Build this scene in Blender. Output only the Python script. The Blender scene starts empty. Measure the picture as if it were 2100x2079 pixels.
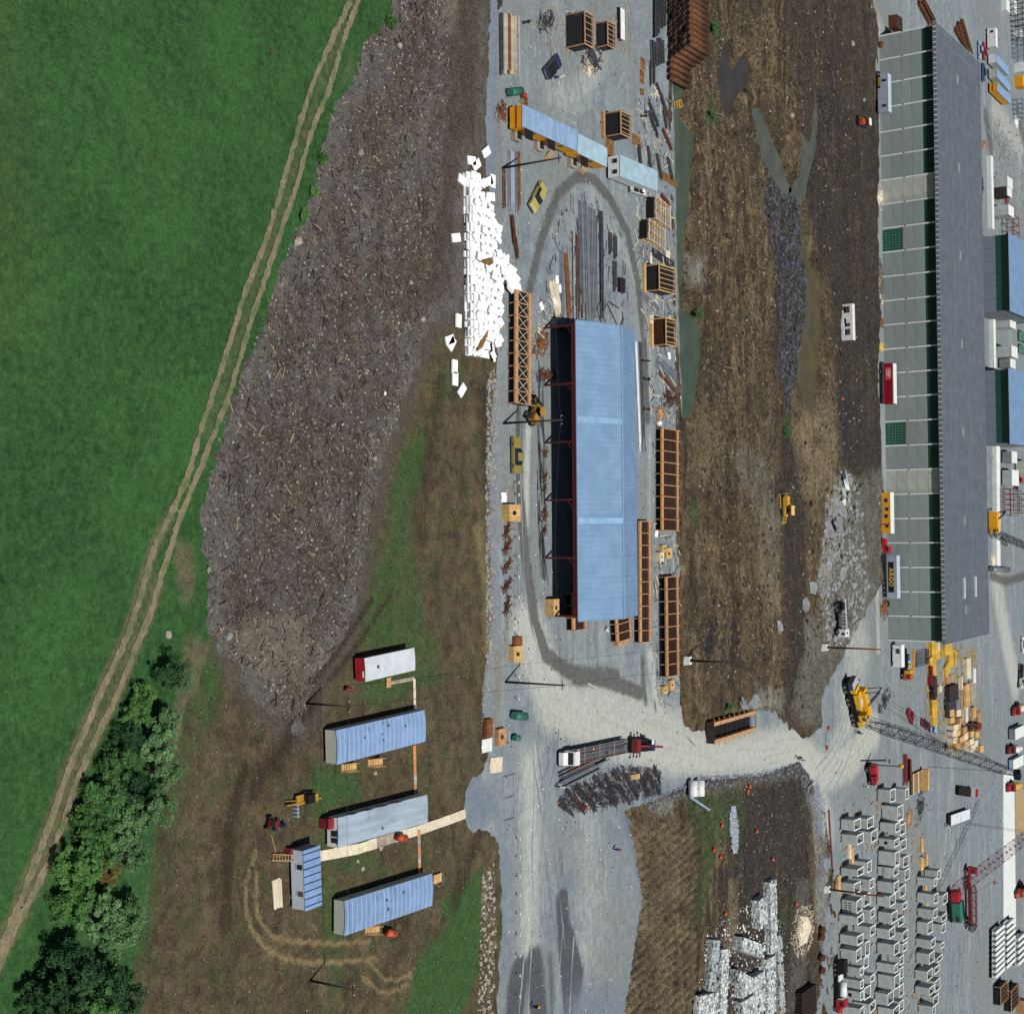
import bpy, math, random
import numpy as np
from mathutils import Vector, Matrix
sc = bpy.context.scene
# ------------------------------------------------------------------ camera
FPX, DEP, ROLL, SCL = 2950.0, math.radians(33.5), math.radians(-1.2), 13.8
HCAM = FPX / SCL * math.sin(DEP)
_F = np.array([0, math.cos(DEP), -math.sin(DEP)])
_R0 = np.array([1., 0, 0]); _U0 = np.array([0, math.sin(DEP), math.cos(DEP)])
_R = _R0 * math.cos(ROLL) + _U0 * math.sin(ROLL)
_U = -_R0 * math.sin(ROLL) + _U0 * math.cos(ROLL)
cam_d = bpy.data.cameras.new("camera"); cam = bpy.data.objects.new("camera", cam_d)
sc.collection.objects.link(cam); sc.camera = cam
cam_d.sensor_fit = 'HORIZONTAL'; cam_d.sensor_width = 36.0; cam_d.lens = FPX / 2100 * 36.0
cam_d.clip_start = 1.0; cam_d.clip_end = 6000
# the photograph hangs on its side: the camera is rolled a quarter turn, world up points right in the frame
cam.matrix_world = Matrix(((_U[0], -_R[0], -_F[0], 0), (_U[1], -_R[1], -_F[1], 0), (_U[2], -_R[2], -_F[2], HCAM), (0, 0, 0, 1)))
# ------------------------------------------------------------------ sky and sun
SUN_EL, SH_AZ = math.radians(65.5), math.radians(29)      # shadows fall away from the camera and to its left
sun_dir = Vector((math.sin(SH_AZ) * math.cos(SUN_EL), -math.cos(SH_AZ) * math.cos(SUN_EL), math.sin(SUN_EL)))
w = bpy.data.worlds.new("World"); sc.world = w; w.use_nodes = True
nt = w.node_tree; nt.nodes.clear()
sky = nt.nodes.new("ShaderNodeTexSky"); sky.sky_type = 'NISHITA'; sky.sun_disc = False
sky.sun_elevation = SUN_EL; sky.sun_rotation = math.atan2(sun_dir.x, sun_dir.y); sky.altitude = 50
bg = nt.nodes.new("ShaderNodeBackground"); bg.inputs[1].default_value = 0.05
wo = nt.nodes.new("ShaderNodeOutputWorld")
nt.links.new(sky.outputs[0], bg.inputs[0]); nt.links.new(bg.outputs[0], wo.inputs[0])
sd_ = bpy.data.lights.new("sun", 'SUN'); sd_.energy = 4.7; sd_.angle = math.radians(0.5); sd_.color = (1.0, 0.96, 0.9)
so_ = bpy.data.objects.new("sun", sd_); sc.collection.objects.link(so_)
so_.rotation_euler = sun_dir.to_track_quat('Z', 'Y').to_euler()
sc.view_settings.view_transform = 'Standard'; sc.view_settings.look = 'None'
sc.view_settings.exposure = 0.0; sc.view_settings.gamma = 1.0; sc.view_settings.use_curve_mapping = False

random.seed(7); rng = np.random.default_rng(7)
COL = sc.collection
PI = math.pi
def G(px, py, z=0.0):
    """world point at height z under a place in the photograph (2100 x 2079 pixels)"""
    D = _F * FPX + _R * (py - 1039.5) + _U * (px - 1050)
    t = (z - HCAM) / D[2]
    return Vector((D[0] * t, D[1] * t, z))
def Gn(pts, z=0.0):
    return np.array([G(a, b, z)[:2] for a, b in pts])
YAW = math.radians(-1.0)
def head(a, b, z=0):
    d = G(b[0], b[1], z) - G(a[0], a[1], z); return math.atan2(d.y, d.x)
def hgt(base, topx):
    B = G(*base); lo, hi = 0.0, 60.0
    for _ in range(40):
        m = (lo + hi) / 2; q = np.array([B.x, B.y, m - HCAM]); x = 1050 + FPX * (q @ _U) / (q @ _F)
        if x < topx: lo = m
        else: hi = m
    return lo
# ------------------------------------------------------------------ materials
def s2l(c): c /= 255.0; return c / 12.92 if c <= 0.04045 else ((c + 0.055) / 1.055) ** 2.4
def C(r, g, b, k=0.8): return (s2l(r) * k, s2l(g) * k, s2l(b) * k, 1)
class NG:
    def __init__(s, name):
        s.m = bpy.data.materials.new(name); s.m.use_nodes = True; s.t = s.m.node_tree; s.t.nodes.clear()
        s.out = s.n("ShaderNodeOutputMaterial"); s.b = s.n("ShaderNodeBsdfPrincipled"); s.l(s.b.outputs[0], s.out.inputs[0])
        s.pos = None
    def n(s, ty, **kw):
        x = s.t.nodes.new(ty)
        for k, v in kw.items(): setattr(x, k, v)
        return x
    def l(s, a, b): s.t.links.new(a, b)
    def P(s, obj=False):
        if s.pos is None:
            if obj: s.pos = s.n("ShaderNodeTexCoord").outputs['Object']
            else: s.pos = s.n("ShaderNodeNewGeometry").outputs['Position']
        return s.pos
    def noise(s, scale, detail=4, rough=0.6, stretch=None, dist=0):
        p = s.P()
        if stretch:
            mp = s.n("ShaderNodeMapping"); s.l(p, mp.inputs[0]); mp.inputs['Scale'].default_value = stretch[:3]
            if len(stretch) > 3: mp.inputs['Rotation'].default_value = (0, 0, stretch[3])
            p = mp.outputs[0]
        x = s.n("ShaderNodeTexNoise"); s.l(p, x.inputs['Vector']); x.inputs['Scale'].default_value = scale
        x.inputs['Detail'].default_value = detail; x.inputs['Roughness'].default_value = rough; x.inputs['Distortion'].default_value = dist
        return x.outputs[0]
    def rng(s, v, a, b, c=0.0, d=1.0, smooth=True):
        x = s.n("ShaderNodeMapRange"); x.interpolation_type = 'SMOOTHSTEP' if smooth else 'LINEAR'
        s.l(v, x.inputs[0])
        for i, q in enumerate((a, b, c, d)): x.inputs[1 + i].default_value = q
        return x.outputs[0]
    def mix(s, f, a, b):
        x = s.n("ShaderNodeMix", data_type='RGBA')
        if isinstance(f, float): x.inputs[0].default_value = f
        else: s.l(f, x.inputs[0])
        for i, q in ((6, a), (7, b)):
            if isinstance(q, tuple): x.inputs[i].default_value = q
            else: s.l(q, x.inputs[i])
        return x.outputs[2]
    def math(s, op, a, b):
        x = s.n("ShaderNodeMath", operation=op)
        for i, q in ((0, a), (1, b)):
            if isinstance(q, (int, float)): x.inputs[i].default_value = q
            else: s.l(q, x.inputs[i])
        return x.outputs[0]
    def attr(s, name): x = s.n("ShaderNodeAttribute"); x.attribute_name = name; return x.outputs['Fac']
    def bump(s, h, strength, dist=0.1):
        x = s.n("ShaderNodeBump"); x.inputs['Strength'].default_value = strength; x.inputs['Distance'].default_value = dist
        s.l(h, x.inputs['Height']); s.l(x.outputs[0], s.b.inputs['Normal'])
    def fin(s, col, rough=0.9, spec=0.2, metal=0.0):
        if isinstance(col, tuple): s.b.inputs['Base Color'].default_value = col
        else: s.l(col, s.b.inputs['Base Color'])
        s.b.inputs['Roughness'].default_value = rough; s.b.inputs['Specular IOR Level'].default_value = spec; s.b.inputs['Metallic'].default_value = metal
        return s.m
def gmat(name, c1, c2, scale, patches=(), attrs=(), speck=(), bump=(3.0, .6, .15), rough=.95, stretch=None, grain=(3.6,.3), gain=1.0, post=()):
    """a ground surface: two-tone noise, broad patches, stains that follow mesh attributes, fine speckle, relief"""
    g = NG(name)
    n1 = g.noise(scale, 8, .68, stretch)
    col = g.mix(g.rng(n1, .3, .7), c1, c2)
    for (sc_, lo, hi, c, amt, *st) in patches:
        col = g.mix(g.rng(g.noise(sc_, 5, .65, st[0] if st else None), lo, hi, 0, amt), col, c)
    if attrs:
        nz = g.noise(.9, 6, .7)
    for (a, c, *st) in attrs:
        q = st[1] if len(st) > 1 else .9
        k = g.noise(1.4, 6, .7, st[0]) if st and st[0] else nz
        v = g.math('ADD', g.attr(a), g.math('MULTIPLY', g.math('SUBTRACT', k, .5), 1.1))
        col = g.mix(g.rng(v, .1, .95, 0, q), col, c)
    for (sc_, lo, hi, c, amt, *st) in post:
        col = g.mix(g.rng(g.noise(sc_, 5, .7, st[0] if st else None), lo, hi, 0, amt), col, c)
    for (sc_, lo, hi, c, amt) in speck:
        col = g.mix(g.rng(g.noise(sc_, 2, .5), lo, hi, 0, amt), col, c)
    if grain:
        hs = g.n("ShaderNodeHueSaturation"); g.l(col, hs.inputs['Color'])
        v = g.math('ADD', g.rng(g.noise(grain[0], 3, .75), .25, .75, 1-grain[1], 1+grain[1], False), g.rng(g.noise(grain[0]*.22, 4, .7), .3, .7, -grain[1]*.5, grain[1]*.5, False))
        v = g.math('MULTIPLY', v, gain); g.l(v, hs.inputs['Value']); col = hs.outputs[0]
    g.bump(g.noise(bump[0], 6, .7), bump[1], bump[2])
    return g.fin(col, rough, .15)
_M = {}
def mat(name, c, rough=.7, var=.18, scale=1.5, metal=0.0, spec=.3, c2=None, grime=None, stretch=None, bump=0.0):
    """painted, weathered or raw material on an object, in the object's own space"""
    if name in _M: return _M[name]
    g = NG(name); g.P(True)
    n = g.noise(scale, 6, .65, stretch)
    oi = g.n("ShaderNodeObjectInfo")
    d = tuple(v * (1 - var * 1.6) for v in c[:3]) + (1,) if c2 is None else c2
    u = tuple(min(1, v * (1 + var)) for v in c[:3]) + (1,)
    col = g.mix(g.rng(n, .25, .75), d, u if c2 is None else c)
    hs = g.n("ShaderNodeHueSaturation"); g.l(col, hs.inputs['Color']); g.l(g.rng(oi.outputs['Random'], 0, 1, 1 - var * .5, 1 + var * .5, False), hs.inputs['Value'])
    col = hs.outputs[0]
    if grime: col = g.mix(g.rng(g.noise(scale * .6, 6, .7), .52, .72, 0, grime[1]), col, grime[0])
    if bump: g.bump(g.noise(scale * 6, 4, .6), bump, .03)
    _M[name] = g.fin(col, rough, spec, metal); return _M[name]
# ------------------------------------------------------------------ numpy noise and distance helpers
_NT = {}
def vnoise(X, Y, seed=0):
    if seed not in _NT: _NT[seed] = np.random.default_rng(seed).random((256, 256))
    T = _NT[seed]
    xi = np.floor(X).astype(int); yi = np.floor(Y).astype(int); fx = X - xi; fy = Y - yi
    fx = fx * fx * (3 - 2 * fx); fy = fy * fy * (3 - 2 * fy)
    a = T[xi & 255, yi & 255]; b = T[(xi + 1) & 255, yi & 255]; c = T[xi & 255, (yi + 1) & 255]; d = T[(xi + 1) & 255, (yi + 1) & 255]
    return (a * (1 - fx) + b * fx) * (1 - fy) + (c * (1 - fx) + d * fx) * fy
def fbm(X, Y, scale, octv=4, seed=0):
    s = 0; a = .5; t = 0
    for i in range(octv): s = s + a * vnoise(X * scale + 37.7 * i, Y * scale - 11.3 * i, seed + i); t += a; a *= .5; scale *= 2.03
    return s / t
def segdist(X, Y, P, closed=False):
    d = np.full(X.shape, 1e9); n = len(P)
    for i in range(n if closed else n - 1):
        ax, ay = P[i]; bx, by = P[(i + 1) % n]; dx, dy = bx - ax, by - ay; L = dx * dx + dy * dy + 1e-9
        t = np.clip(((X - ax) * dx + (Y - ay) * dy) / L, 0, 1)
        d = np.minimum(d, (X - ax - t * dx) ** 2 + (Y - ay - t * dy) ** 2)
    return np.sqrt(d)
def inside(X, Y, P):
    r = np.zeros(X.shape, bool); n = len(P); j = n - 1
    for i in range(n):
        xi, yi = P[i]; xj, yj = P[j]
        c = ((yi > Y) != (yj > Y)) & (X < (xj - xi) * (Y - yi) / (yj - yi + 1e-12) + xi)
        r ^= c; j = i
    return r
def sdf(X, Y, P):
    d = segdist(X, Y, P, True); return np.where(inside(X, Y, P), d, -d)
def sm(x): x = np.clip(x, 0, 1); return x * x * (3 - 2 * x)
def stroke(X, Y, strokes):
    """soft stain: list of (pixel points, half width in m, softness, strength)"""
    o = np.zeros(X.shape)
    for pts, hw, soft, st in strokes:
        o = np.maximum(o, st * sm((hw + soft - segdist(X, Y, Gn(pts))) / (2 * soft)))
    return o
def blobs(X, Y, polys, soft=1.5):
    o = np.zeros(X.shape)
    for p, st in polys: o = np.maximum(o, st * sm(sdf(X, Y, Gn(p)) / (2 * soft) + .5))
    return o
def link(o, parent=None):
    COL.objects.link(o)
    if parent is not None: o.parent = parent
    return o
def zone(name, fields, bbox, step, z, mat_, relief=None, attrs=None, kind='structure', ea=.6, es=.5, seed=1):
    """a ground sheet cut along an irregular contour (marching squares on a signed distance field)"""
    x0, x1, y0, y1 = bbox
    xs = np.arange(x0, x1 + step, step); ys = np.arange(y0, y1 + step, step)
    X, Y = np.meshgrid(xs, ys, indexing='ij')
    f = fields(X, Y) + (fbm(X, Y, es, 4, seed) - .5) * 2 * ea
    f = np.where(np.abs(f) < 1e-4, 1e-4, f)
    Z = np.full(X.shape, z) + (relief(X, Y, f) if relief else 0)
    A = {k: fn(X, Y) for k, fn in (attrs or {}).items()}
    nx, ny = X.shape
    ins = f > 0
    cnt = ins[:-1, :-1].astype(int) + ins[1:, :-1] + ins[1:, 1:] + ins[:-1, 1:]
    used = np.zeros(X.shape, bool)
    for a in (0, 1):
        for b in (0, 1): used[a:nx - 1 + a, b:ny - 1 + b] |= cnt > 0
    used &= ins
    idx = -np.ones(X.shape, int); idx[used] = np.arange(used.sum())
    V = [np.stack([X[used], Y[used], Z[used]], 1)]; AV = {k: [a[used]] for k, a in A.items()}
    full = np.argwhere(cnt == 4)
    faces = np.stack([idx[full[:, 0], full[:, 1]], idx[full[:, 0] + 1, full[:, 1]], idx[full[:, 0] + 1, full[:, 1] + 1], idx[full[:, 0], full[:, 1] + 1]], 1).tolist()
    nv = int(used.sum()); ev = {}; extra = []; ea_ = {k: [] for k in A}
    def edge(p, q):
        nonlocal nv
        key = (p, q) if p < q else (q, p)
        if key in ev: return ev[key]
        t = f[p] / (f[p] - f[q]); extra.append((X[p] + (X[q] - X[p]) * t, Y[p] + (Y[q] - Y[p]) * t, Z[p] + (Z[q] - Z[p]) * t))
        for k, a in A.items(): ea_[k].append(a[p] + (a[q] - a[p]) * t)
        ev[key] = nv; nv += 1; return nv - 1
    for i, j in np.argwhere((cnt > 0) & (cnt < 4)).tolist():
        c = [(i, j), (i + 1, j), (i + 1, j + 1), (i, j + 1)]; poly = []
        for k in range(4):
            p, q = c[k], c[(k + 1) % 4]
            if ins[p]: poly.append(int(idx[p]))
            if ins[p] != ins[q]: poly.append(edge(p, q))
        if len(poly) >= 3: faces.append(poly)
    V = np.concatenate(V + ([np.array(extra)] if extra else []))
    me = bpy.data.meshes.new(name); me.from_pydata(V.tolist(), [], faces); me.update()
    for k in A:
        a = me.attributes.new(k, 'FLOAT', 'POINT'); a.data.foreach_set('value', np.concatenate([AV[k][0], np.array(ea_[k])]).astype(np.float32))
    me.polygons.foreach_set('use_smooth', [True] * len(me.polygons))
    me.materials.append(mat_)
    o = link(bpy.data.objects.new(name, me)); o['kind'] = kind
    return o
def poly_field(P): P = Gn(P); return lambda X, Y: sdf(X, Y, P)
def bb(P, m=2.0):
    P = Gn(P); return (P[:, 0].min() - m, P[:, 0].max() + m, P[:, 1].min() - m, P[:, 1].max() + m)
# ------------------------------------------------------------------ outlines (photograph pixels on the ground)
GRASS_EDGE = [(815,-60),(812,0),(803,50),(780,65),(745,92),(742,145),(728,180),(700,215),(690,240),(675,270),(660,305),(655,345),(658,372),(650,395),(640,415),(625,450),(607,495),(590,520),(580,560),(575,590),(555,625),(535,690),(517,735),(490,800),(470,850),(455,900),(435,970),(425,1030),(415,1070),(420,1110),(437,1180),(432,1250),(440,1310),(420,1345),(400,1420),(375,1500),(350,1600),(325,1700),(310,1780),(290,1900),(270,2000),(250,2150)]
GRASS = [(-260,-120)] + [(830,-120)] + GRASS_EDGE + [(-260,2200)]
DEBRIS = [(800,-120),(800,0),(795,50),(735,92),(735,145),(690,215),(650,305),(645,372),(630,415),(597,495),(570,560),(565,590),(525,690),(480,800),(445,900),(415,1030),(405,1070),(425,1180),(425,1290),(445,1320),(470,1350),(500,1385),(520,1420),(560,1470),(610,1500),(640,1470),(650,1400),(690,1330),(725,1270),(735,1200),(745,1130),(762,1050),(775,980),(800,900),(840,790),(862,720),(885,660),(950,630),(955,340),(985,320),(996,300),(1000,0),(1003,-120)]
YARD = [(1003,-130),(1003,0),(992,250),(992,330),(1012,480),(1018,600),(1018,700),(1012,780),(1003,850),(1001,950),(1000,1100),(1003,1250),(998,1330),(985,1450),(1000,1520),(992,1575),(965,1590),(952,1620),(948,1690),(965,1712),(1000,1708),(1021,1740),(1024,1900),(1018,2000),(1012,2200),(1255,2200),(1288,2079),(1306,2000),(1318,1950),(1334,1880),(1330,1800),(1314,1745),(1292,1690),(1282,1660),(1330,1648),(1390,1622),(1440,1600),(1560,1592),(1640,1562),(1662,1600),(1672,1700),(1688,1800),(1690,1900),(1668,2079),(1665,2200),(2300,2200),(2300,-200),(1700,-200),(1690,0),(1740,30),(1775,80),(1776,200),(1776,500),(1780,900),(1778,1150),(1758,1230),(1695,1322),(1672,1400),(1672,1480),(1640,1500),(1590,1440),(1545,1452),(1500,1480),(1430,1500),(1404,1480),(1402,1440),(1412,1370),(1404,1300),(1395,1240),(1402,1150),(1402,1000),(1398,800),(1391,640),(1386,420),(1383,300),(1380,170),(1384,140),(1412,110),(1412,-130)]
MUD = [(1360,-160),(1760,-160),(1805,60),(1805,600),(1815,1200),(1740,1340),(1690,1440),(1690,1510),(1640,1530),(1560,1470),(1420,1515),(1385,1490),(1375,1300),(1370,700),(1360,300)]
MUDLOW = [(1265,1650),(1350,1625),(1450,1590),(1560,1580),(1640,1550),(1690,1620),(1720,1800),(1720,1950),(1700,2250),(1220,2250),(1270,2079),(1290,1950),(1305,1850),(1295,1760)]
WATER = {
 'pool': [[(1383,125),(1398,112),(1402,150),(1394,190),(1392,250),(1405,265),(1418,280),(1418,310),(1412,340),(1412,370),(1408,400),(1410,430),(1400,470),(1396,510),(1398,560),(1392,600),(1395,640),(1420,655),(1432,680),(1432,740),(1424,800),(1418,840),(1402,850),(1398,800),(1390,640),(1386,420),(1380,300)]],
 'grey': [[(1478,105),(1492,100),(1496,140),(1505,155),(1515,130),(1532,120),(1535,160),(1520,180),(1505,200),(1500,222),(1485,225),(1478,200),(1472,150)]],
 'channel': [[(1540,232),(1555,228),(1570,260),(1585,300),(1600,330),(1612,370),(1620,385),(1612,400),(1590,380),(1575,345),(1562,325),(1556,300),(1550,270)], [(1672,190),(1676,240),(1672,300),(1660,350),(1650,400),(1640,420),(1622,400),(1628,380),(1638,360),(1642,300),(1638,270),(1650,290),(1660,300),(1664,260)]],
 'ditch': [[(1640,440),(1648,470),(1655,530),(1668,560),(1682,580),(1680,650),(1680,690),(1676,740),(1670,800),(1672,830),(1655,838),(1640,800),(1634,760),(1640,720),(1650,660),(1652,600),(1645,540),(1640,490)]]}
WP = [p for v in WATER.values() for p in v]
def wfield(X, Y):
    o = np.full(X.shape, -1e9)
    for p in WP: o = np.maximum(o, sdf(X, Y, Gn(p)))
    return o
# ------------------------------------------------------------------ ground materials
M_grass = gmat('field_grass', C(38,72,38), C(60,98,52), 1.1,
    patches=((.06,.42,.64,C(66,108,58),.5),(.04,.5,.68,C(46,84,50),.3),(1.2,.58,.72,C(84,106,60),.35),(2.6,.54,.7,C(32,62,36),.6)),
    attrs=(('bare',C(112,100,80)),('olive',C(84,100,58),None,.35)), bump=(3.0,.7,.2), grain=(3.2,.42), gain=.93)
M_track = gmat('bare_track', C(112,104,82), C(136,126,101), 1.2, patches=((.8,.5,.7,C(104,98,74),.6),(.6,.46,.62,C(76,98,58),.75)), speck=((5,.62,.74,C(166,156,136),.4),), gain=1.1)
M_debris = gmat('debris_soil', C(67,61,57), C(99,95,91), .5,
    patches=((.08,.42,.6,C(104,104,106),.7),(.16,.44,.6,C(80,67,56),.8),(1.7,.52,.68,C(46,42,40),.75),(.35,.5,.66,C(70,60,52),.6,(.2,1,1))),
    attrs=(('tyre',C(74,64,54),(.1,1,1),.9),('pale',C(116,110,98),None,.75),('edge',C(110,109,106),None,.6)),
    speck=((3.4,.58,.7,C(130,124,114),.6),(5.5,.6,.72,C(160,152,140),.5),(2.8,.6,.7,C(38,34,32),.75)), bump=(3,1.0,.4), grain=(3.2,.5), gain=1.12)
M_dirt = gmat('brown_dirt', C(74,64,49), C(108,95,73), .45,
    patches=((.11,.42,.62,C(116,103,76),.6),(.4,.48,.66,C(66,56,46),.75),(.28,.46,.62,C(74,86,52),.6),(.3,.5,.7,C(62,54,45),.4,(.3,1,1)),(.5,.55,.7,C(122,108,82),.3,(.5,1,1))),
    attrs=(('deb',C(92,86,81),None,.9),('green',C(60,98,50),None,.92),('ruts',C(58,49,40),(.15,1,1),.9),('sand',C(142,126,90),None,.9)),
    speck=((4.5,.6,.72,C(142,132,116),.55),(2.6,.56,.7,C(54,48,39),.6)), bump=(2.6,1.0,.35), grain=(3.2,.42), gain=.95)
M_yard = gmat('crushed_stone', C(102,112,118), C(124,133,139), .3,
    patches=((.07,.42,.62,C(122,130,132),.7),(.9,.48,.68,C(96,104,107),.5),(.22,.5,.68,C(142,148,147),.6,(.12,1,1)),(.3,.52,.7,C(100,107,108),.55,(.1,1,1)),(.035,.46,.62,C(112,118,116),.7)),
    attrs=(('dust',C(164,167,159),(.3,1,1),.92),('wet',C(80,81,78),None,.92),('damp',C(70,72,78),(.12,1,1),.95),('coarse',C(104,114,126),None,.85),('soil',C(112,106,92),None,.8)),
    speck=((4.5,.6,.74,C(158,165,166),.42),(3.2,.6,.74,C(80,88,95),.45)), bump=(4,.6,.14), grain=(3.4,.26), gain=1.22)
M_mud = gmat('river_mud', C(70,59,44), C(114,98,73), .32,
    patches=((.09,.42,.6,C(100,84,60),.7),(.7,.46,.64,C(52,45,37),.8),(.4,.48,.64,C(136,120,90),.65),(.3,.46,.62,C(50,44,37),.85,(.16,1,1)),(.5,.52,.68,C(138,126,100),.6,(.1,1,1)),(.05,.5,.64,C(70,62,52),.7)),
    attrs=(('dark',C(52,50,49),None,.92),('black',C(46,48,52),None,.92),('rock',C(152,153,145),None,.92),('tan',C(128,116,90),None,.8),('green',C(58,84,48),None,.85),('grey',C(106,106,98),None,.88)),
    speck=((2.6,.6,.72,C(140,128,106),.42),(4.6,.63,.74,C(164,158,146),.45),(1.7,.56,.68,C(38,33,28),.7)), bump=(1.6,1.0,.8), grain=(2.4,.6), gain=1.2,
    post=((.4,.5,.68,C(96,82,60),.5,(.12,1,1)),(.1,.46,.62,C(66,59,51),.35),(.6,.55,.7,C(36,34,33),.5,(.2,1,1)),(.9,.6,.74,C(120,112,98),.4)))
def wmat(name, c, rough):
    g = NG(name); g.bump(g.noise(3, 3, .5), .03, .05); return g.fin(g.mix(g.rng(g.noise(.25, 3, .5), .35, .65), c, tuple(v * .75 for v in c[:3]) + (1,)), rough, .35)
M_base = gmat('far_ground', C(90,84,74), C(120,112,98), .05)
# ------------------------------------------------------------------ the ground, sheet by sheet
me = bpy.data.meshes.new('ground'); me.from_pydata([(-3000,-1000,-1.2),(3000,-1000,-1.2),(3000,5000,-1.2),(-3000,5000,-1.2)], [], [(0,1,2,3)]); me.materials.append(M_base)
o = link(bpy.data.objects.new('ground', me)); o['kind'] = 'structure'
RUT_L = [(745,-60),(717,0),(640,170),(600,300),(565,420),(540,500),(500,600),(470,700),(440,790),(410,880),(380,980),(345,1060),(315,1120),(285,1220),(255,1310),(215,1395),(170,1500),(130,1600),(95,1700),(60,1790),(20,1890),(-40,2020),(-100,2150)]
RUT_R = [(752,-60),(733,0),(700,90),(670,190),(640,260),(606,380),(575,470),(550,545),(515,650),(494,720),(470,800),(440,880),(405,970),(375,1040),(345,1130),(325,1190),(305,1260),(275,1330),(240,1420),(200,1500),(160,1590),(125,1690),(100,1760),(60,1840),(20,1920),(-30,2030),(-90,2160)]
def deb_h(X, Y, f): return sm(f / 7) * (.05 + .6 * fbm(X, Y, .16, 5, 5) ** 2 + .22 * fbm(X, Y, .7, 3, 8)) + sm(f / 1.5) * .1
zone('dirt_ground', poly_field([(380,-130),(1060,-130),(1060,2220),(120,2220),(300,1300)]), bb([(380,-130),(1060,-130),(1060,2220),(120,2220)]), .6, 0.0, M_dirt,
  relief=lambda X, Y, f: .10 * fbm(X, Y, .5, 4, 3),
  attrs={'deb': lambda X, Y: np.clip(sm(1 + sdf(X, Y, Gn(DEBRIS)) / 5.0) * .8 + (fbm(X, Y, .5, 3, 19) - .5) * .3, 0, 1),
         'green': lambda X, Y: np.clip(blobs(X, Y, [([(830,760),(905,750),(880,850),(830,900),(800,1000),(780,1100),(740,1290),(735,1340),(800,1340),(880,1330),(870,1200),(850,1100),(880,900),(940,780),(910,740)],.62),([(800,1290),(900,1280),(900,1400),(780,1460),(730,1420),(740,1340)],.6),([(640,1560),(730,1570),(750,1640),(680,1660),(650,1700),(630,1640)],.75),([(660,1700),(720,1900),(700,2079),(670,2079),(655,1900)],.6),([(900,1850),(990,1780),(985,1900),(980,2000),(940,2100),(820,2100),(860,1960),(920,1900)],1.0),([(660,1760),(760,1740),(800,1790),(700,1800)],.6),([(400,1330),(470,1380),(440,1500),(400,1540),(380,1420)],.75),([(300,1400),(400,1400),(380,1700),(330,1800),(300,2100),(160,2100),(250,1700)],.5)],2.0) + (fbm(X, Y, .25, 4, 9) - .5) * .5, 0, 1),
         'ruts': lambda X, Y: stroke(X, Y, [([(500,1580),(470,1700),(460,1900)],1.2,1.0,.8),([(640,1440),(560,1560),(520,1620)],1.6,1.4,.8),([(760,1230),(690,1340),(640,1400)],.5,.4,.9),([(800,1220),(720,1340),(670,1400)],.5,.4,.8),([(985,1690),(950,1800),(930,1850)],1.5,1.2,.7),([(990,800),(1000,1000)],1.5,2,.8),([(900,780),(870,1000),(860,1100)],1.8,2.0,.6)]),
         'sand': lambda X, Y: stroke(X, Y, [([(528,1740),(508,1790),(503,1850),(512,1900),(540,1940),(580,1965),(640,1975),(720,1970),(775,1965)],.32,.18,1.0),([(527,1790),(522,1840),(532,1890),(560,1920),(600,1930),(680,1935),(760,1930)],.32,.18,1.0),([(750,1965),(790,2010),(830,2005),(850,1985)],.3,.15,.9),([(740,2000),(780,2035),(820,2030),(845,2005)],.3,.15,.9),([(980,1090),(1000,1200),(1000,1330)],1.5,1.5,.7)])}, ea=.2)
zone('debris_ground', poly_field(DEBRIS), bb(DEBRIS), .5, .02, M_debris,
  relief=lambda X, Y, f: deb_h(X, Y, f),
  attrs={'tyre': lambda X, Y: np.maximum(blobs(X, Y, [([(915,-80),(1005,-80),(1000,330),(958,345),(890,640),(850,760),(832,740),(870,500),(905,330)],.75)], 3), stroke(X, Y, [([(975,-80),(970,120),(960,300),(905,420),(870,640),(850,760)],1.1,.8,.9),([(930,-60),(920,180),(925,320),(890,600)],.6,.5,.8),([(990,-60),(985,300)],1.2,.6,.8),([(945,0),(965,90)],1.5,1,.7)])),
         'pale': lambda X, Y: blobs(X, Y, [([(890,-60),(940,-60),(930,60),(900,70)],1),([(490,1280),(600,1240),(640,1300),(620,1380),(540,1400),(480,1340)],.85),([(560,1400),(660,1300),(720,1260),(650,1420)],.6)],2),
         'edge': lambda X, Y: sm(1 - sdf(X, Y, Gn(DEBRIS)) / 6.0) * .75 + stroke(X, Y, [([(900,150),(820,420)],3,4,.5)])}, ea=2.2, es=.45, seed=4)
zone('grass_field', poly_field(GRASS), bb(GRASS), .6, .05, M_grass,
  relief=lambda X, Y, f: sm(f / 1.5) * (.14 * fbm(X, Y, .45, 4, 2)),
  attrs={'bare': lambda X, Y: np.maximum(blobs(X, Y, [([(350,1100),(395,1120),(400,1200),(385,1250),(360,1200)],.75),([(380,1300),(440,1310),(420,1420),(370,1560),(340,1700),(300,2100),(270,2100),(330,1600)],.7),([(718,110),(725,140),(700,170)],.7)],1.6), .9 * stroke(X, Y, [(RUT_L[-12:],.8,.6,.9),(RUT_R[-12:],.8,.6,.9),([((a[0]+b[0])/2,(a[1]+b[1])/2) for a, b in zip(RUT_L[:11],RUT_R[:11])],.9,.7,.5)])),
         'olive': lambda X, Y: blobs(X, Y, [([(-260,-100),(30,-50),(70,250),(90,500),(60,700),(-200,800)],.7),([(250,200),(330,230),(360,420),(300,450)],.45)],8)}, ea=.7, es=.8, seed=2)
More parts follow.
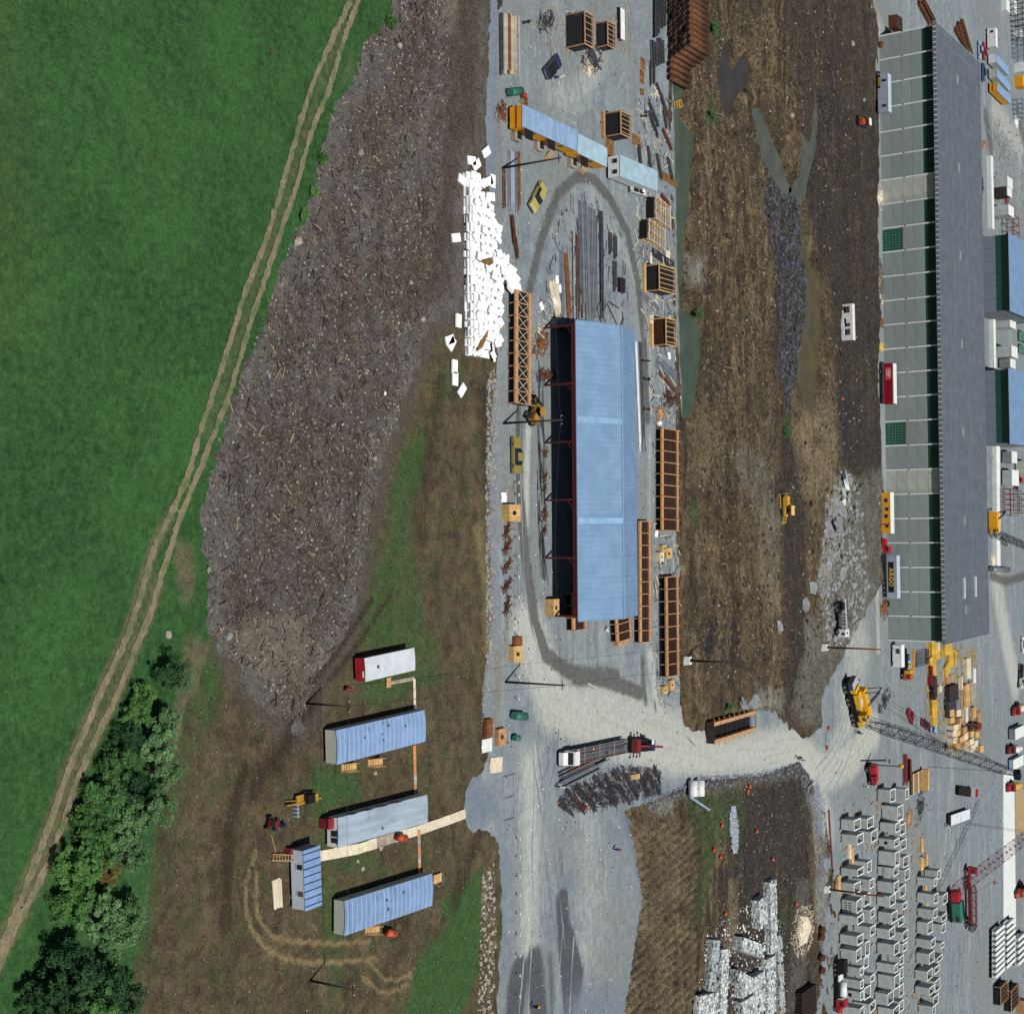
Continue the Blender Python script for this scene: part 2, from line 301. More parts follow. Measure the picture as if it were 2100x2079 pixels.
def catmull(Q, n=10):
    Q = [Q[0]] + list(Q) + [Q[-1]]; out = []
    for i in range(1, len(Q)-2):
        for k in range(n):
            t = k/n; a, b, c, d = (np.array(Q[i+j]) for j in (-1,0,1,2)); out.append(.5*((2*b)+(c-a)*t+(2*a-5*b+4*c-d)*t*t+(3*b-a-3*c+d)*t**3))
    out.append(np.array(Q[-2])); return np.array(out)
def ribbon(P, hw):
    P = Gn(P) if isinstance(P, list) else P; return lambda X, Y: hw - segdist(X, Y, P)
_a, _b = ribbon(catmull(Gn(RUT_L)), .4), ribbon(catmull(Gn(RUT_R)), .4)
_c = ribbon([((p[0]+q[0])/2, (p[1]+q[1])/2) for p, q in zip(RUT_L[-10:], RUT_R[-10:])], .7)
zone('dirt_track', lambda X, Y: np.maximum(_a(X, Y), _b(X, Y)), bb(RUT_L + RUT_R), .3, .205, M_track, relief=lambda X, Y, f: .02 * fbm(X, Y, 1, 3, 4), ea=.34, es=1.9, seed=6)
# mud flat between the yard and the plant, with its pools
def mud_relief(X, Y, f):
    wf = wfield(X, Y)
    rg = 1 - np.abs(fbm(X * .35, Y, .35, 4, 51) - .5) * 4; r = .12 + 1.6 * fbm(X * .5, Y, .2, 5, 11) ** 2 + 1.0 * fbm(X * .7, Y, .6, 3, 21) ** 2 + .35 * np.clip(rg, 0, 1)
    berm = stroke(X, Y, [([(1640,330),(1600,480),(1612,640),(1600,760),(1580,820)],5,4,.8),([(1560,380),(1600,560)],3,3,.5),([(1690,960),(1710,1150),(1700,1290)],3,3,.4)])
    r = r * sm(f / 5) + berm * (.35 + .9 * fbm(X, Y, .5, 4, 33))
    return np.where(wf > -2.0, -.45 + (r + .45) * sm(-wf / 2.0), r)
zone('mud_flat', poly_field(MUD), bb(MUD), .5, -.12, M_mud, relief=mud_relief,
  attrs={'dark': lambda X, Y: blobs(X, Y, [([(1560,-100),(1760,-100),(1790,60),(1795,420),(1640,300),(1600,40)],.75),([(1665,250),(1800,220),(1800,1010),(1735,1010),(1715,880),(1700,600),(1672,520),(1650,440)],1.15),([(1590,860),(1650,960),(1650,1300),(1630,1480),(1605,1480),(1590,1000)],.95),([(1400,1150),(1560,1200),(1580,1400),(1420,1400)],.4),([(1480,-100),(1560,-100),(1550,80),(1500,90)],.6)],4),
         'black': lambda X, Y: blobs(X, Y, [([(1560,330),(1590,380),(1630,420),(1645,560),(1650,660),(1630,760),(1600,850),(1580,760),(1590,640),(1572,520),(1555,430)],1.0),([(1715,700),(1740,860),(1740,960),(1725,980),(1715,880)],1.0),([(1700,60),(1720,250),(1690,300),(1670,200)],.7),([(1420,1290),(1450,1270),(1460,1340),(1430,1350)],.9)],2.5),
         'rock': lambda X, Y: blobs(X, Y, [([(1700,990),(1730,960),(1760,1000),(1780,1180),(1760,1320),(1690,1330),(1670,1200),(1685,1060)],.8),([(1640,1260),(1690,1250),(1690,1420),(1650,1420)],.5),([(1540,1400),(1600,1420),(1600,1460),(1540,1470)],.7),([(1400,520),(1440,530),(1440,580),(1405,590)],.8)],3),
         'tan': lambda X, Y: np.clip(blobs(X, Y, [([(1640,830),(1700,820),(1712,960),(1700,1040),(1640,1020),(1620,900)],1.0),([(1400,850),(1460,830),(1480,980),(1410,1000)],.6),([(1545,1040),(1588,1040),(1592,1260),(1555,1280)],1.0)],4) + .35 * (fbm(X * .3, Y, .3, 3, 6) - .45), 0, 1),
         'green': lambda X, Y: blobs(X, Y, [([(1440,20),(1480,30),(1470,130),(1450,140)],.5),([(1430,190),(1460,180),(1470,260),(1440,270)],.6),([(1595,830),(1620,850),(1610,900),(1596,900)],.8),([(1410,1020),(1428,1030),(1425,1090),(1412,1080)],.9),([(1405,630),(1430,640),(1430,660),(1400,640)],.7)],1.5),
         'grey': lambda X, Y: blobs(X, Y, [([(1490,910),(1560,930),(1590,1060),(1580,1200),(1560,1200),(1550,1060),(1500,980)],.8),([(1690,1220),(1740,980),(1805,960),(1805,1330),(1700,1490),(1640,1490),(1610,1450),(1645,1320)],.95)],3)}, ea=.8, es=.4, seed=12)
LOWR = [(1275,1680),(1440,1660),(1425,2200),(1240,2200)]
def low_mask(X, Y): return sm(sdf(X, Y, Gn(LOWR)) / 3)
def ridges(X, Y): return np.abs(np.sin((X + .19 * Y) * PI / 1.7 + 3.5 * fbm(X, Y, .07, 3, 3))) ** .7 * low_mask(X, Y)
def low_relief(X, Y, f):
    ridge = ridges(X, Y) * (.5 + fbm(X, Y, .3, 3, 8))
    return sm(f / 3) * (.12 + .55 * fbm(X, Y, .25, 4, 14) ** 2 + 0.75 * ridge + .3 * fbm(X, Y, 1.1, 3, 5) ** 2)
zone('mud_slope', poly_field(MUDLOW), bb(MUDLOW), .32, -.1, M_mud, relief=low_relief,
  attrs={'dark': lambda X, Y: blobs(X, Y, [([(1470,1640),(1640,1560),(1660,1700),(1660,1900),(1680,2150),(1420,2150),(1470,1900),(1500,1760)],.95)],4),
         'black': lambda X, Y: np.maximum(.8 * sm((.32 - ridges(X, Y)) / .3) * low_mask(X, Y), blobs(X, Y, [([(1455,1780),(1530,1750),(1530,1880),(1470,1900)],.6)],3)),  # furrow bottoms painted darker, standing in for relief shade
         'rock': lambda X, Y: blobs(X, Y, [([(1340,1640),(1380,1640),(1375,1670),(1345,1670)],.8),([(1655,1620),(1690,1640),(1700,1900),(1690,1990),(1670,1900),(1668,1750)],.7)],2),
         'tan': lambda X, Y: .95 * ridges(X, Y) * sm(1.6 * fbm(X, Y, .25, 3, 17) - .2) + blobs(X, Y, [([(1290,1690),(1380,1660),(1380,1900),(1330,2079),(1300,1950)],.3),([(1492,1800),(1510,1800),(1515,1950),(1480,1960)],.9)],2),  # ridge crests painted lighter, so the relief reads as lit
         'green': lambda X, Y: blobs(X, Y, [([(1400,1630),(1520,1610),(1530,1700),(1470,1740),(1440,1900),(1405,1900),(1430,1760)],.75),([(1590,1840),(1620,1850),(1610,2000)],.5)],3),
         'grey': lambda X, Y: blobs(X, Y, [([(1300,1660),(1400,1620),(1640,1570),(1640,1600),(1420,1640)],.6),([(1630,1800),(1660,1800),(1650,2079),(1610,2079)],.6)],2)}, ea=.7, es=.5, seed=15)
WC = {'pool': (C(76,88,74), .3), 'grey': (C(64,60,58), .4), 'channel': (C(88,92,84), .35), 'ditch': (C(88,81,58), .4)}
for k, L in WATER.items():
    m_ = wmat('water_' + k, *WC[k])
    for P in L:
        P2 = Gn(P); zone('pool_water', lambda X, Y, P2=P2: sdf(X, Y, P2) + 1.0, bb(P, 3), .6, -.12, m_, ea=1.3, es=.35, seed=int(P[0][0]))
# gravel yard, haul road and plant apron in one sheet
DUST = [([(1080,1290),(1130,1440),(1250,1500),(1350,1530),(1480,1560),(1560,1545),(1630,1530),(1680,1590),(1740,1560),(1790,1500)],4.5,3.5,1.0),([(1200,1420),(1330,1470),(1480,1540)],4,4,.8),([(1080,880),(1075,1100),(1085,1250),(1110,1380)],.8,.8,.9),([(1330,1340),(1345,1450),(1400,1520)],1.3,1.0,.8),([(1330,700),(1330,1000),(1325,1330)],.8,.8,.5),([(1085,1560),(1085,1800),(1080,1950)],3.0,3.0,.75),([(1200,1680),(1210,1800),(1200,1950)],5,5,.45),([(1786,60),(1786,500),(1790,900),(1796,1200),(1800,1330)],1.4,.8,.7),([(1700,0),(1770,30),(1800,60)],4,4,.6),([(1740,1480),(1700,1560),(1680,1620),(1700,1700)],4,4,.7),([(2040,1180),(2060,1300),(2080,1400)],6,4,.8),([(1960,1400),(1950,1600),(1930,1800)],2,2,.4),([(2070,1600),(2070,1900)],5,2,.9),([(2040,230),(2090,300)],6,5,.6),([(1230,120),(1180,200),(1130,190)],3,3,.5),([(1210,400),(1300,560),(1320,700)],2,2,.4),([(1720,1250),(1760,1330),(1740,1440)],8,6,.6),([(1820,1700),(1830,1900)],2,2,.3)]
WET = [([(1060,1000),(1062,760),(1078,620),(1105,500),(1140,400),(1180,362),(1215,368),(1250,410),(1285,480),(1305,580),(1318,700),(1325,860)],1.0,.4,1.0),([(1060,1000),(1080,1180),(1095,1280),(1115,1340),(1160,1375),(1240,1395),(1310,1420)],1.3,.6,1.0),([(1180,1385),(1260,1390)],1.8,.8,.9),([(1315,1350),(1316,1400),(1322,1440)],.8,.5,.8),([(2020,240),(2030,300)],3,2,.8),([(2100,290),(2085,240)],3,2,.7),([(2030,1180),(2060,1192),(2110,1178)],1.5,1.0,.9)]
DAMP = [([(1150,1845),(1156,1950),(1165,2050)],1.7,.8,1.3),([(1158,1920),(1178,2000),(1170,2060)],2.2,.8,1.25),([(1062,1995),(1050,2100)],2.4,1.3,1.3),([(1092,1970),(1105,2100)],2.2,1.3,1.2),([(1125,1960),(1130,2079)],1.0,1,.6),([(1145,1740),(1150,1790)],.5,.5,.6),([(1880,100),(1900,200)],1,1,.2),([(1950,1450),(2000,1500)],6,5,.5),([(1900,1450),(1920,1560)],4,4,.4)]
COARSE = [([(1285,1680),(1310,1780),(1318,1860),(1308,1960),(1285,2060)],1.8,1.5,1.0),([(1180,2079),(1280,2060)],4,4,.8),([(1010,-60),(1004,300),(1012,600)],1.2,1.0,1.0),([(1005,900),(1006,1300)],1.6,1.4,.8),([(960,1640),(990,1650)],3,2,1.0),([(1672,1620),(1684,1800),(1684,1950)],2,1.5,.9),([(1030,1740),(1030,2000)],1.0,.6,.8),([(1410,1240),(1405,1400),(1406,1470)],1.5,1.5,.8),([(1700,20),(1760,60)],4,3,.8),([(1640,1590),(1430,1605),(1330,1640)],2,2,.7)]
SOIL = [([(1006,820),(1003,950)],1.5,1.2,.7),([(1022,240),(1022,480)],.8,.7,.6),([(1020,1330),(1015,1480)],1.4,1.2,.6),([(1790,1200),(1790,1330)],2,2,.4),([(1660,1500),(1640,1480)],2,2,.6)]
_Y = Gn(YARD)
zone('gravel_yard', lambda X, Y: sdf(X, Y, _Y), (-175, 185, 155, 520), .6, .24, M_yard,
  relief=lambda X, Y, f: .03 * fbm(X, Y, .5, 3, 31) - .26 * (1 - sm(f / 1.6)),
  attrs={'dust': lambda X, Y: stroke(X, Y, DUST), 'wet': lambda X, Y: stroke(X, Y, WET), 'damp': lambda X, Y: stroke(X, Y, DAMP), 'coarse': lambda X, Y: stroke(X, Y, COARSE), 'soil': lambda X, Y: stroke(X, Y, SOIL)}, ea=.6, es=.9, seed=17)
ZY = .25   # level of the yard surface

# tyre tracks pressed into the gravel: thin worn ribbons a few millimetres above the yard
m_tpale = gmat('pale_tyre_dust', C(122,130,132), C(138,144,143), .8, grain=(3.4,.3), gain=1.26); m_tdark = gmat('dark_tyre_mark', C(100,108,112), C(112,119,122), .8, grain=(3.4,.3), gain=1.26)
def tracks(name, mat_, items, z=.285, seed=0):
    r = random.Random(seed); V = []; F = []; lv = 0
    for pts, offs, wd, gap in items:
        c = catmull([tuple(p) for p in (Gn(pts) if not isinstance(pts, np.ndarray) else pts)])
        t = np.gradient(c, axis=0); t /= np.linalg.norm(t, axis=1)[:,None]+1e-9; n = np.stack([-t[:,1], t[:,0]], 1)
        for of in offs:
            ph = r.random()*6; run = r.randint(2, 9); on = r.random() > gap; lv += 1; zz = z + .0007*(lv % 9)
            for k in range(len(c)-1):
                run -= 1
                if run <= 0: on = r.random() > gap; run = r.randint(2, 9)
                if not on: continue
                w0 = wd*(.75+.35*math.sin(k*.9+ph)); w1 = wd*(.75+.35*math.sin((k+1)*.9+ph)); o0 = of+.25*math.sin(k*.23+ph); o1 = of+.25*math.sin((k+1)*.23+ph)
                i = len(V)
                for q_, nn, o_, w_ in ((c[k],n[k],o0,w0),(c[k+1],n[k+1],o1,w1)):
                    for s in (-1,1): p = q_+nn*(o_+s*w_/2); V.append((p[0],p[1],zz))
                F.append((i,i+1,i+3,i+2))
    me = bpy.data.meshes.new(name); me.from_pydata(V,[],F); me.materials.append(mat_); o = link(bpy.data.objects.new(name, me)); o['kind'] = 'structure'
def arc(cx, cy, r, a0, a1): c = G(cx,cy); return np.array([(c.x+math.cos(a)*r, c.y+math.sin(a)*r) for a in np.linspace(a0,a1,10)])
tracks('tyre_tracks', m_tpale, [ ([(1090,1500),(1092,1600),(1085,1750),(1090,1880),(1078,2079)], (-2.2,.2,2.6), .4, .55), ([(1210,1700),(1170,1850),(1150,2079)], (-2,2), .4, .6), ([(1074,600),(1060,900),(1068,1250)], (-.7,.8), .3, .3), ([(1322,600),(1328,900),(1330,1330)], (-.8,.7), .3, .35),
  ([(1786,60),(1787,500),(1791,900),(1797,1200),(1810,1330)], (-1.6,-.4,.9,2.0), .35, .3), ([(1950,1320),(1945,1600),(1925,1900),(1915,2079)], (-6,-3.5,-1.5,.5,2.5,5), .35, .45), ([(2010,1330),(2005,1600),(2000,1900),(2010,2079)], (-8,-5,-2,1,4,7), .4, .4), ([(1808,1640),(1806,1800),(1803,2079)], (-1.5,0,1.5), .3, .4), ([(1880,1640),(1878,1850),(1870,2079)], (-1.5,0,1.5), .3, .4),
  (arc(1190,130,7.0,3.4,6.2), (-1.2,0,1.4,2.6), .32, .3), (arc(1190,110,10.0,3.2,5.9), (-.8,.8), .32, .4), (arc(1215,180,6,2.6,5.6), (0,1.2), .3, .4), ([(1085,20),(1095,120),(1120,200),(1180,240)], (-1.5,0,1.5), .3, .4), ([(1290,0),(1290,150),(1260,230)], (-2,-.5,1), .3, .4), ([(1700,1640),(1705,1750),(1712,1950)], (-1,.5,2), .3, .3), ([(2050,1190),(2045,1330),(2040,1500)], (-6,-3,0,3,6), .4, .4), ([(2025,240),(2070,330),(2100,420)], (-4,-1,2), .4, .4), ([(1740,1340),(1760,1420),(1720,1560),(1660,1640)], (-5,-3,-1,1,3,5), .35, .4)], seed=1)
tracks('haul_tyre_tracks', gmat('haul_tyre_dust', C(150,151,139), C(162,162,150), .8, grain=(3.4,.3), gain=1.26), [(DUST[0][0], (-2.6,-1.2,.3,1.5,3.1), .4, .5), (DUST[1][0], (-2,-.5,1.2), .35, .5)], z=.292, seed=5)
tracks('dark_tyre_tracks', m_tdark, [ ([(1085,1480),(1110,1650),(1130,1800),(1150,1950)], (-1,1), .34, .5), ([(1140,1480),(1130,1560),(1105,1640)], (-.8,.8), .25, .2), ([(1970,1320),(1975,1600),(1960,1900),(1950,2079)], (-5,-2,1,4,8), .4, .5), ([(1340,1350),(1350,1450),(1420,1540)], (-1.2,.8), .3, .3), ([(1235,1680),(1215,1850),(1225,2079)], (-2,3), .4, .65), ([(2020,1330),(2015,1600)], (-4,0,4), .35, .5)], z=.288, seed=2)

_MP, _LP = Gn(MUD), Gn(MUDLOW)
def mud_h(X, Y):
    a = np.asarray(X, float); b = np.asarray(Y, float)
    f1 = sdf(a, b, _MP); f2 = sdf(a, b, _LP)
    z1 = -.12 + mud_relief(a, b, f1); z2 = -.1 + low_relief(a, b, f2)
    return np.where(f1 > 0, z1, np.where(f2 > 0, z2, .1))
def GM(px, py, dz=0.0):
    """point on the uneven mud"""
    z = .2
    for _ in range(3):
        p = G(px, py, z); z = float(mud_h(np.array([[p.x]]), np.array([[p.y]]))[0, 0])
    return G(px, py, z) + Vector((0, 0, dz))
# ------------------------------------------------------------------ mesh builder
class MB:
    def __init__(s): s.v = []; s.f = []
    def add(s, v, f):
        n = len(s.v); s.v += [tuple(p) for p in v]; s.f += [tuple(i + n for i in q) for q in f]; return s
    def box(s, x0, x1, y0, y1, z0, z1):
        return s.add([(x0,y0,z0),(x1,y0,z0),(x1,y1,z0),(x0,y1,z0),(x0,y0,z1),(x1,y0,z1),(x1,y1,z1),(x0,y1,z1)],
                     [(0,3,2,1),(4,5,6,7),(0,1,5,4),(1,2,6,5),(2,3,7,6),(3,0,4,7)])
    def obox(s, c, d, rz=0, rx=0, ry=0):
        R = Matrix.Rotation(rz, 3, 'Z') @ Matrix.Rotation(ry, 3, 'Y') @ Matrix.Rotation(rx, 3, 'X'); c = Vector(c)
        v = [c + R @ Vector((a * d[0] / 2, b * d[1] / 2, e * d[2] / 2)) for e in (-1, 1) for a, b in ((-1,-1),(1,-1),(1,1),(-1,1))]
        return s.add(v, [(0,3,2,1),(4,5,6,7),(0,1,5,4),(1,2,6,5),(2,3,7,6),(3,0,4,7)])
    def beam(s, p, q, w, h=None):
        h = h or w; p = Vector(p); q = Vector(q); d = (q - p)
        if d.length < 1e-6: return s
        d.normalize(); up = Vector((0,0,1)) if abs(d.z) < .95 else Vector((1,0,0))
        a = d.cross(up).normalized() * w / 2; b = a.cross(d).normalized() * h / 2
        v = [e + i * a + j * b for e in (p, q) for i, j in ((-1,-1),(1,-1),(1,1),(-1,1))]
        return s.add(v, [(0,3,2,1),(4,5,6,7),(0,1,5,4),(1,2,6,5),(2,3,7,6),(3,0,4,7)])
    def cyl(s, p, q, r, n=8, r2=None, cap=True):
        p = Vector(p); q = Vector(q); d = (q - p).normalized(); r2 = r if r2 is None else r2
        up = Vector((0,0,1)) if abs(d.z) < .95 else Vector((1,0,0)); a = d.cross(up).normalized(); b = a.cross(d)
        v = [p + (a * math.cos(t) + b * math.sin(t)) * r for t in [2*PI*i/n for i in range(n)]] + [q + (a * math.cos(t) + b * math.sin(t)) * r2 for t in [2*PI*i/n for i in range(n)]]
        f = [(i, n + i, n + (i+1) % n, (i+1) % n) for i in range(n)]
        if cap: f += [tuple(range(n)), tuple(range(2*n-1, n-1, -1))]
        return s.add(v, f)
    def tube(s, pts, r, n=6):
        for a, b in zip(pts[:-1], pts[1:]): s.cyl(a, b, r, n, cap=False)
        return s
    def extr(s, prof, y0, y1, ax='y', inset=0.0):
        """profile in (x,z) swept along y; inset narrows the upper points"""
        n = len(prof); zm = max(p[1] for p in prof)
        v = [(p[0], y0 + (inset if p[1] > zm - .01 else 0), p[1]) for p in prof] + [(p[0], y1 - (inset if p[1] > zm - .01 else 0), p[1]) for p in prof]
        if ax == 'x': v = [(b, a, c) for a, b, c in v]
        f = [(i, (i+1) % n, n + (i+1) % n, n + i) for i in range(n)] + [tuple(range(n-1, -1, -1)), tuple(range(n, 2*n))]
        return s.add(v, f)
    def frus(s, x0, x1, y0, y1, z0, X0, X1, Y0, Y1, z1):
        return s.add([(x0,y0,z0),(x1,y0,z0),(x1,y1,z0),(x0,y1,z0),(X0,Y0,z1),(X1,Y0,z1),(X1,Y1,z1),(X0,Y1,z1)],
                     [(0,3,2,1),(4,5,6,7),(0,1,5,4),(1,2,6,5),(2,3,7,6),(3,0,4,7)])
    def rock(s, c, r, seed=None, flat=.7):
        R = random.Random(seed) if seed is not None else random
        ph = (1 + 5 ** .5) / 2; v = []
        for a in (-1, 1):
            for b in (-ph, ph): v += [(0,a,b),(a,b,0),(b,0,a)]
        rz = R.random() * 6.28; ca, sa = math.cos(rz), math.sin(rz); P = []
        for x, y, z in v:
            k = r / 1.9 * R.uniform(.75, 1.2); x, y = x*ca - y*sa, x*sa + y*ca
            P.append((c[0] + x*k, c[1] + y*k*.8, c[2] + z*k*flat))
        return s.add(P, _ICO)
    def mesh(s, name, m, smooth=False):
        me = bpy.data.meshes.new(name); me.from_pydata(s.v, [], s.f); me.update()
        if smooth: me.polygons.foreach_set('use_smooth', [True] * len(me.polygons))
        me.materials.append(m); return me
    def build(s, name, m, parent=None, smooth=False, **kw):
        o = link(bpy.data.objects.new(name, s.mesh(name, m, smooth)), parent)
        for k, v in kw.items(): o[k] = v
        return o
def _ico():
    ph = (1 + 5 ** .5) / 2; v = []
    for a in (-1, 1):
        for b in (-ph, ph): v += [(0,a,b),(a,b,0),(b,0,a)]
    V = [Vector(p) for p in v]; f = []
    for i in range(12):
        for j in range(i+1, 12):
            for k in range(j+1, 12):
                if abs((V[i]-V[j]).length-2) < .01 and abs((V[j]-V[k]).length-2) < .01 and abs((V[i]-V[k]).length-2) < .01:
                    f.append((i,j,k) if (V[j]-V[i]).cross(V[k]-V[i]).dot(V[i]) > 0 else (i,k,j))
    return f
_ICO = _ico()
def tag(o, label, cat, group=None):
    o['label'] = label; o['category'] = cat
    if group: o['group'] = group
    return o
def thing(name, label, cat, loc, rz=0, group=None):
    o = link(bpy.data.objects.new(name, None)); o.location = loc; o.rotation_euler = (0, 0, rz); o.empty_display_size = .3
    return tag(o, label, cat, group)
def dup(root, loc, rz, label=None, group=None, scale=None):
    def cp(o, par):
        c = o.copy(); link(c)
        if par is not None: c.parent = par
        for ch in list(o.children): cp(ch, c)
        return c
    r = cp(root, None); r.location = loc; r.rotation_euler = (0, 0, rz)
    if scale: r.scale = scale
    if label: r['label'] = label
    if group: r['group'] = group
    return r
def ordn(i): return ['first','second','third','fourth','fifth','sixth','seventh','eighth','ninth','tenth','eleventh','twelfth','thirteenth','fourteenth','fifteenth','sixteenth','seventeenth','eighteenth','nineteenth','twentieth','twenty-first','twenty-second','twenty-third','twenty-fourth','twenty-fifth','twenty-sixth','twenty-seventh','twenty-eighth'][i]
def P(px, py, z=ZY): return G(px, py, z)
# ------------------------------------------------------------------ object materials
m_wood = mat('weathered_timber', C(186,142,100), .85, .25, 2.0, stretch=(1,1,4))
m_wood2 = mat('grey_plank', C(168,156,140), .9, .25, 2.0)
m_ply = mat('plywood', C(206,168,112), .85, .2, 1.2)
m_ply2 = mat('pale_plywood', C(222,210,184), .85, .15, 1.2)
m_ylum = mat('yellow_lumber', C(214,172,70), .8, .25, 1.5)
m_dwood = mat('creosoted_pole', C(58,48,46), .9, .25, 3)
m_rust = mat('rusty_steel', C(110,66,42), .85, .35, 1.2, c2=C(62,38,28))
m_rust2 = mat('orange_rust', C(142,88,50), .85, .3, 1.0, c2=C(92,56,34))
m_rpipe = mat('rusty_pipe', C(108,72,44), .85, .3, .8, c2=C(66,42,28))
m_steel = mat('dark_rebar', C(70,70,76), .6, .3, 2.0, metal=.3)
m_steel2 = mat('grey_steel', C(128,134,142), .5, .2, 1.0, metal=.3)
m_galv = mat('galvanised_steel', C(150,170,196), .45, .12, .8, metal=.2, spec=.4)
m_black = mat('black_rubber', C(34,34,36), .8, .2, 4)
m_dark = mat('dark_gap', C(22,22,24), .9, .1, 1)
m_white = mat('white_paint', C(226,228,226), .55, .08, .9, grime=(C(170,166,158),.35))
m_cream = mat('cream_paint', C(198,202,190), .6, .08, .9)
m_red = mat('red_paint', C(176,36,40), .5, .2, 1.2, spec=.4, grime=(C(110,50,46),.5))
m_dred = mat('dark_red_paint', C(128,40,48), .6, .2, 1.2)
m_oxide = mat('red_oxide_steel', C(120,38,36), .6, .25, 1.5)
m_yel = mat('yellow_machine_paint', C(222,170,40), .55, .16, 1.4, spec=.35, grime=(C(104,84,54),.6))
m_yel2 = mat('amber_trailer_paint', C(232,162,30), .55, .1, .8)
m_org = mat('orange_paint', C(188,82,46), .6, .2, 1)
m_green = mat('green_paint', C(52,118,98), .55, .2, 1)
m_dgreen = mat('green_glazing_panel', C(24,78,64), .4, .1, .6, spec=.5)
m_ltgreen = mat('pale_green_steel', C(112,166,142), .6, .12, .8)
m_blue = mat('blue_car_paint', C(60,88,130), .3, .1, .7, spec=.6)
m_navy = mat('navy_car_paint', C(44,52,86), .3, .1, .7, spec=.6)
m_lblue = mat('light_blue_paint', C(150,182,212), .4, .1, .7, spec=.5)
m_olive = mat('olive_car_paint', C(176,166,96), .35, .12, .7, spec=.5)
m_silver = mat('silver_aluminium', C(176,184,204), .4, .1, .8, metal=.2, spec=.5)
m_glass = mat('window_glass', C(38,44,52), .12, .1, .8, spec=.7)
m_conc = mat('grey_concrete', C(176,186,186), .9, .12, .7, grime=(C(132,140,142),.35), bump=.2)
m_conc2 = mat('pale_concrete', C(222,226,222), .9, .08, .8)
m_concd = mat('dark_concrete', C(134,140,144), .9, .15, .7)
m_foam = mat('white_foam', C(248,250,250,.9), .8, .04, .8, grime=(C(200,202,200),.35))
m_tarp = mat('brown_tarpaulin', C(128,92,52), .7, .25, 1.0)
m_stone = mat('pale_stone', C(164,156,142), .95, .2, 1.2, bump=.4)
m_stone2 = mat('grey_stone', C(138,141,142), .95, .25, 1.2, bump=.4)
m_stoneb = mat('blue_gravel_stone', C(118,130,146), .95, .25, 1.2)
m_stick = mat('splintered_wood', C(134,120,102), .9, .35, 3)
m_tin = mat('tin_sheet', C(190,208,220), .4, .1, .8, metal=.15, spec=.4)
m_cable = mat('cable', C(40,38,40), .7, .1, 3)
m_skin = mat('skin', C(206,150,120), .6, .1, 3)
m_denim = mat('blue_workwear', C(52,78,160), .9, .15, 3)
m_dcloth = mat('dark_workwear', C(44,42,50), .9, .15, 3)
m_hatw = mat('white_hard_hat', C(236,236,232), .4, .05, 3)
m_haty = mat('yellow_hard_hat', C(240,196,50), .4, .05, 3)
def ribmat(name, c, period, ax, amt=.5, c2=None, seam=None):
    """metal sheet with real-world rib spacing: the ribs as fine relief"""
    g = NG(name); g.P(True)
    wv = g.n("ShaderNodeTexWave", wave_type='BANDS', bands_direction=ax); wv.inputs['Scale'].default_value = PI / (10 * period) * 2 / 2
    wv.inputs['Detail'].default_value = 0; g.l(g.pos, wv.inputs['Vector'])
    col = g.mix(g.rng(g.noise(.35, 6, .6), .3, .7), c, c2 or tuple(v * .86 for v in c[:3]) + (1,))
    st = g.noise(.6, 3, .6, (.06, 1.6, 1) if ax == 'Y' else (1.6, .06, 1))
    col = g.mix(g.rng(st, .55, .75, 0, .35), col, tuple(min(1, v * 1.25) for v in c[:3]) + (1,))
    col = g.mix(g.rng(wv.outputs[1], 0, 1, 0, .28), col, tuple(v * .72 for v in c[:3]) + (1,))
    col = g.mix(g.rng(g.noise(.09, 6, .7), .5, .68, 0, .4), col, tuple(v * .8 for v in c[:3]) + (1,))
    col = g.mix(g.rng(g.noise(.5, 4, .7, (2.2, .05, 1) if ax == 'X' else (.05, 2.2, 1)), .58, .74, 0, .35), col, (c[0]*.62, c[1]*.6, c[2]*.56, 1))
    g.bump(wv.outputs[1], amt, .04)
    return g.fin(col, .5, .3)
m_broof = ribmat('blue_corrugated_roof', C(126,158,190), .8, 'X', .35, C(110,142,176))
m_proof = ribmat('grey_flat_roof', C(104,113,120), 3.0, 'X', .05, C(88,97,104))
m_clad = mat('ribbed_cladding', C(142,154,152), .75, .1, .35, grime=(C(124,136,136),.5), stretch=(.5,1,1.5))
m_clad2 = mat('old_concrete_cladding', C(178,184,174), .9, .14, .5, grime=(C(140,146,140),.6))
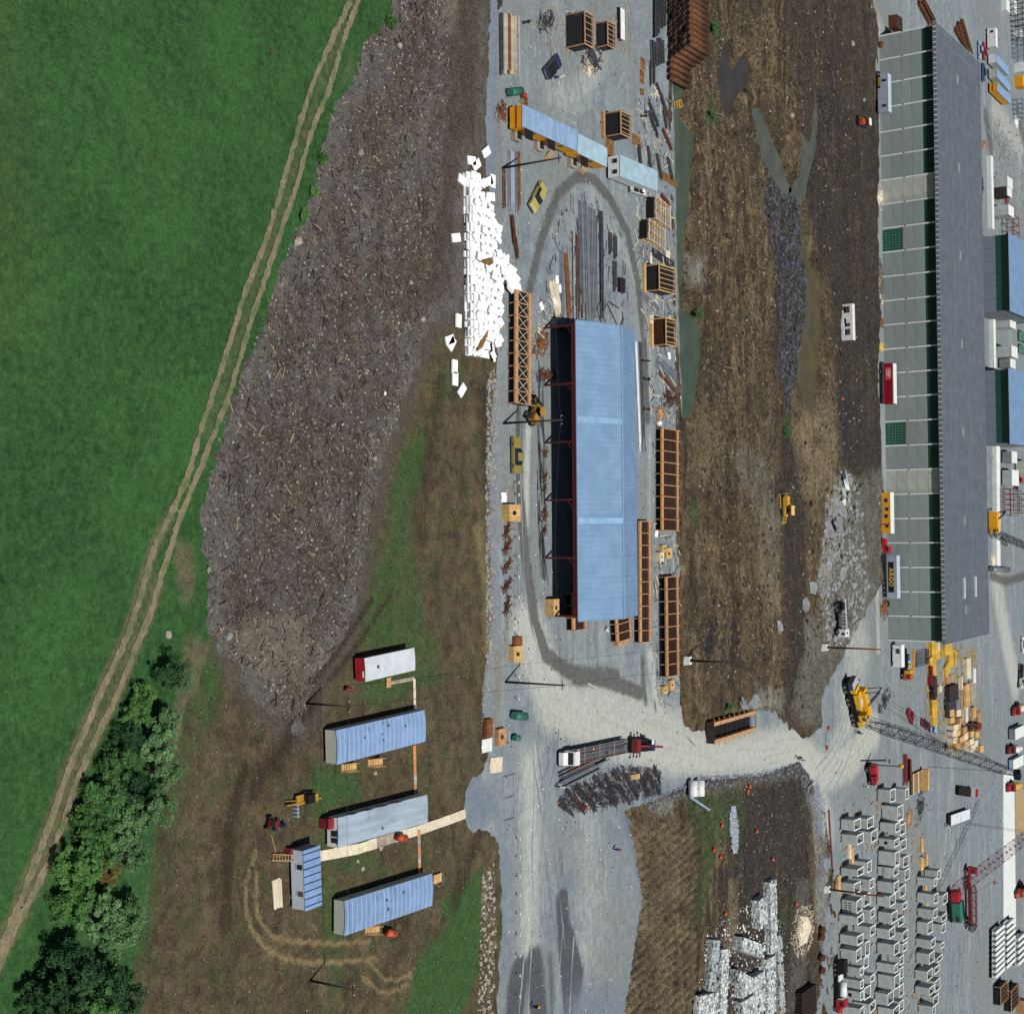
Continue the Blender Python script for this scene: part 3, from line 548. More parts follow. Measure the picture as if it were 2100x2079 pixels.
# ------------------------------------------------------------------ small builders
def wheel(par, p, r, wd, axis=(0,1,0), sub=True):
    a = Vector(axis); p = Vector(p)
    t = MB().cyl(p - a * wd/2, p + a * wd/2, r, 12).build('tyre', m_black)
    h = MB().cyl(p - a * (wd/2 + .01), p + a * (wd/2 + .01), r * .5, 8).build('rim', m_steel2)
    t.parent = par; h.parent = t; t.name = 'wheel'; return t
def car(label, cat, loc, rz, paint, kind='sedan', L=5.2, name='parked_car', group=None):
    t = thing(name, label, cat, loc, rz, group); W = 1.9; h = L / 2
    body = MB().extr([(-h,.35),(-h,.78),(-h+.15,.9),(h-.3,.88),(h,.72),(h,.35)], -W/2, W/2, inset=0.06).build('body', paint, t)
    MB().box(-h-.06, -h+.04, -W/2+.1, W/2-.1, .4, .58).build('bumper', m_steel2, t); MB().box(h-.04, h+.06, -W/2+.1, W/2-.1, .4, .58).build('bumper', m_steel2, t)
    if kind == 'pickup': a, b, c, d = -.1, 1.3, .15, 1.0
    elif kind == 'wagon': a, b, c, d = -h+.2, 1.1, -h+.5, .6
    else: a, b, c, d = -1.5, 1.05, -.85, .35
    MB().frus(a, b, -.86, .86, .88, c, d, -.68, .68, 1.38).build('glasshouse', m_glass, t)
    MB().box(c-.02, d+.02, -.7, .7, 1.375, 1.44).build('roof', paint, t)
    if kind == 'pickup':
        MB().box(-h+.12, -.25, -.78, .78, .905, .93).build('load_bed', m_dark, t)
        for s in (-1, 1): MB().box(-h+.02, -.2, s*.9-.05, s*.9+.05, .88, 1.12).build('bed_side', paint, t)
        MB().box(-h, -h+.08, -.9, .9, .88, 1.12).build('tailgate', paint, t)
    for sx in (-1.55, 1.6):
        for sy in (-1, 1): wheel(t, (sx * L / 5.2, sy * .85, .34), .34, .22)
    for sy in (-1, 1):
        MB().box(h-.02, h+.03, sy*.7-.14, sy*.7+.14, .62, .76).build('headlight', m_white, t); MB().box(-h-.03, -h+.02, sy*.7-.14, sy*.7+.14, .64, .76).build('tail_light', m_red, t)
    return t
def text_mesh(body, size, m, par, loc, rot):
    cu = bpy.data.curves.new('lettering', 'FONT'); cu.body = body; cu.size = size; cu.extrude = .01; cu.align_x = 'CENTER'; cu.align_y = 'CENTER'; cu.space_character = 1.15; cu.offset = .018 * size
    tmp = bpy.data.objects.new('lettering', cu); COL.objects.link(tmp); bpy.context.view_layer.update()
    me = bpy.data.meshes.new_from_object(tmp.evaluated_get(bpy.context.evaluated_depsgraph_get())); bpy.data.objects.remove(tmp)
    me.materials.clear(); me.materials.append(m); o = link(bpy.data.objects.new('lettering', me), par); o.location = loc; o.rotation_euler = rot; return o
def semitrailer(label, loc, rz, L, paint, H=2.6, z0=1.15, sign=None, roofm=None, name='semi_trailer', wheels_at=(-.34,-.22)):
    """box trailer; near side is local -y"""
    t = thing(name, label, 'trailer', loc, rz); W = 2.45
    b = MB().box(-L/2, L/2, -W/2, W/2, z0, z0+H).build('body', paint, t)
    MB().box(-L/2+.05, L/2-.05, -W/2+.05, W/2-.05, z0+H, z0+H+.05).build('roof', roofm or m_tin, t)
    MB().box(-L/2, L/2, -W/2-.03, -W/2, z0+H-.14, z0+H+.03).build('top_rail', m_silver, b); MB().box(-L/2, L/2, -W/2-.03, -W/2, z0, z0+.14).build('bottom_rail', m_steel2, b)
    for k in range(1, int(L/1.2)): MB().box(-L/2+k*1.2-.02, -L/2+k*1.2+.02, -W/2-.02, -W/2, z0+.14, z0+H-.14).build('side_rib', paint, b)
    MB().box(-L/2+.3, L/2-.3, -.5, .5, z0-.25, z0-.02).build('chassis', m_dark, t)
    for s in wheels_at:
        for y in (-1, 1): wheel(t, (s*L, y*1.0, .5), .5, .45)
    for y in (-.8, .8): MB().box(L*.28-.08, L*.28+.08, y-.08, y+.08, .02, z0).build('landing_leg', m_dark, t)
    return t
def semi_cab(label, loc, rz, paint, name='truck_tractor'):
    t = thing(name, label, 'truck', loc, rz)
    MB().box(-3, 2.6, -.5, .5, .55, .85).build('chassis', m_dark, t)
    MB().extr([(1.0,.7),(1.0,1.7),(2.6,1.6),(2.8,1.4),(2.8,.7)], -.8, .8, inset=.1).build('hood', paint, t)
    c = MB().frus(-.7, 1.0, -1.1, 1.1, .8, -.65, .75, -1.0, 1.0, 2.6).build('cab', paint, t)
    MB().frus(.96, 1.03, -.9, .9, 1.75, .8, .87, -.85, .85, 2.4).build('windscreen', m_glass, c)
    for s in (-1, 1):
        MB().box(-.2, .7, s*1.06-.04, s*1.06+.04, 1.75, 2.35).build('side_window', m_glass, c)
        MB().cyl((-.9, s*.9, .8), (-.9, s*.9, 3.0), .08, 6).build('exhaust_stack', m_steel2, t)
        wheel(t, (2.0, s*1.0, .5), .5, .3); wheel(t, (-1.2, s*1.0, .5), .5, .5); wheel(t, (-2.4, s*1.0, .5), .5, .5)
        MB().box(1.5, 2.5, s*1.0-.16, s*1.0+.16, 1.0, 1.12).build('fender', paint, t)
        MB().cyl((.2, s*.95, .75), (-.7, s*.95, .75), .26, 8).build('fuel_tank', m_steel2, t)
    MB().box(2.78, 2.86, -1.1, 1.1, .5, .8).build('bumper', m_steel2, t)
    return t
def house_trailer(label, loc, rz, L, W, H, wall, roof, end=None, name='office_trailer', seam=None, seams=0, z0=.55, camber=.18, group=None, windows=(), side=None):
    """local x runs along the trailer from its near end; near end wall at x=0"""
    t = thing(name, label, 'trailer', loc, rz, group)
    MB().box(.3, L-.3, -W/2+.25, W/2-.25, .05, z0).build('undercarriage', m_dark, t)
    n = 6; prof = [(-W/2, z0), (-W/2, z0+H)] + [(-W/2 + W*i/n, z0+H + camber * math.sin(PI*i/n)) for i in range(1, n)] + [(W/2, z0+H), (W/2, z0)]
    wl = MB().extr(prof, .03, L-.03, ax='x').build('body', wall, t)
    top = [(-W/2-.05 + (W+.1)*i/n, z0+H+.02 + camber * math.sin(PI*i/n)) for i in range(n+1)]
    MB().extr(top + [(a, b+.05) for a, b in reversed(top)], -.06, L+.06, ax='x').build('roof', roof, t)
    if end is not None: MB().extr([(a, b) for a, b in prof], .0, .03, ax='x').build('end_wall', end, t)
    if seam is not None:
        r = t.children[-1] if end is None else t.children[-2]
        for k in range(seams):
            x = L * (k + .5) / seams
            tp = [(a, b+.055) for a, b in top]
            MB().extr(tp + [(a, b+.05) for a, b in reversed(tp)], x-.05, x+.05, ax='x').build('roof_seam', seam, t)
    for (x, y, ww, hh, face) in windows:
        if face == 'end': wn = MB().box(-.05, .0, y-ww/2, y+ww/2, z0+hh, z0+hh+.9).build('window', m_glass, t); MB().box(-.07, -.01, y-ww/2-.08, y+ww/2+.08, z0+hh-.08, z0+hh).build('window_sill', m_white, wn)
        else:
            s = 1 if face == 'left' else -1
            wn = MB().box(x-ww/2, x+ww/2, s*(W/2), s*(W/2+.05), z0+hh, z0+hh+.9).build('window', m_glass, t); MB().box(x-ww/2-.06, x+ww/2+.06, s*(W/2), s*(W/2+.07), z0+hh-.08, z0+hh).build('window_sill', m_white, wn)
    for x in (.18*L, .82*L):
        for y in (-W/2+.35, W/2-.35): MB().box(x-.2, x+.2, y-.2, y+.2, .0, z0).build('support_block', m_concd, t)
    return t
def bundle(name, label, cat, p, q, n, r, m, width, layers=1, group=None, z=ZY, sag=0, jit=.3, kind='rod', ends=None):
    """parallel bars from p to q (world points); each bar a part"""
    p = Vector(p); q = Vector(q); d = q - p; L = d.length; rz = math.atan2(d.y, d.x)
    t = thing(name, label, cat, p, rz, group)
    meshes = [MB().cyl((0,0,0), (L*k, 0, 0), r, 6).mesh(kind, m) for k in (1.0, .93, .86)]
    per = max(1, n // layers)
    for i in range(n):
        y = ((i % per) - (per-1)/2) * width / per + random.uniform(-.2,.2)*width/per; l = i // per
        b = link(bpy.data.objects.new(kind, meshes[i % 3]), t); b.location = (random.uniform(0, jit), y, r*(1.02 + 1.9*l)); b.rotation_euler = (0, 0, random.uniform(-.004,.004)*jit*4)
    for f in (.15, .85): MB().box(L*f-.06, L*f+.06, -width/2-.15, width/2+.15, 0, r*.9).build('bearer', m_wood, t)
    return t
def stack(name, label, cat, loc, rz, nx, ny, nz, d, m, gap=.03, group=None, piece='plank', jit=.0):
    """a stack of equal pieces d=(lx,ly,lz), nx x ny x nz"""
    t = thing(name, label, cat, loc, rz, group); me = MB().box(-d[0]/2, d[0]/2, -d[1]/2, d[1]/2, 0, d[2]).mesh(piece, m)
    for k in range(nz):
        for i in range(nx):
            for j in range(ny):
                b = link(bpy.data.objects.new(piece, me), t)
                b.location = ((i-(nx-1)/2)*(d[0]+gap) + random.uniform(-jit,jit), (j-(ny-1)/2)*(d[1]+gap) + random.uniform(-jit,jit)*.3, k*(d[2]+.01)); b.rotation_euler = (0,0,random.uniform(-jit,jit)*.2)
    return t
def pole(label, base, topx, z=0.0, r=.19):
    b = G(base[0], base[1], z); H = hgt(base, topx)
    t = thing('utility_pole', label, 'pole', b)
    MB().cyl((0,0,-.3), (0,0,H), r, 10, r*.62).build('pole', m_dwood, t, True)
    MB().beam((-.7,0,H-.35), (.7,0,H-.35), .1, .12).build('crossarm', m_dwood, t)
    for x in (-.6, 0, .6): MB().cyl((x,0,H-.29), (x,0,H-.1), .05, 6).build('insulator', m_white, t)
    return t, Vector((b.x, b.y, H-.1))
def wire(label, a, b, sag=.8, r=.022):
    a = Vector(a); b = Vector(b); n = 14
    pts = [a.lerp(b, i/n) - Vector((0,0,sag*4*(i/n)*(1-i/n))) for i in range(n+1)]
    return tag(MB().tube(pts, r, 4).build('overhead_wire', m_cable), label, 'wire', 'overhead wires')
# ------------------------------------------------------------------ the large plant building
def plant():
    a = G(1803, 75, ZY); b = G(1822, 1312, ZY); d = b - a; L = d.length; rz = math.atan2(d.y, d.x)
    H = 13.6; t = thing('plant_building', 'very long grey clad plant building with green window band under the eaves', 'building', a, rz)
    e = G(2004, 133, H) - a; D = max(28, min(60, abs(-e.x*math.sin(rz) + e.y*math.cos(rz))))
    MB().box(0, L, .35, D-.1, 0, H).build('core_wall', m_concd, t)
    nb = 25; bw = L / nb; gz = 10.4
    rows = [0, 2.6, 5.2, 7.8, gz]
    pm = MB().box(.16, bw-.16, .0, .34, .02, 2.56).mesh('cladding_panel', m_clad); pm2 = MB().box(.16, bw-.16, .0, .34, .02, 2.56).mesh('cladding_panel', m_clad2)
    gm = MB().box(.16, bw-.16, .1, .33, 0, H-gz).mesh('green_panel', m_dgreen); pil = MB().box(-.17, .17, -.14, .34, 0, H-.05).mesh('pilaster', m_conc2)
    fin = MB().box(-.03, .03, -.1, .1, 1.1, H-gz).mesh('mullion', m_dark)
    doors = {8: 1, 16: 1}; plain = {6, 18}
    for i in range(nb):
        x = i * bw
        for k in range(4):
            if i in doors and k < 2: continue
            o = link(bpy.data.objects.new('cladding_panel', pm2 if i in plain else pm), t); o.location = (x, 0, rows[k])
        if i in plain:
            o = link(bpy.data.objects.new('cladding_panel', pm2), t); o.location = (x, 0, gz)
        else:
            o = link(bpy.data.objects.new('green_panel', gm), t); o.location = (x, 0, gz)
            for k in range(1, 9):
                f = link(bpy.data.objects.new('mullion', fin), o); f.location = (bw*k/9, 0, 0)
        o = link(bpy.data.objects.new('pilaster', pil), t); o.location = (x, 0, 0)
        dp = MB().box(-.12, .12, -.2, -.141, 5.6, 5.9).mesh('outlet', m_dark) if i == 0 else dp
        f = link(bpy.data.objects.new('outlet', dp), o)
        if i in doors:
            g = MB().box(x+.5, x+bw-.3, .06, .3, 0, 5.1).build('sliding_door', m_dgreen, t)
            MB().box(x+.3, x+bw-.2, -.04, .05, 5.1, 5.25).build('door_track', m_org, g)
            for k in range(9): MB().box(x+.5+(bw-.8)*k/8-.035, x+.5+(bw-.8)*k/8+.035, .02, .06, 0, 5.1).build('door_bar', m_ltgreen, g)
            for k in range(7): MB().box(x+.5, x+bw-.3, .0, .02, .1+k*.8, .16+k*.8).build('door_bar', m_ltgreen, g)
    o = link(bpy.data.objects.new('pilaster', pil), t); o.location = (L, 0, 0)
    r = MB().box(-.6, L+.6, -.75, D, H, H+.5).build('roof', m_proof, t)
    MB().box(-.65, L+.65, -.86, -.755, H-.25, H+.62).build('fascia', m_steel2, r)
    MB().box(-.65, -.6, -.75, D, H-.1, H+.62).build('verge', m_tin, r); MB().box(L+.6, L+.66, -.75, D, H-.1, H+.62).build('verge', m_tin, r)
    bk = MB().box(-.1, .1, -1.0, -.86, -.15, .64).mesh('bracket', m_white)
    for k in range(int(L/1.25)):
        q = link(bpy.data.objects.new('bracket', bk), r); q.location = (k*1.25+.6, 0, H)
    for x in range(8, int(L), 22): MB().box(x, x+2.2, D*.42, D*.42+1.5, H+.5, H+.62).build('roof_hatch', m_concd, r)
    for x in (L*.884, L*.884+.02): pass
    for y in (D*.40, D*.66): MB().box(L*.90, L*.935, y, y+.35, H+.5, H+.9).build('roof_vent', m_white, r)
    for k, y in enumerate((D*.3, D*.62)): MB().box(0, L, y, y+.12, H+.5, H+.53).build('roof_joint', m_concd, r)
    return t, H, D
PLANT, PH, PD = plant()
def small_plant(label, y0, y1):
    H = 10.5; a = G(2026, y0, 0); a.z = ZY; z = 10.5
    n = G(2066, y0, H); f = G(2069, y1, H); d = f - n; L = d.length; rz = math.atan2(d.y, d.x)
    t = thing('workshop_building', label, 'building', (n.x, n.y, 0), rz)
    MB().box(0, L, .3, 34, 0, H).build('wall', m_concd, t)
    nb = 6; bw = L/nb
    for i in range(nb):
        MB().box(i*bw+.03, (i+1)*bw-.03, .0, .29, 0, 7.0).build('cladding_panel', mat('slate_cladding', C(118,128,142), .8, .05, .5), t)
        MB().box(i*bw+.03, (i+1)*bw-.03, .06, .29, 7.05, H).build('green_panel', m_dgreen, t)
    r = MB().box(-.3, L+.3, -.6, 34.3, H, H+.35).build('roof', m_broof, t)
    MB().box(-.32, L+.32, -.66, -.605, H-.15, H+.4).build('gutter', m_dark, r)
    return t
small_plant('grey workshop with blue metal roof behind the plant, upper of the two', 480, 636)
small_plant('grey workshop with blue metal roof behind the plant, lower of the two', 757, 908)
# ------------------------------------------------------------------ open shed with blue roof
m_shedsteel = mat('dark_red_shed_steel', C(84,30,32), .7, .2, 1.5)
def shed():
    a = G(1115, 669, ZY); b = G(1120, 1266, ZY); d = b - a; L = d.length; rz = math.atan2(d.y, d.x)
    t = thing('open_shed', 'long open sided shed with corrugated blue roof on red steel posts', 'building', a, rz)
    H = hgt((1117, 790), 1181); ca, sa = math.cos(rz), math.sin(rz)
    def ly(px, py, z): q = G(px, py, z) - a; return -q.x*sa + q.y*ca
    yf = (ly(1300, 700, H) + ly(1304, 1255, H)) / 2; yr = yf / 2
    lo, hi = H, H + 6
    for _ in range(30):
        m = (lo+hi)/2; q = a + Vector((L/2*ca - yr*sa, L/2*sa + yr*ca, 0)); q = np.array([q.x, q.y, m - HCAM]); x = 1050 + FPX*(q@_U)/(q@_F)
        if x < 1273: lo = m
        else: hi = m
    R = lo; n = 5
    for s, (y0, z0, y1, z1) in enumerate(((.02, H+.02, yr, R), (yr, R, yf, H))):
        rf = thing; o = MB().add([(-.5,y0,z0),(L+.5,y0,z0),(L+.5,y1,z1),(-.5,y1,z1),(-.5,y0,z0+.08),(L+.5,y0,z0+.08),(L+.5,y1,z1+.08),(-.5,y1,z1+.08)], [(0,3,2,1),(4,5,6,7),(0,1,5,4),(1,2,6,5),(2,3,7,6),(3,0,4,7)]).build('roof_slope', m_broof, t)
        sheets = int(L / 3.0)
        for k in range(sheets + 1):
            x = -.5 + (L+1) * k / sheets
            MB().beam((x, y0, z0+.1), (x, y1, z1+.1), .07, .035).build('sheet_lap', m_broof, o)
    for fx in (.315, .66):
        x = L*fx; MB().add([(x,.1,H-.02),(x+.9,.1,H-.02),(x+.9,yr-.2,R-.05),(x,yr-.2,R-.05)], [(0,1,2,3)]).build('skylight_sheet', mat('weathered_skylight', C(134,172,204), .5, .12, .8), t).location = (0,0,.2)
    MB().beam((-.5, yr, R+.12), (L+.5, yr, R+.12), .4, .06).build('ridge_cap', m_galv, t)
    MB().beam((-.5, -.02, H-.08), (L+.5, -.02, H-.08), .08, .2).build('eave_gutter', m_shedsteel, t)
    for i in range(6):
        x = .3 + (L-.6) * i / 5
        for y in (.0, yf):
            p = MB().box(x-.14, x+.14, y-.14, y+.14, -.2, H-.3).build('post', m_shedsteel, t)
            if y == 0 and i < 5: MB().beam((x, y, H-1.6), (x+1.4, y, H-.5), .12).build('brace', m_shedsteel, p)
        f = MB().beam((x, 0, H-.2), (x, yr, R-.2), .18, .3).beam((x, yr, R-.2), (x, yf, H-.2), .18, .3).beam((x, 0, H-.3), (x, yf, H-.3), .12, .2).build('roof_frame', m_shedsteel, t)
    MB().beam((0, yf-.1, (H-.4)/2), (L, yf-.1, (H-.4)/2), .06, H-.4).build('rear_light_blocker', m_dwood, t)  # unseen back wall, added to keep sky light out of the shed
    for x in (.05, L-.05): MB().beam((x, 2.0, (H-.4)/2), (x, yf-.3, (H-.4)/2), .06, H-.4).build('end_light_blocker', m_dwood, t)  # end walls added to darken the shed interior
    MB().beam((0, 0, H-.5), (L, 0, H-.5), .2, .3).build('eave_beam', m_shedsteel, t)
    return t, L, H, yf
SHED, SL, SHH, SYF = shed()
# corner of a second shed entering at the top of the view
def shed2():
    a = G(1163, -40, ZY); t = thing('open_shed', 'corner of a second blue roofed shed with red posts beside the cube formwork', 'building', a, YAW)
    MB().add([(-12,-.4,6.0),(1.2,-.4,6.0),(1.2,7.5,8.0),(-12,7.5,8.0),(-12,-.4,6.1),(1.2,-.4,6.1),(1.2,7.5,8.1),(-12,7.5,8.1)], [(0,3,2,1),(4,5,6,7),(0,1,5,4),(1,2,6,5),(2,3,7,6),(3,0,4,7)]).build('roof_slope', m_broof, t)
    for x, y in ((.6,0),(-6,0),(.6,7.4),(-6,7.4)): MB().box(x-.13,x+.13,y-.13,y+.13,-.2,6.0 if y == 0 else 7.9).build('post', m_oxide, t)
    MB().beam((-12,0,5.85),(1.2,0,5.85),.16,.25).build('eave_beam', m_oxide, t); MB().beam((1.0,0,5.8),(1.0,7.5,7.8),.16,.25).build('rafter', m_oxide, t)
shed2()
# ------------------------------------------------------------------ office trailers in the field
def trailer4(label, base, n1, n2, f1, f2, wall, roof, end, seam=None, seams=0, windows=(), camber=.16, name='office_trailer'):
    zt = hgt(base, n1[0]); A, B, C_, D = G(*n1, zt), G(*n2, zt), G(*f1, zt), G(*f2, zt)
    m0 = (A+B)/2; m1 = (C_+D)/2; d = m1 - m0; rz = math.atan2(d.y, d.x)
    return house_trailer(label, (m0.x, m0.y, .05), rz, d.length, (A-B).length, zt-.6, wall, roof, end, name, seam, seams, windows=windows, camber=camber)
m_troof = mat('blue_sheet_roof', C(126,156,198), .5, .12, .6, spec=.3, grime=(C(92,112,142),.5))
m_groof = mat('grey_sheet_roof', C(160,176,190), .5, .16, .5, spec=.3, stretch=(.3,2,1), grime=(C(124,138,152),.5))
m_grwall = mat('sage_wall', C(186,192,178), .7, .06, .6)
m_bwall = mat('pale_blue_wall', C(196,208,218), .6, .06, .6)
tA = trailer4('short trailer with red end wall and white roof, topmost of the field trailers', (721,1349), (748,1350), (748,1397), (848,1328), (850,1374), m_dred, mat('white_sheet_roof', C(206,214,220), .5, .08, .6), m_red, camber=.08)
MB().box(-.05, -.0, -1.0, -.2, 1.7, 1.95).build('vent_louvre', m_white, tA)
MB().box(2, 2.4, -.3, .1, 2.95, 3.1).build('roof_vent', m_white, tA)
tB = trailer4('long office trailer with seamed blue roof and sage end wall, behind the red trailer', (659,1496), (688.6,1498), (690.4,1566.5), (868.4,1456.5), (872,1519), m_grwall, m_troof, m_grwall, m_tin, 20)
tC = trailer4('long trailer with plain grey roof and white end wall with porch box', (662.5,1674.5), (691.4,1677.5), (693.2,1737.5), (874,1629), (875.8,1686), m_bwall, m_groof, m_white, windows=((3,0,1.2,.9,'left'),(6,0,1.2,.9,'left'),(9,0,1.2,.9,'left'),(12,0,1.2,.9,'left')), camber=.1)
tE = trailer4('long office trailer with seamed blue roof, lowest of the field trailers', (676.2,1845), (704.6,1848), (706.7,1917), (884.3,1792), (885.8,1855), m_grwall, m_troof, m_grwall, m_tin, 20)
w_ = MB().box(-.06, -.0, -1.3, .2, 1.25, 2.15).build('window', m_glass, tC); MB().box(-.08,-.02,-.62,-.5,1.2,2.2).build('window_mullion', m_white, w_); MB().box(-.09,-.061,-1.45,.35,2.15,2.25).build('window_trim', m_blue, w_)
pb = MB().box(-1.0, -.03, .55, 1.75, .15, 1.6).build('porch_box', m_dred, tC); MB().box(-1.05, -.0, .5, 1.8, 1.6, 1.68).build('porch_roof', m_dred, pb)
for tr, xs in ((tB, ((5.2,.4,.1),(8.6,.3,.7),(8.9,-.5,.5),(10,1.2,.5),(13.5,.6,.3))), (tE, ((8,.6,.5),(8.3,-.6,.5),(11.5,.9,.5))), (tC, ((8.4,-.9,.5),))):
    for x, y, s in xs:
        v = MB().cyl((x,y,2.2),(x,y,2.62),.11,8).build('roof_vent', m_steel2, tr); MB().cyl((x,y,2.62),(x,y,2.66),.17,8).build('vent_cap', m_steel2, v)
def trD():
    zt = hgt((588,1745), 621); A, B, C_, D = G(620.6,1743,zt), G(625,1866,zt), G(654.8,1735,zt), G(658.3,1855,zt)
    m0 = (A+C_)/2; m1 = (B+D)/2; d = m1-m0; W = ((A-C_).length+(B-D).length)/2
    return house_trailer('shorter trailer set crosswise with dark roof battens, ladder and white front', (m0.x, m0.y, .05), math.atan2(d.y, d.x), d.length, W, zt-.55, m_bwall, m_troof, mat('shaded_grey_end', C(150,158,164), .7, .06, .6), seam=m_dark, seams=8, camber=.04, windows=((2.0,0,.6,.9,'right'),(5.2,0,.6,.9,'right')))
tD = trD()
t = thing('timber_porch', 'wooden porch ladder and red step box at the front of the crosswise trailer', 'porch', G(592,1757,.05), head((592,1757),(560,1757)))
for y in (-.35,.35): MB().beam((0,y,1.1),(3.2,y,.25),.1).build('rail', m_wood, t)
for k in range(8): MB().beam((.2+k*.4,-.4,1.05-k*.105),(.2+k*.4,.4,1.05-k*.105),.09,.05).build('rung', m_wood, t)
MB().box(-.3,.9,-1.1,-.4,.0,1.0).build('step_box', m_dred, t)
for a, b in (((1.8,.3,.0),(1.8,.3,.9)),((2.4,-.3,0),(2.4,-.3,.7)),((2.2,-.2,0),(3.6,-2.6,.05)),((1.6,-.9,0),(2.2,-.1,.7))): MB().beam(a,b,.08).build('prop', m_wood, t)
# boardwalks
def boardwalk(label, pts, wd, n, m, z=.16, name='boardwalk'):
    q = [G(p[0], p[1], z) for p in pts]; t = thing(name, label, 'walkway', (q[0].x, q[0].y, 0))
    for a, b in zip(q[:-1], q[1:]):
        d = b - a
        for k in range(n):
            c = a + d*(k+.5)/n - q[0]; MB().obox((c.x, c.y, z+.05+random.uniform(-.012,.012)), (d.length/n-.04, wd*random.uniform(.94,1.04), .07), math.atan2(d.y,d.x)).build('board_panel', m if random.random() < .75 else m_wood2, t)
    return t
boardwalk('wide plank boardwalk leading past the grey roofed trailer to the gravel', [(655,1755),(735,1740),(790,1722),(855,1703),(905,1686),(954,1668)], 1.35, 3, m_ply2)
boardwalk('narrow plank path in front of the red end trailer', [(800,1400),(849,1391),(850,1454)], .5, 3, m_ply2)
boardwalk('orange brown plank path between the two upper long trailers', [(849,1528),(851,1610),(851,1632)], .6, 4, mat('orange_plank', C(206,138,92), .85, .15, 2))
boardwalk('orange brown plank path leading to the lowest trailer', [(858,1700),(860,1788)], .6, 5, mat('orange_plank', C(206,138,92), .85, .15, 2))
t = thing('door_step', 'small square plywood landing beside the red end trailer', 'platform', G(794,1399,.1)); MB().obox((0,0,.25),(1.3,.9,.1),YAW).build('deck', m_ply, t); [MB().box(x-.05,x+.05,y-.05,y+.05,0,.2).build('leg', m_wood, t) for x in (-.5,.5) for y in (-.3,.3)]
for lab, pp in (('wooden steps under the near side door of the upper seamed trailer',(712,1572)),('wooden steps by the middle door of the upper seamed trailer',(766,1562)),('wooden handrail steps along the lowest trailer side',(760,1905))):
    t = thing('wooden_steps', lab, 'steps', G(*pp,.05), head(pp,(pp[0]+40,pp[1]-9)))
    for k in range(4): MB().box(-1.2+k*.3,-.9+k*.3,-.5,.5,.0,.2+k*.17).build('step', m_ply, t)
    for y in (-.5,.5):
        MB().beam((-1.2,y,.9),(.6,y,1.6),.07).build('handrail', m_wood, t)
        for x in (-1.1,.5): MB().beam((x,y,0),(x,y,1.0 if x<0 else 1.55),.07).build('post', m_wood, t)
    MB().box(0,.9,-.5,.5,.72,.8).build('landing', m_ply, t)
for lab, pp in (('orange oil tank on stand beside the grey roofed trailer',(812,1716)),('orange oil tank beside the lowest trailer',(790,1911)),('small red gas bottle cart on the grass by the utility pole',(708,1412))):
    s = .55 if 'gas' in lab else 1
    t = thing('oil_tank', lab, 'tank', G(*pp,.1), head(pp,(pp[0]+40,pp[1]+6)))
    MB().cyl((-.8*s,0,1.0*s),(.8*s,0,1.0*s),.5*s,14).build('tank', m_org if s == 1 else m_dred, t, True)
    for x in (-.6*s,.6*s):
        for y in (-.35*s,.35*s): MB().box(x-.04,x+.04,y-.04,y+.04,-.1,.75*s).build('leg', m_dark, t)
    MB().cyl((0,0,1.48*s),(0,0,1.75*s),.08,6).build('filler', m_steel2, t)
# survey drill / auger rig
m_dully = mat('dull_yellow_paint', C(170,128,44), .7, .25, 2, grime=(C(60,50,38),.8))
t = thing('drill_rig', 'small yellow towed drill rig resting in the trailer field', 'drill rig', G(612,1638,.1), head((585,1640),(655,1622)))
MB().beam((-2.6,-.3,.5),(3.0,-.3,.9),.22,.3).build('mast', m_dully, t); MB().box(-1.0,2.2,-.6,.6,.45,.7).build('frame', m_dully, t); MB().box(.2,1.4,-.5,.55,.7,1.5).build('engine', m_dark, t); MB().box(1.4,2.2,-.45,.45,.7,1.25).build('hopper', m_dully, t)
for k in range(4): MB().cyl((-.9,-.5-.45*k,.0),(-.9,-.5-.45*k,.75),.17,8).build('gas_bottle', m_silver, t)
for y in (-.7,.7): wheel(t,(.8,y,.38),.38,.22)
MB().beam((-1,.0,.5),(-2.6,.2,.25),.1).build('drawbar', m_dully, t)
t = thing('small_tractor', 'dark red two wheeled tractor standing in the trailer field', 'tractor', G(553,1688,.05), head((538,1682),(575,1692)))
MB().extr([(-.9,.5),(-.9,1.1),(.3,1.0),(.9,.8),(.9,.5)],-.35,.35,inset=.05).build('body', m_dred, t); MB().box(-.9,-.3,-.4,.4,1.1,1.2).build('seat', m_dark, t)
for x,r in ((-.6,.5),(.8,.33)):
    for y in (-.6,.6): wheel(t,(x,y,r),r,.25)
MB().cyl((.3,0,1),(.3,0,1.5),.05,6).build('exhaust', m_dark, t)
tag(MB().cyl((0,0,0),(0,0,.9),.3,12).cyl((0,0,.9),(0,0,.93),.24,12).build('oil_drum', m_navy), 'dark blue oil drum beside the small red tractor', 'drum').location = G(574,1690,.05)
stack('plank_pile', 'pile of long pale planks in front of the crosswise trailer', 'planks', G(568,1832,.1), head((566,1800),(570,1862)), 1, 6, 2, (3.4,.22,.06), m_ply2, piece='plank', jit=.15)
t = thing('dog_house', 'plywood landing with hose at the far end of the lowest trailer', 'platform', G(893,1800,.05), YAW); MB().box(-.6,.6,-.9,.9,.3,.4).build('deck', m_ply, t); [MB().box(x-.05,x+.05,y-.05,y+.05,0,.3).build('leg', m_wood, t) for x in (-.5,.5) for y in (-.8,.8)]; MB().tube([(math.cos(a)*.9+.4, math.sin(a)*.9+1.0,.06) for a in [k*.5 for k in range(14)]],.04,5).build('hose', m_wood2, t)
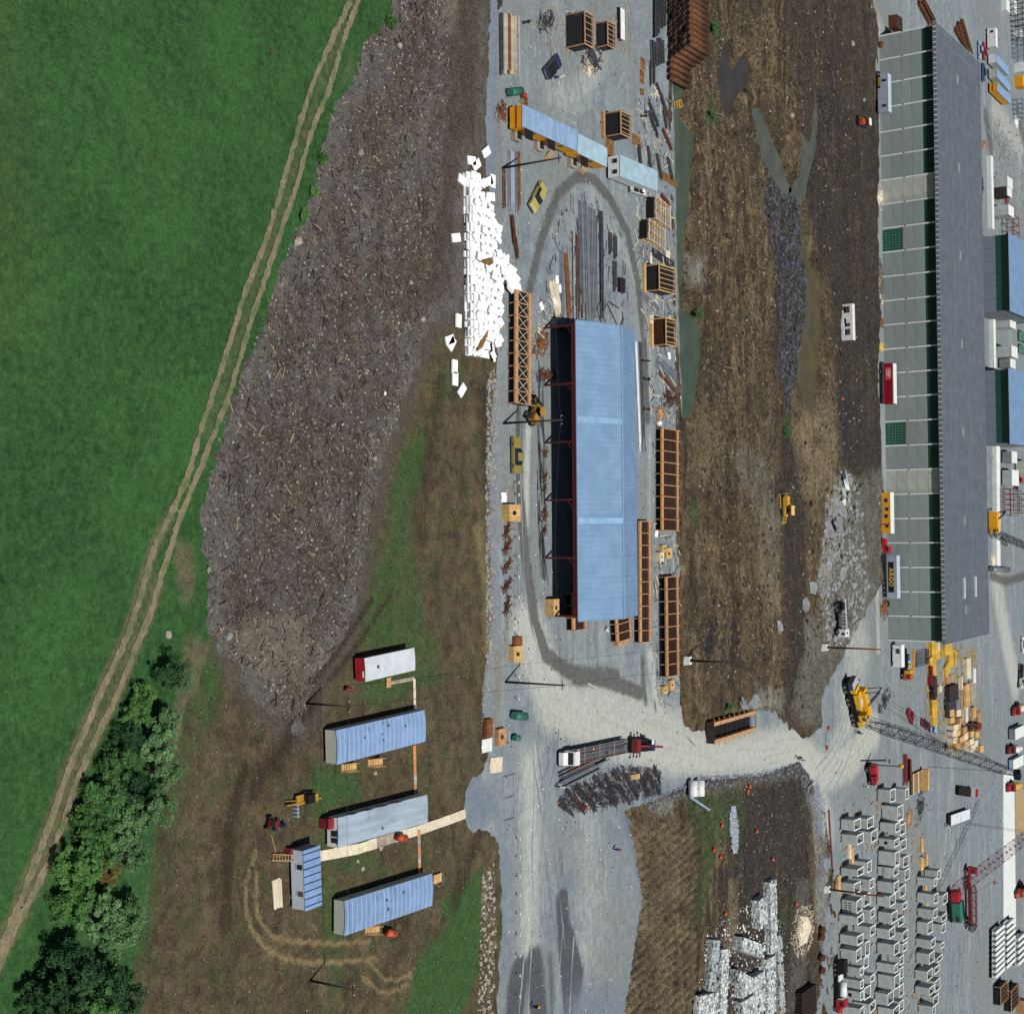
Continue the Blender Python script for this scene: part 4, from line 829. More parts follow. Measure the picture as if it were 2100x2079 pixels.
tag(MB().tube([(math.cos(a)*(.5+.03*k)*1.0, math.sin(a)*(.9+.03*k), .06+.015*k) for k, a in enumerate([k*.45 for k in range(42)])],.035,5).build('hose_coil', m_cable), 'coil of dark hose lying beyond the lowest trailer', 'hose').location = G(818,1902,.05)
# ------------------------------------------------------------------ poles, light columns, wires
_, p1 = pole('utility pole on the gravel edge below the blue roofed shed', (1036,1398), 1157, ZY)
_, p2 = pole('utility pole in front of the blue roofed shed beside the loader', (1032,868), 1154, ZY)
_, p3 = pole('utility pole in front of the yellow office trailers', (1030,345), 1150, ZY)
_, p4 = pole('utility pole standing at the edge of the debris near the trailers', (628,1442), 718, .1, .15)
_, p5 = pole('utility pole at the bottom of the trailer field', (637,2010), 728, .1, .15)
def lightcol(label, foot, topx, m):
    b = GM(*foot); H = hgt(foot, topx); t = thing('light_column', label, 'column', b)
    MB().frus(-.9,.9,-.7,.7,-.4,-.7,.7,-.55,.55,1.0).build('footing', m_conc2, t)
    MB().cyl((0,0,1.0),(0,0,H),.22,10,.16).build('column', m, t, True); MB().box(-.3,.3,-.3,.3,1.0,1.06).build('base_plate', m_steel, t)
    return Vector((b.x,b.y,H))
c1 = lightcol('dark steel column on concrete footing at the edge of the mud', (1406,1354), 1517, m_dwood)
c2 = lightcol('red brown steel column on concrete footing near the yellow crane', (1688,1327), 1806, m_oxide)
c3 = lightcol('red brown steel column on concrete footing beside the concrete boxes', (1693,1822), 1812, m_oxide)
wire('overhead wire running from the shed pole to the trailer pole', p2, p3); wire('overhead wire along the shed front from its pole to the lower pole', p1, p2, 1.0)
wire('overhead wire crossing above the field trailers', p4, p5, .6); wire('overhead wire from the field pole across to the gravel edge pole', p4, p1, .8); wire('overhead wire from the gravel edge pole to the dark column', p1, c1, .6); wire('overhead wire leaving the top of the view above the yellow trailers', p3, G(1133,-60,9.5), .8)
t = thing('cut_pole', 'long dark steel pipe lying along the roadside by the concrete boxes', 'pipe', G(1698,1660,ZY), head((1697,1658),(1704,1775))); MB().cyl((0,0,.2),(13.5,0,.2),.2,8).build('pipe', m_oxide, t); MB().cyl((13.5,0,.2),(14,0,.2),.26,8).build('flange', m_dark, t)
# ------------------------------------------------------------------ trees
def leafmat(name, c, c2):
    g = NG(name); g.P()
    col = g.mix(g.rng(g.noise(1.2, 4, .7), .35, .65), c, c2)
    g.b.inputs['Transmission Weight'].default_value = 0
    oi = g.n("ShaderNodeObjectInfo"); hs = g.n("ShaderNodeHueSaturation"); g.l(col, hs.inputs['Color']); g.l(g.rng(oi.outputs['Random'], 0, 1, .8, 1.2, False), hs.inputs['Value'])
    return g.fin(hs.outputs[0], .6, .2)
m_lf = [leafmat('bright_leaf', C(64,108,52), C(100,142,72)), leafmat('mid_leaf', C(56,98,52), C(94,136,72)), leafmat('dark_leaf', C(26,56,34), C(60,98,56)), leafmat('brown_leaf', C(78,70,34), C(108,102,54)), leafmat('willow_leaf', C(72,110,66), C(112,146,94))]
m_bark = mat('bark', C(84,72,58), .95, .3, 3)
def tree(label, base, H, R, kind, n=2200, dens=1.0, leaf=.16, name='leafy_tree', zb=.1, group='trees beside the dirt track'):
    b = G(base[0], base[1], zb) if base[0] < 1400 else GM(*base); t = thing(name, label, 'tree', b, random.random()*6, group)
    T = MB(); tips = []
    def limb(p, d, L, r, lv):
        q = p + d*L; T.cyl(p, q, r, 6, r*.65, cap=False)
        if lv == 0: tips.append(q); return
        for _ in range(3 if lv > 1 else 4):
            nd = (d + Vector((random.uniform(-1,1), random.uniform(-1,1), random.uniform(-.2,.7)))*.75).normalized()
            limb(p + d*L*random.uniform(.6,1), nd, L*random.uniform(.55,.8), r*.55, lv-1)
    nst = 1 if H > 4.5 else 3
    for k in range(nst):
        a = random.random()*6.28; limb(Vector((math.cos(a)*.25*(nst-1)/2, math.sin(a)*.25*(nst-1)/2, -.1)), Vector((math.cos(a)*.25, math.sin(a)*.25, 1)).normalized(), H*.34, .05+.018*H, 2)
    T.build('trunk', m_bark, t)
    # leaf clumps spread through an uneven crown
    cl = []
    for k in range(int((20 + R*13)*dens)):
        while True:
            x, y, z = random.uniform(-1,1), random.uniform(-1,1), random.uniform(-1,1)
            if x*x+y*y+z*z <= 1: break
        k_ = 1 - .35*max(0, z); cl.append((Vector((x*R*1.15*k_, y*R*1.15*k_, H*.54 + z*H*.44)), random.uniform(.18,.5)*R**.5))
    for q in tips: cl.append((q, .4*R**.5))
    V = []; F = []
    per = max(40, int(n*dens*2.2/len(cl)))
    pr = np.random.default_rng(int(base[0]*7+base[1]))
    for c, cr in cl:
        m = per; d = pr.normal(size=(m,3)); d /= np.linalg.norm(d, axis=1)[:,None]; rr = cr * pr.random(m)**.4
        ctr = np.array(c)[None] + d*rr[:,None]*np.array([1,1,.75])
        ctr[:,2] = np.maximum(ctr[:,2], .12)
        u = pr.normal(size=(m,3)); u /= np.linalg.norm(u,axis=1)[:,None]; nn = d*.6 + pr.normal(size=(m,3))*.5 + np.array([0,0,.5]); v = np.cross(nn,u); v /= np.linalg.norm(v,axis=1)[:,None]
        u = np.cross(v, nn); u /= np.linalg.norm(u,axis=1)[:,None]
        sz = leaf*.6*pr.uniform(.6,1.3,(m,1)); stt = 1.8 if kind == 4 else 1.15
        i0 = len(V)*1
        q = np.stack([ctr-u*sz*stt, ctr+v*sz*.6, ctr+u*sz*stt, ctr-v*sz*.6], 1).reshape(-1,3)
        base_i = sum(len(a) for a in V); V.append(q)
        F.append(np.arange(m*4).reshape(m,4)+base_i)
    V = np.concatenate(V); F = np.concatenate(F)
    me = bpy.data.meshes.new('crown'); me.from_pydata(V.tolist(), [], F.tolist()); me.materials.append(m_lf[kind]); link(bpy.data.objects.new('crown', me), t)
    return t
TREES = [
 ('sparse grey tree standing alone above the row, with dark crown', (322,1372), 4.6, 1.9, 2, 2600, .8, .12),
 ('pale feathery sapling beside the sparse grey tree', (345,1392), 4.2, 1.6, 4, 1500, .6, .1),
 ('small bright green bush at the upper end of the tree row', (277,1424), 2.6, 1.25, 0, 2600, 1, .13),
 ('bright green bush second from the upper end of the row', (258,1466), 3.0, 1.5, 0, 3000, 1, .13),
 ('dark green bush below the two bright bushes', (240,1512), 3.4, 1.5, 2, 2600, 1, .14),
 ('broad green bush against the dirt track halfway up the row', (210,1565), 4.0, 1.9, 1, 3400, 1, .15),
 ('feathery willow at the right of the upper row', (285,1525), 6.0, 1.7, 4, 3000, .9, .14),
 ('rounded green bush touching the track near the row middle', (182,1625), 4.3, 2.1, 1, 3800, 1, .15),
 ('tall feathery willow behind the row middle', (265,1650), 6.6, 2.0, 4, 3600, .9, .15),
 ('dark leafed tree in the centre of the row', (232,1610), 5.2, 1.8, 2, 3000, 1, .15),
 ('green bush in the row just above the brown one', (165,1700), 4.4, 2.0, 1, 3600, 1, .15),
 ('low willow spreading to the right of the row', (215,1695), 5.0, 1.9, 4, 3200, .9, .15),
 ('large light green bush at the track in the lower row', (128,1775), 4.6, 2.3, 0, 4200, 1, .15),
 ('brown leafed bush among the green ones', (192,1782), 3.6, 1.4, 3, 2800, 1, .14),
 ('lowest light green bush of the row', (120,1845), 4.4, 2.1, 0, 3800, 1, .15),
 ('grey green willow below the brown bush', (170,1862), 5.6, 2.1, 4, 4000, 1, .15),
 ('tall willow leaning over the lower row gap', (195,1905), 6.2, 2.0, 4, 3600, 1, .15),
 ('big dark tree at the bottom of the track', (92,1985), 7.0, 2.6, 2, 5200, 1, .18),
 ('big dark tree at the lower left corner', (60,2045), 7.4, 2.8, 2, 5200, 1, .18),
 ('dark tree with olive crown at the bottom edge', (130,2055), 7.0, 2.5, 1, 5000, 1, .18),
 ('dark shrub tree at the bottom right of the big trees', (215,2040), 5.4, 2.0, 2, 4000, 1, .16),
 ('shadowy tree at the bottom between the dark trees', (165,2010), 6.2, 2.2, 2, 4200, 1, .17)]
TREES += [('slender willow at the upper right of the row', (305,1475), 4.8, 1.4, 4, 2400, .8, .13),('young willow in the gap right of the row middle', (300,1580), 5.4, 1.5, 4, 2600, .8, .13),('bushy willow right of the brown bush', (235,1745), 4.6, 1.7, 4, 3000, .9, .14),('low bright bush at the track below the row middle', (158,1668), 3.2, 1.5, 0, 2800, 1, .14),('broad mid green bush under the tall row willow', (205,1650), 4.4, 1.9, 1, 3400, 1, .15),('dense green bush behind the large light one', (165,1745), 4.6, 1.9, 1, 3400, 1, .15),('spreading willow above the dark bottom trees', (225,1870), 5.0, 1.9, 4, 3000, .9, .15)]
for lab, b, H, R, k, n, de, lf in TREES: tree(lab, b, H, R, k, n, de, lf)
for i, (b, R, lab) in enumerate((((655,325),.8,'small bright weed bush on the debris edge beside the track bend'),((640,392),.6,'low green weed at the debris edge above the pale boulder'),((618,440),.7,'low green weed beside the debris just above the pale boulder'),((797,45),.9,'green weed clump at the top of the debris edge'),((1428,645),1.0,'green weed clump on the mud beside the long pool'),((1607,885),1.0,'narrow green weed clump beside the ditch end'),((1452,240),1.3,'green brush on the mud near the grey pond'),((1460,60),1.2,'green brush on the mud near the top of the view'),((1490,1450),.9,'green weed clump beside the broken slab heap'))):
    tree(lab, b, 1.0*R+.5, R, 0 if i < 4 else 1, 900, .7, .1, name='weed_clump', group='weed clumps')
# ------------------------------------------------------------------ loose debris, stones, rubble
def deb_z(X, Y):
    f = sdf(X, Y, Gn(DEBRIS)); return .02 + deb_h(X, Y, f), f
def scatter(poly, n, seed):
    P_ = Gn(poly); r = np.random.default_rng(seed); out = []
    x0, y0 = P_.min(0); x1, y1 = P_.max(0)
    while len(out) < n:
        q = r.uniform((x0,y0),(x1,y1),(n*2,2)); q = q[inside(q[:,0], q[:,1], P_)]; q = q[wfield(q[:,0], q[:,1]) < -1.2]; out += q.tolist()
    return np.array(out[:n]), r
def sticks(name, label, cat, poly, n, seed, lr, rr, m, zf, ang=None):
    pts, r = scatter(poly, n, seed); Z = zf(pts[:,0], pts[:,1]); b = MB()
    for (x, y), z in zip(pts, Z):
        L = lr[0] + (lr[1]-lr[0])*r.random()**3; a = r.uniform(0, PI) if ang is None else r.normal(*ang); w = r.uniform(*rr); dz = r.uniform(0, .12)*L
        b.beam((x-math.cos(a)*L/2, y-math.sin(a)*L/2, z+w/2), (x+math.cos(a)*L/2, y+math.sin(a)*L/2, z+w/2+dz), w, w)
    return tag(b.build(name, m, kind='stuff'), label, cat)
def stones(name, label, cat, poly, n, seed, rr, m, zf, flat=.7):
    pts, r = scatter(poly, n, seed); Z = zf(pts[:,0], pts[:,1]); b = MB()
    for (x, y), z in zip(pts, Z): b.rock((x, y, z), rr[0] + (rr[1]-rr[0])*r.random()**4, int(r.integers(1e9)), flat)
    return tag(b.build(name, m, kind='stuff'), label, cat)
DEBIN = [p for p in DEBRIS if p[0] < 880 and p[1] < 1330] + [(655,1400),(690,1330),(725,1270),(762,1050),(800,900),(840,780),(870,600),(880,400),(900,250),(905,-100)]
DEBIN = [(800,-120),(800,0),(795,50),(735,92),(690,215),(650,305),(630,415),(570,560),(525,690),(480,800),(445,900),(408,1060),(425,1180),(430,1290),(470,1340),(560,1460),(610,1490),(650,1400),(725,1270),(762,1050),(800,900),(845,770),(880,560),(900,330),(915,150),(920,-120)]
DZ = lambda X, Y: deb_z(X, Y)[0]
Z0 = lambda X, Y: np.full(X.shape, .06); ZYF = lambda X, Y: np.full(X.shape, ZY-.1)
sticks('splintered_sticks', 'splintered branches and roots strewn over the dark debris ground', 'sticks', DEBIN, 3200, 31, (.15,1.5), (.03,.1), m_stick, DZ)
sticks('dark_roots', 'dark roots and bark scattered over the debris ground', 'roots', DEBIN, 1800, 32, (.2,1.5), (.05,.14), m_dwood, DZ)
stones('debris_stones', 'pale stones scattered over the debris ground', 'stones', DEBIN, 2200, 33, (.03,.22), m_stone, DZ)
stones('grey_debris_stones', 'grey stones scattered over the debris ground', 'stones', DEBIN, 1700, 34, (.04,.24), m_stone2, DZ)
stones('field_stones', 'small pale stones lying on the dirt around the trailers', 'stones', [(420,1350),(560,1480),(1000,1330),(985,1560),(1000,2079),(270,2100)], 900, 35, (.03,.15), m_stone2, Z0)
stones('edge_rubble', 'band of pale rubble along the near edge of the gravel yard', 'rubble', [(998,760),(1024,760),(1020,900),(1018,1330),(1010,1490),(985,1480),(995,1330),(994,900)], 1500, 36, (.08,.42), m_stone2, lambda X, Y: np.full(X.shape, .14))
stones('edge_rubble_pale', 'pale stones mixed into the yard edge rubble', 'rubble', [(996,760),(1018,760),(1014,900),(1012,1330),(1004,1480),(990,1470),(996,1330),(994,900)], 420, 37, (.08,.42), m_stone, lambda X, Y: np.full(X.shape, .14))
stones('lower_edge_rubble', 'pale stones along the bank beside the lower gravel lane', 'rubble', [(988,1790),(1012,1770),(1016,1900),(1008,2090),(978,2090),(985,1900)], 420, 38, (.1,.45), m_stone, lambda X, Y: np.full(X.shape, .08))
stones('gravel_bank', 'coarse blue grey crushed stone on the slope edge of the lower yard', 'gravel', [(1278,1668),(1300,1690),(1318,1770),(1328,1870),(1316,1960),(1300,2020),(1270,2090),(1215,2090),(1270,2040),(1296,1960),(1300,1870),(1296,1780)], 3000, 39, (.08,.34), m_stoneb, lambda X, Y: np.full(X.shape, .12))
stones('road_edge_stones', 'crushed stone along the lower edge of the haul road', 'gravel', [(1330,1640),(1440,1590),(1560,1585),(1640,1560),(1690,1640),(1700,1850),(1700,2000),(1684,1960),(1672,1720),(1640,1600),(1560,1605),(1440,1618),(1330,1668)], 1900, 40, (.1,.42), m_stoneb, ZYF)
def mudz(X, Y): return mud_h(X, Y)
stones('mud_stones', 'pale stones strewn over the brown mud flat', 'stones', [(1400,20),(1700,20),(1780,300),(1780,1000),(1600,1400),(1410,1400),(1440,700)], 1500, 41, (.06,.34), m_stone, mudz)
stones('dark_mud_clods', 'dark clods of earth on the mud flat', 'clods', [(1400,20),(1700,20),(1790,300),(1780,1000),(1640,1450),(1410,1400),(1440,700)], 3600, 42, (.15,.7), mat('dark_clod', C(66,56,46), .95, .3, 1), mudz, .5)
stones('brown_mud_clods', 'brown clods of earth on the mud flat', 'clods', [(1400,20),(1600,20),(1570,300),(1580,900),(1600,1400),(1410,1400),(1420,700)], 3200, 48, (.12,.6), mat('brown_clod', C(104,90,68), .95, .3, 1), mudz, .5)
stones('black_rubble', 'black and grey rubble ridge between the channels', 'rubble', [(1560,335),(1592,385),(1628,425),(1645,560),(1648,660),(1630,760),(1600,850),(1582,760),(1590,640),(1574,520),(1557,430)], 1500, 43, (.2,.7), mat('black_stone', C(84,88,96), .95, .4, 1), mudz)
sticks('driftwood', 'pale driftwood lying on the mud flat', 'driftwood', [(1410,60),(1700,60),(1700,1000),(1420,1200)], 420, 44, (.4,4.5), (.06,.16), m_stick, mudz)
stones('rock_rubble', 'pale grey broken rock heaped beside the plant road', 'rubble', [(1690,1000),(1725,960),(1750,990),(1770,1150),(1760,1300),(1690,1330),(1672,1180)], 900, 45, (.2,1.0), m_stone2, mudz)
stones('lower_mud_stones', 'stones and litter on the dark lower mud', 'stones', [(1460,1640),(1650,1560),(1670,1900),(1680,2090),(1420,2090),(1480,1800)], 1400, 46, (.05,.26), m_stone2, mudz)
sticks('lower_mud_sticks', 'sticks and metal strips littering the dark lower mud', 'litter', [(1460,1640),(1650,1560),(1670,1900),(1680,2090),(1420,2090),(1480,1800)], 380, 47, (.3,3.0), (.04,.1), mat('grey_stick', C(112,106,98), .9, .3, 2), mudz)
BOULD = [((608,496),.75,m_stone,'large pale boulder on the grass at the debris edge beside the track'),((737,312),.7,m_stone2,'grey boulder on the upper debris below the track bend'),((818,93),.5,m_stone,'rounded boulder near the top of the debris'),((427,1168),.45,m_stone2,'pale boulder in the grass at the narrow end of the debris'),((467,1304),.6,m_stone2,'flat grey boulder at the lower tip of the debris'),((343,1302),.55,m_stone,'triangular pale stone on the grass above the tree row'),((841,580),.4,m_stone,'pale stone in the middle debris level with the foam heap'),((866,655),.42,m_stone,'pale stone at the right debris edge under the foam heap'),((767,940),.5,m_stone,'round pale stone on the right debris edge by the green strip'),((565,902),.4,m_stone2,'flat stone on the left of the lower debris'),((788,806),.35,m_foam,'white block lying on the right side of the debris'),((700,870),.3,m_foam,'small white block in the lower middle debris'),((805,182),.3,m_foam,'small white oblong block in the upper debris'),((695,545),.45,m_stone2,'grey stone in the middle of the debris'),((768,1585),.4,m_stone,'pale stone between the two seamed roof trailers'),((742,1780),.4,m_stone,'brown stone between the grey roof and the lowest trailer'),((733,1765),.3,m_stone,'smaller stone beside the brown stone between trailers'),((780,1738),.4,m_stone,'stone beside the wide plank boardwalk'),((1622,236),.7,m_stone,'round boulder on the mud between the channels'),((1746,90),.8,m_stone,'round boulder on the dark mud near the plant corner'),((1770,205),.6,m_stone2,'grey boulder on the dark mud beside the plant road')]
for (p, r, m, lab) in BOULD:
    o = MB().rock((0,0,r*.3), r, int(p[0]*31+p[1]), .75).build('boulder', m); tag(o, lab, 'boulder'); o.location = G(*p, .15) if p[0] < 1400 else GM(*p)
for i, (p, s) in enumerate((((1732,985),2.6),((1728,1020),2.4),((1738,1022),1.8),((1722,1045),2.6),((1718,1075),2.2),((1712,1030),1.2),((1532,1450),1.7),((1545,1438),2.0),((1522,1440),1.6),((1528,1462),1.5),((1662,1205),2.0),((1650,1240),1.8),((1597,1285),1.6),((1725,1175),2.0))):
    r = random.Random(i*5); V = []; k = 7
    for z in (0, .5):
        V += [(math.cos(a*2*PI/k)*s*r.uniform(.7,1.1)*(1 if z == 0 else .95), math.sin(a*2*PI/k)*s*r.uniform(.6,1.0), z*s*.6) for a in range(k)]
    o = MB().add(V, [tuple(range(k-1,-1,-1)), tuple(range(k,2*k))] + [(j,(j+1)%k,k+(j+1)%k,k+j) for j in range(k)]).build('rock_slab', m_stone2 if i > 1 else m_conc2)
    o.location = GM(*p,-.1); o.rotation_euler = (r.uniform(-.5,.3), r.uniform(-.3,.3), r.random()*6)
    tag(o, 'broken pale rock slab in the heap beside the bulldozed mud' if 6 > i else ('broken concrete slab in the heap above the formwork on the haul road' if i < 10 else 'single tilted rock slab along the bulldozed lane'), 'rock slab', 'broken rock slabs in the heap by the plant road' if i < 6 else ('broken slabs above the haul road' if i < 10 else 'tilted rock slabs along the lane'))

stones('yard_litter', 'small dark bits littering the gravel yard', 'litter', [(1030,0),(1370,0),(1390,800),(1400,1480),(1640,1540),(1300,1640),(1290,1900),(1250,2079),(1030,2079),(1030,1700)], 1500, 51, (.04,.2), m_dwood, lambda X, Y: np.full(X.shape, ZY+.01))
stones('yard_litter_pale', 'small pale bits littering the gravel yard', 'litter', [(1030,0),(1370,0),(1390,800),(1400,1480),(1640,1540),(1300,1640),(1290,1900),(1250,2079),(1030,2079),(1030,1700)], 1100, 52, (.04,.18), m_conc2, lambda X, Y: np.full(X.shape, ZY+.01))
stones('apron_litter', 'small bits littering the gravel around the boxes and cranes', 'litter', [(1680,1340),(2030,1320),(2090,1480),(2050,2079),(1690,2079),(1690,1600)], 900, 53, (.06,.3), m_dwood, lambda X, Y: np.full(X.shape, ZY+.01))
sticks('yard_sticks', 'loose timber strips and rods littering the far gravel edge', 'litter', [(1300,200),(1375,200),(1395,900),(1395,1450),(1340,1450),(1335,900),(1300,500)], 520, 54, (.4,2.4), (.04,.09), m_steel, lambda X, Y: np.full(X.shape, ZY+.02), (.4,.9))
sticks('yard_planks', 'loose planks littering the far gravel edge', 'litter', [(1300,200),(1375,200),(1395,900),(1395,1450),(1340,1450),(1335,900),(1300,500)], 230, 55, (.5,2.6), (.08,.16), m_ply2, lambda X, Y: np.full(X.shape, ZY+.02), (.4,.9))

sticks('pale_wood_scraps', 'larger pale wood scraps lying over the debris ground', 'wood scraps', DEBIN, 320, 56, (.3,1.7), (.05,.12), mat('pale_scrap_wood', C(164,146,120), .9, .25, 2), DZ)
sticks('near_edge_scraps', 'timber scraps and rods lying along the near gravel edge', 'litter', [(1022,20),(1062,20),(1062,560),(1036,580),(1058,1080),(1060,1330),(1030,1340),(1022,900)], 320, 57, (.3,2.0), (.04,.1), m_wood2, lambda X, Y: np.full(X.shape, ZY+.02), (.1,.9))
sticks('top_yard_scraps', 'scrap timber and rods around the rebar cubes at the top', 'litter', [(1090,10),(1290,10),(1290,110),(1200,160),(1110,100)], 150, 58, (.3,1.8), (.04,.1), m_wood, lambda X, Y: np.full(X.shape, ZY+.02))
sticks('loop_scraps', 'rods and timber strips strewn inside the wet track loop', 'litter', [(1140,430),(1200,390),(1270,460),(1290,650),(1100,650)], 160, 59, (.5,3.5), (.04,.08), m_steel, lambda X, Y: np.full(X.shape, ZY+.02), (0,.35))
sticks('lumber_scraps', 'yellow and tan scrap timber littering the lumber yard', 'litter', [(1895,1320),(2000,1320),(2010,1540),(1930,1540),(1895,1480)], 420, 60, (.6,3.4), (.08,.2), m_ylum, lambda X, Y: np.full(X.shape, ZY+.1), (.1,.8))
sticks('box_row_scraps', 'timber packers and scraps lying between the concrete box rows', 'litter', [(1720,1640),(1900,1620),(1900,2079),(1725,2079)], 420, 66, (.4,2.4), (.1,.22), m_wood, lambda X, Y: np.full(X.shape, ZY+.05))
sticks('platform_scraps', 'building scrap littering the platform behind the plant', 'litter', [(2036,250),(2098,250),(2098,470),(2036,470)], 260, 67, (.6,3.0), (.1,.22), m_wood2, lambda X, Y: np.full(X.shape, ZY+.1))
# ------------------------------------------------------------------ yard: trailers, cars, machines
def trailer_zt(label, zt, n1, n2, f1, f2, wall, roof, end, name='office_trailer', **kw):
    A, B, C_, D = G(*n1, zt), G(*n2, zt), G(*f1, zt), G(*f2, zt); m0 = (A+B)/2; m1 = (C_+D)/2; d = m1-m0
    return house_trailer(label, (m0.x, m0.y, ZY), math.atan2(d.y, d.x), d.length, min((A-B).length, (C_-D).length*1.05), zt-ZY-.6, wall, roof, end, name, **kw)
m_ytroof = mat('pale_blue_trailer_roof', C(140,170,204), .5, .12, .6, grime=(C(108,130,156),.5))
m_ytroof2 = mat('pale_aqua_trailer_roof', C(162,190,202), .5, .12, .6, grime=(C(126,150,162),.5))
y1 = trailer_zt('long amber yellow office trailer with red stripe on its end wall', 3.0, (1071,215), (1071,259), (1182,267), (1183,311), m_yel2, m_ytroof, m_yel2, seam=m_tin, seams=9, camber=.05, windows=((4,0,.9,.9,'right'),(9,0,.9,.9,'right'),(12,0,.9,.9,'right')))
MB().box(-.04,-.01,-1.7,1.7,1.55,1.8).build('red_stripe', m_red, y1)
y2 = trailer_zt('amber yellow office trailer with plain pale roof between the long one and the white one', 3.0, (1184,274), (1185,314), (1244,303), (1245,344), m_yel2, m_ytroof2, m_yel2, camber=.04, windows=((2,0,.8,.9,'right'),(5,0,.8,.9,'right')))
y3 = trailer_zt('white office trailer with two dark end windows beside the yellow ones', 3.0, (1271,318), (1271,361), (1347,350), (1348,393), m_white, m_ytroof2, m_white, camber=.06, windows=((0,.9,.7,.8,'end'),(0,-.9,.7,.8,'end')))
for tr, xs in ((y1,(1.2,7.5)),(y2,(1.5,))):
    W_ = 3.0
    for x in xs:
        p = MB().box(x,x+1.6,-W_/2-1.5,-W_/2-.2,.1,.75).build('porch', m_wood2, tr); MB().box(x-.2,x+1.8,-W_/2-1.6,-W_/2-.1,2.6,2.7).build('porch_roof', m_dark, p)
for lab, p in (('slatted wooden steps below the long yellow trailer',(1122,322)),('slatted wooden steps below the second yellow trailer',(1193,347))):
    t = thing('wooden_steps', lab, 'steps', G(*p,ZY), head(p,(p[0]-10,p[1]+24)))
    for k in range(5): MB().box(k*.34-.8,k*.34-.6,-.5,.5,.6-k*.12,.68-k*.12).build('tread', m_ply, t)
    for y in (-.5,.5): MB().beam((-.8,y,.62),(.8,y,.05),.08,.14).build('stringer', m_wood, t)
car('dark blue pickup truck parked at an angle on the upper gravel', 'pickup', P(1127,138), head((1114,153),(1141,121)), m_navy, 'pickup', 5.3, 'pickup_truck')
car('olive cream sedan parked at an angle inside the wet track loop', 'car', P(1096,405), head((1110,379),(1084,432)), m_olive, 'sedan', 5.4)
car('gold brown sedan parked on the gravel beside the shed road', 'car', P(1052,934), YAW+PI, mat('gold_car_paint', C(150,134,70), .35, .12, .7, spec=.5), 'sedan', 5.4)
car('white service pickup parked against the white office trailer', 'pickup', P(1302,388), head((1275,378),(1330,392)), m_white, 'pickup', 5.2, 'pickup_truck')
# wheel loader next to the pole
t = thing('wheel_loader', 'yellow wheel loader beside the pole in front of the shed', 'loader', P(1085,846), head((1078,862),(1092,828)))
MB().box(-1.8,1.2,-.7,.7,.8,1.5).build('body', m_dully, t); MB().box(-1.9,-.8,-.75,.75,1.5,2.0).build('engine_hood', m_dully, t); MB().box(-.6,.4,-.6,.6,1.5,1.7).build('seat_deck', m_dark, t)
for y in (-.9,.9):
    MB().beam((.2,y*.8,1.4),(2.4,y*.8,.6),.18,.25).build('lift_arm', m_dully, t)
    for x in (-1.2,.9): wheel(t,(x,y,.65),.65,.45)
MB().extr([(2.3,.15),(2.2,.9),(2.5,.9),(2.9,.3),(3.3,.15)],-1.1,1.1).build('bucket', m_dark, t)
for x in (-.6,.4):
    for y in (-.6,.6): MB().beam((x,y,1.5),(x,y,2.5),.07).build('canopy_post', m_dark, t)
MB().box(-.7,.5,-.7,.7,2.5,2.58).build('canopy', m_dully, t)
# flatbed lorry loaded with bars, and the loading crane behind it
def lorry(label, a, b, cabm, name='flatbed_lorry'):
    A = G(*a,ZY); B = G(*b,ZY); d = B-A; L = d.length; t = thing(name, label, 'truck', A, math.atan2(d.y,d.x))
    MB().frus(-1.9,0,-1.15,1.15,.7,-1.6,-.15,-1.05,1.05,2.7).build('cab', cabm, t); c = t.children[-1]
    MB().frus(-1.93,-1.83,-.95,.95,1.6,-1.72,-1.62,-.9,.9,2.4).build('windscreen', m_glass, c); MB().extr([(-3.0,.6),(-3.0,1.4),(-1.9,1.6),(-1.9,.6)],-1.0,1.0,inset=.08).build('hood', cabm, t)
    for s in (-1,1): MB().box(-1.4,-.5,s*1.12-.03,s*1.12+.03,1.6,2.3).build('side_window', m_glass, c)
    MB().box(.1,L,-1.25,1.25,1.0,1.2).build('deck', m_dark, t); MB().box(-2.8,L,-.45,.45,.6,1.0).build('chassis', m_dark, t); MB().box(.05,.2,-1.25,1.25,1.2,2.3).build('headboard', m_white, t)
    for x in (-2.2, L*.62, L*.75, L*.88):
        for s in (-1,1): wheel(t,(x,s*1.0,.5),.5,.38)
    return t, L
t, L = lorry('white cabbed flatbed lorry loaded with long grey bars on the haul road', (1160,1551), (1268,1528), m_white)
me_ = MB().cyl((.4,0,0),(L+.6,0,0),.07,6).mesh('bar', m_steel2)
me2_ = MB().cyl((.4,0,0),(L+.3,0,0),.07,6).mesh('bar', m_rust)
for i in range(26):
    o = link(bpy.data.objects.new('bar', me2_ if i % 7 == 0 else me_), t); o.location = (0, -1.1+(i%13)*.18, 1.28+.14*(i//13)); o.rotation_euler = (0,0,random.uniform(-.01,.01))
for k in range(3): MB().box(L*.2+k*L*.28,L*.2+k*L*.28+.1,-1.3,1.3,1.43,1.5).build('lashing', m_wood, t)
t = thing('truck_crane', 'small red and blue truck crane standing at the rear of the loaded lorry', 'crane', P(1300,1527), head((1268,1530),(1340,1524)))
MB().box(-2.8,3.2,-1.1,1.1,.7,1.1).build('chassis', m_dark, t); MB().box(-2.7,-1.6,-1.15,1.15,1.1,2.2).build('winch_house', m_dred, t); MB().frus(1.8,3.2,-1,1,1.1,1.9,3.0,-.9,.9,2.5).build('cab', m_navy, t); MB().box(1.5,2.2,.2,1.0,2.55,2.7).build('roof_plate', m_white, t)
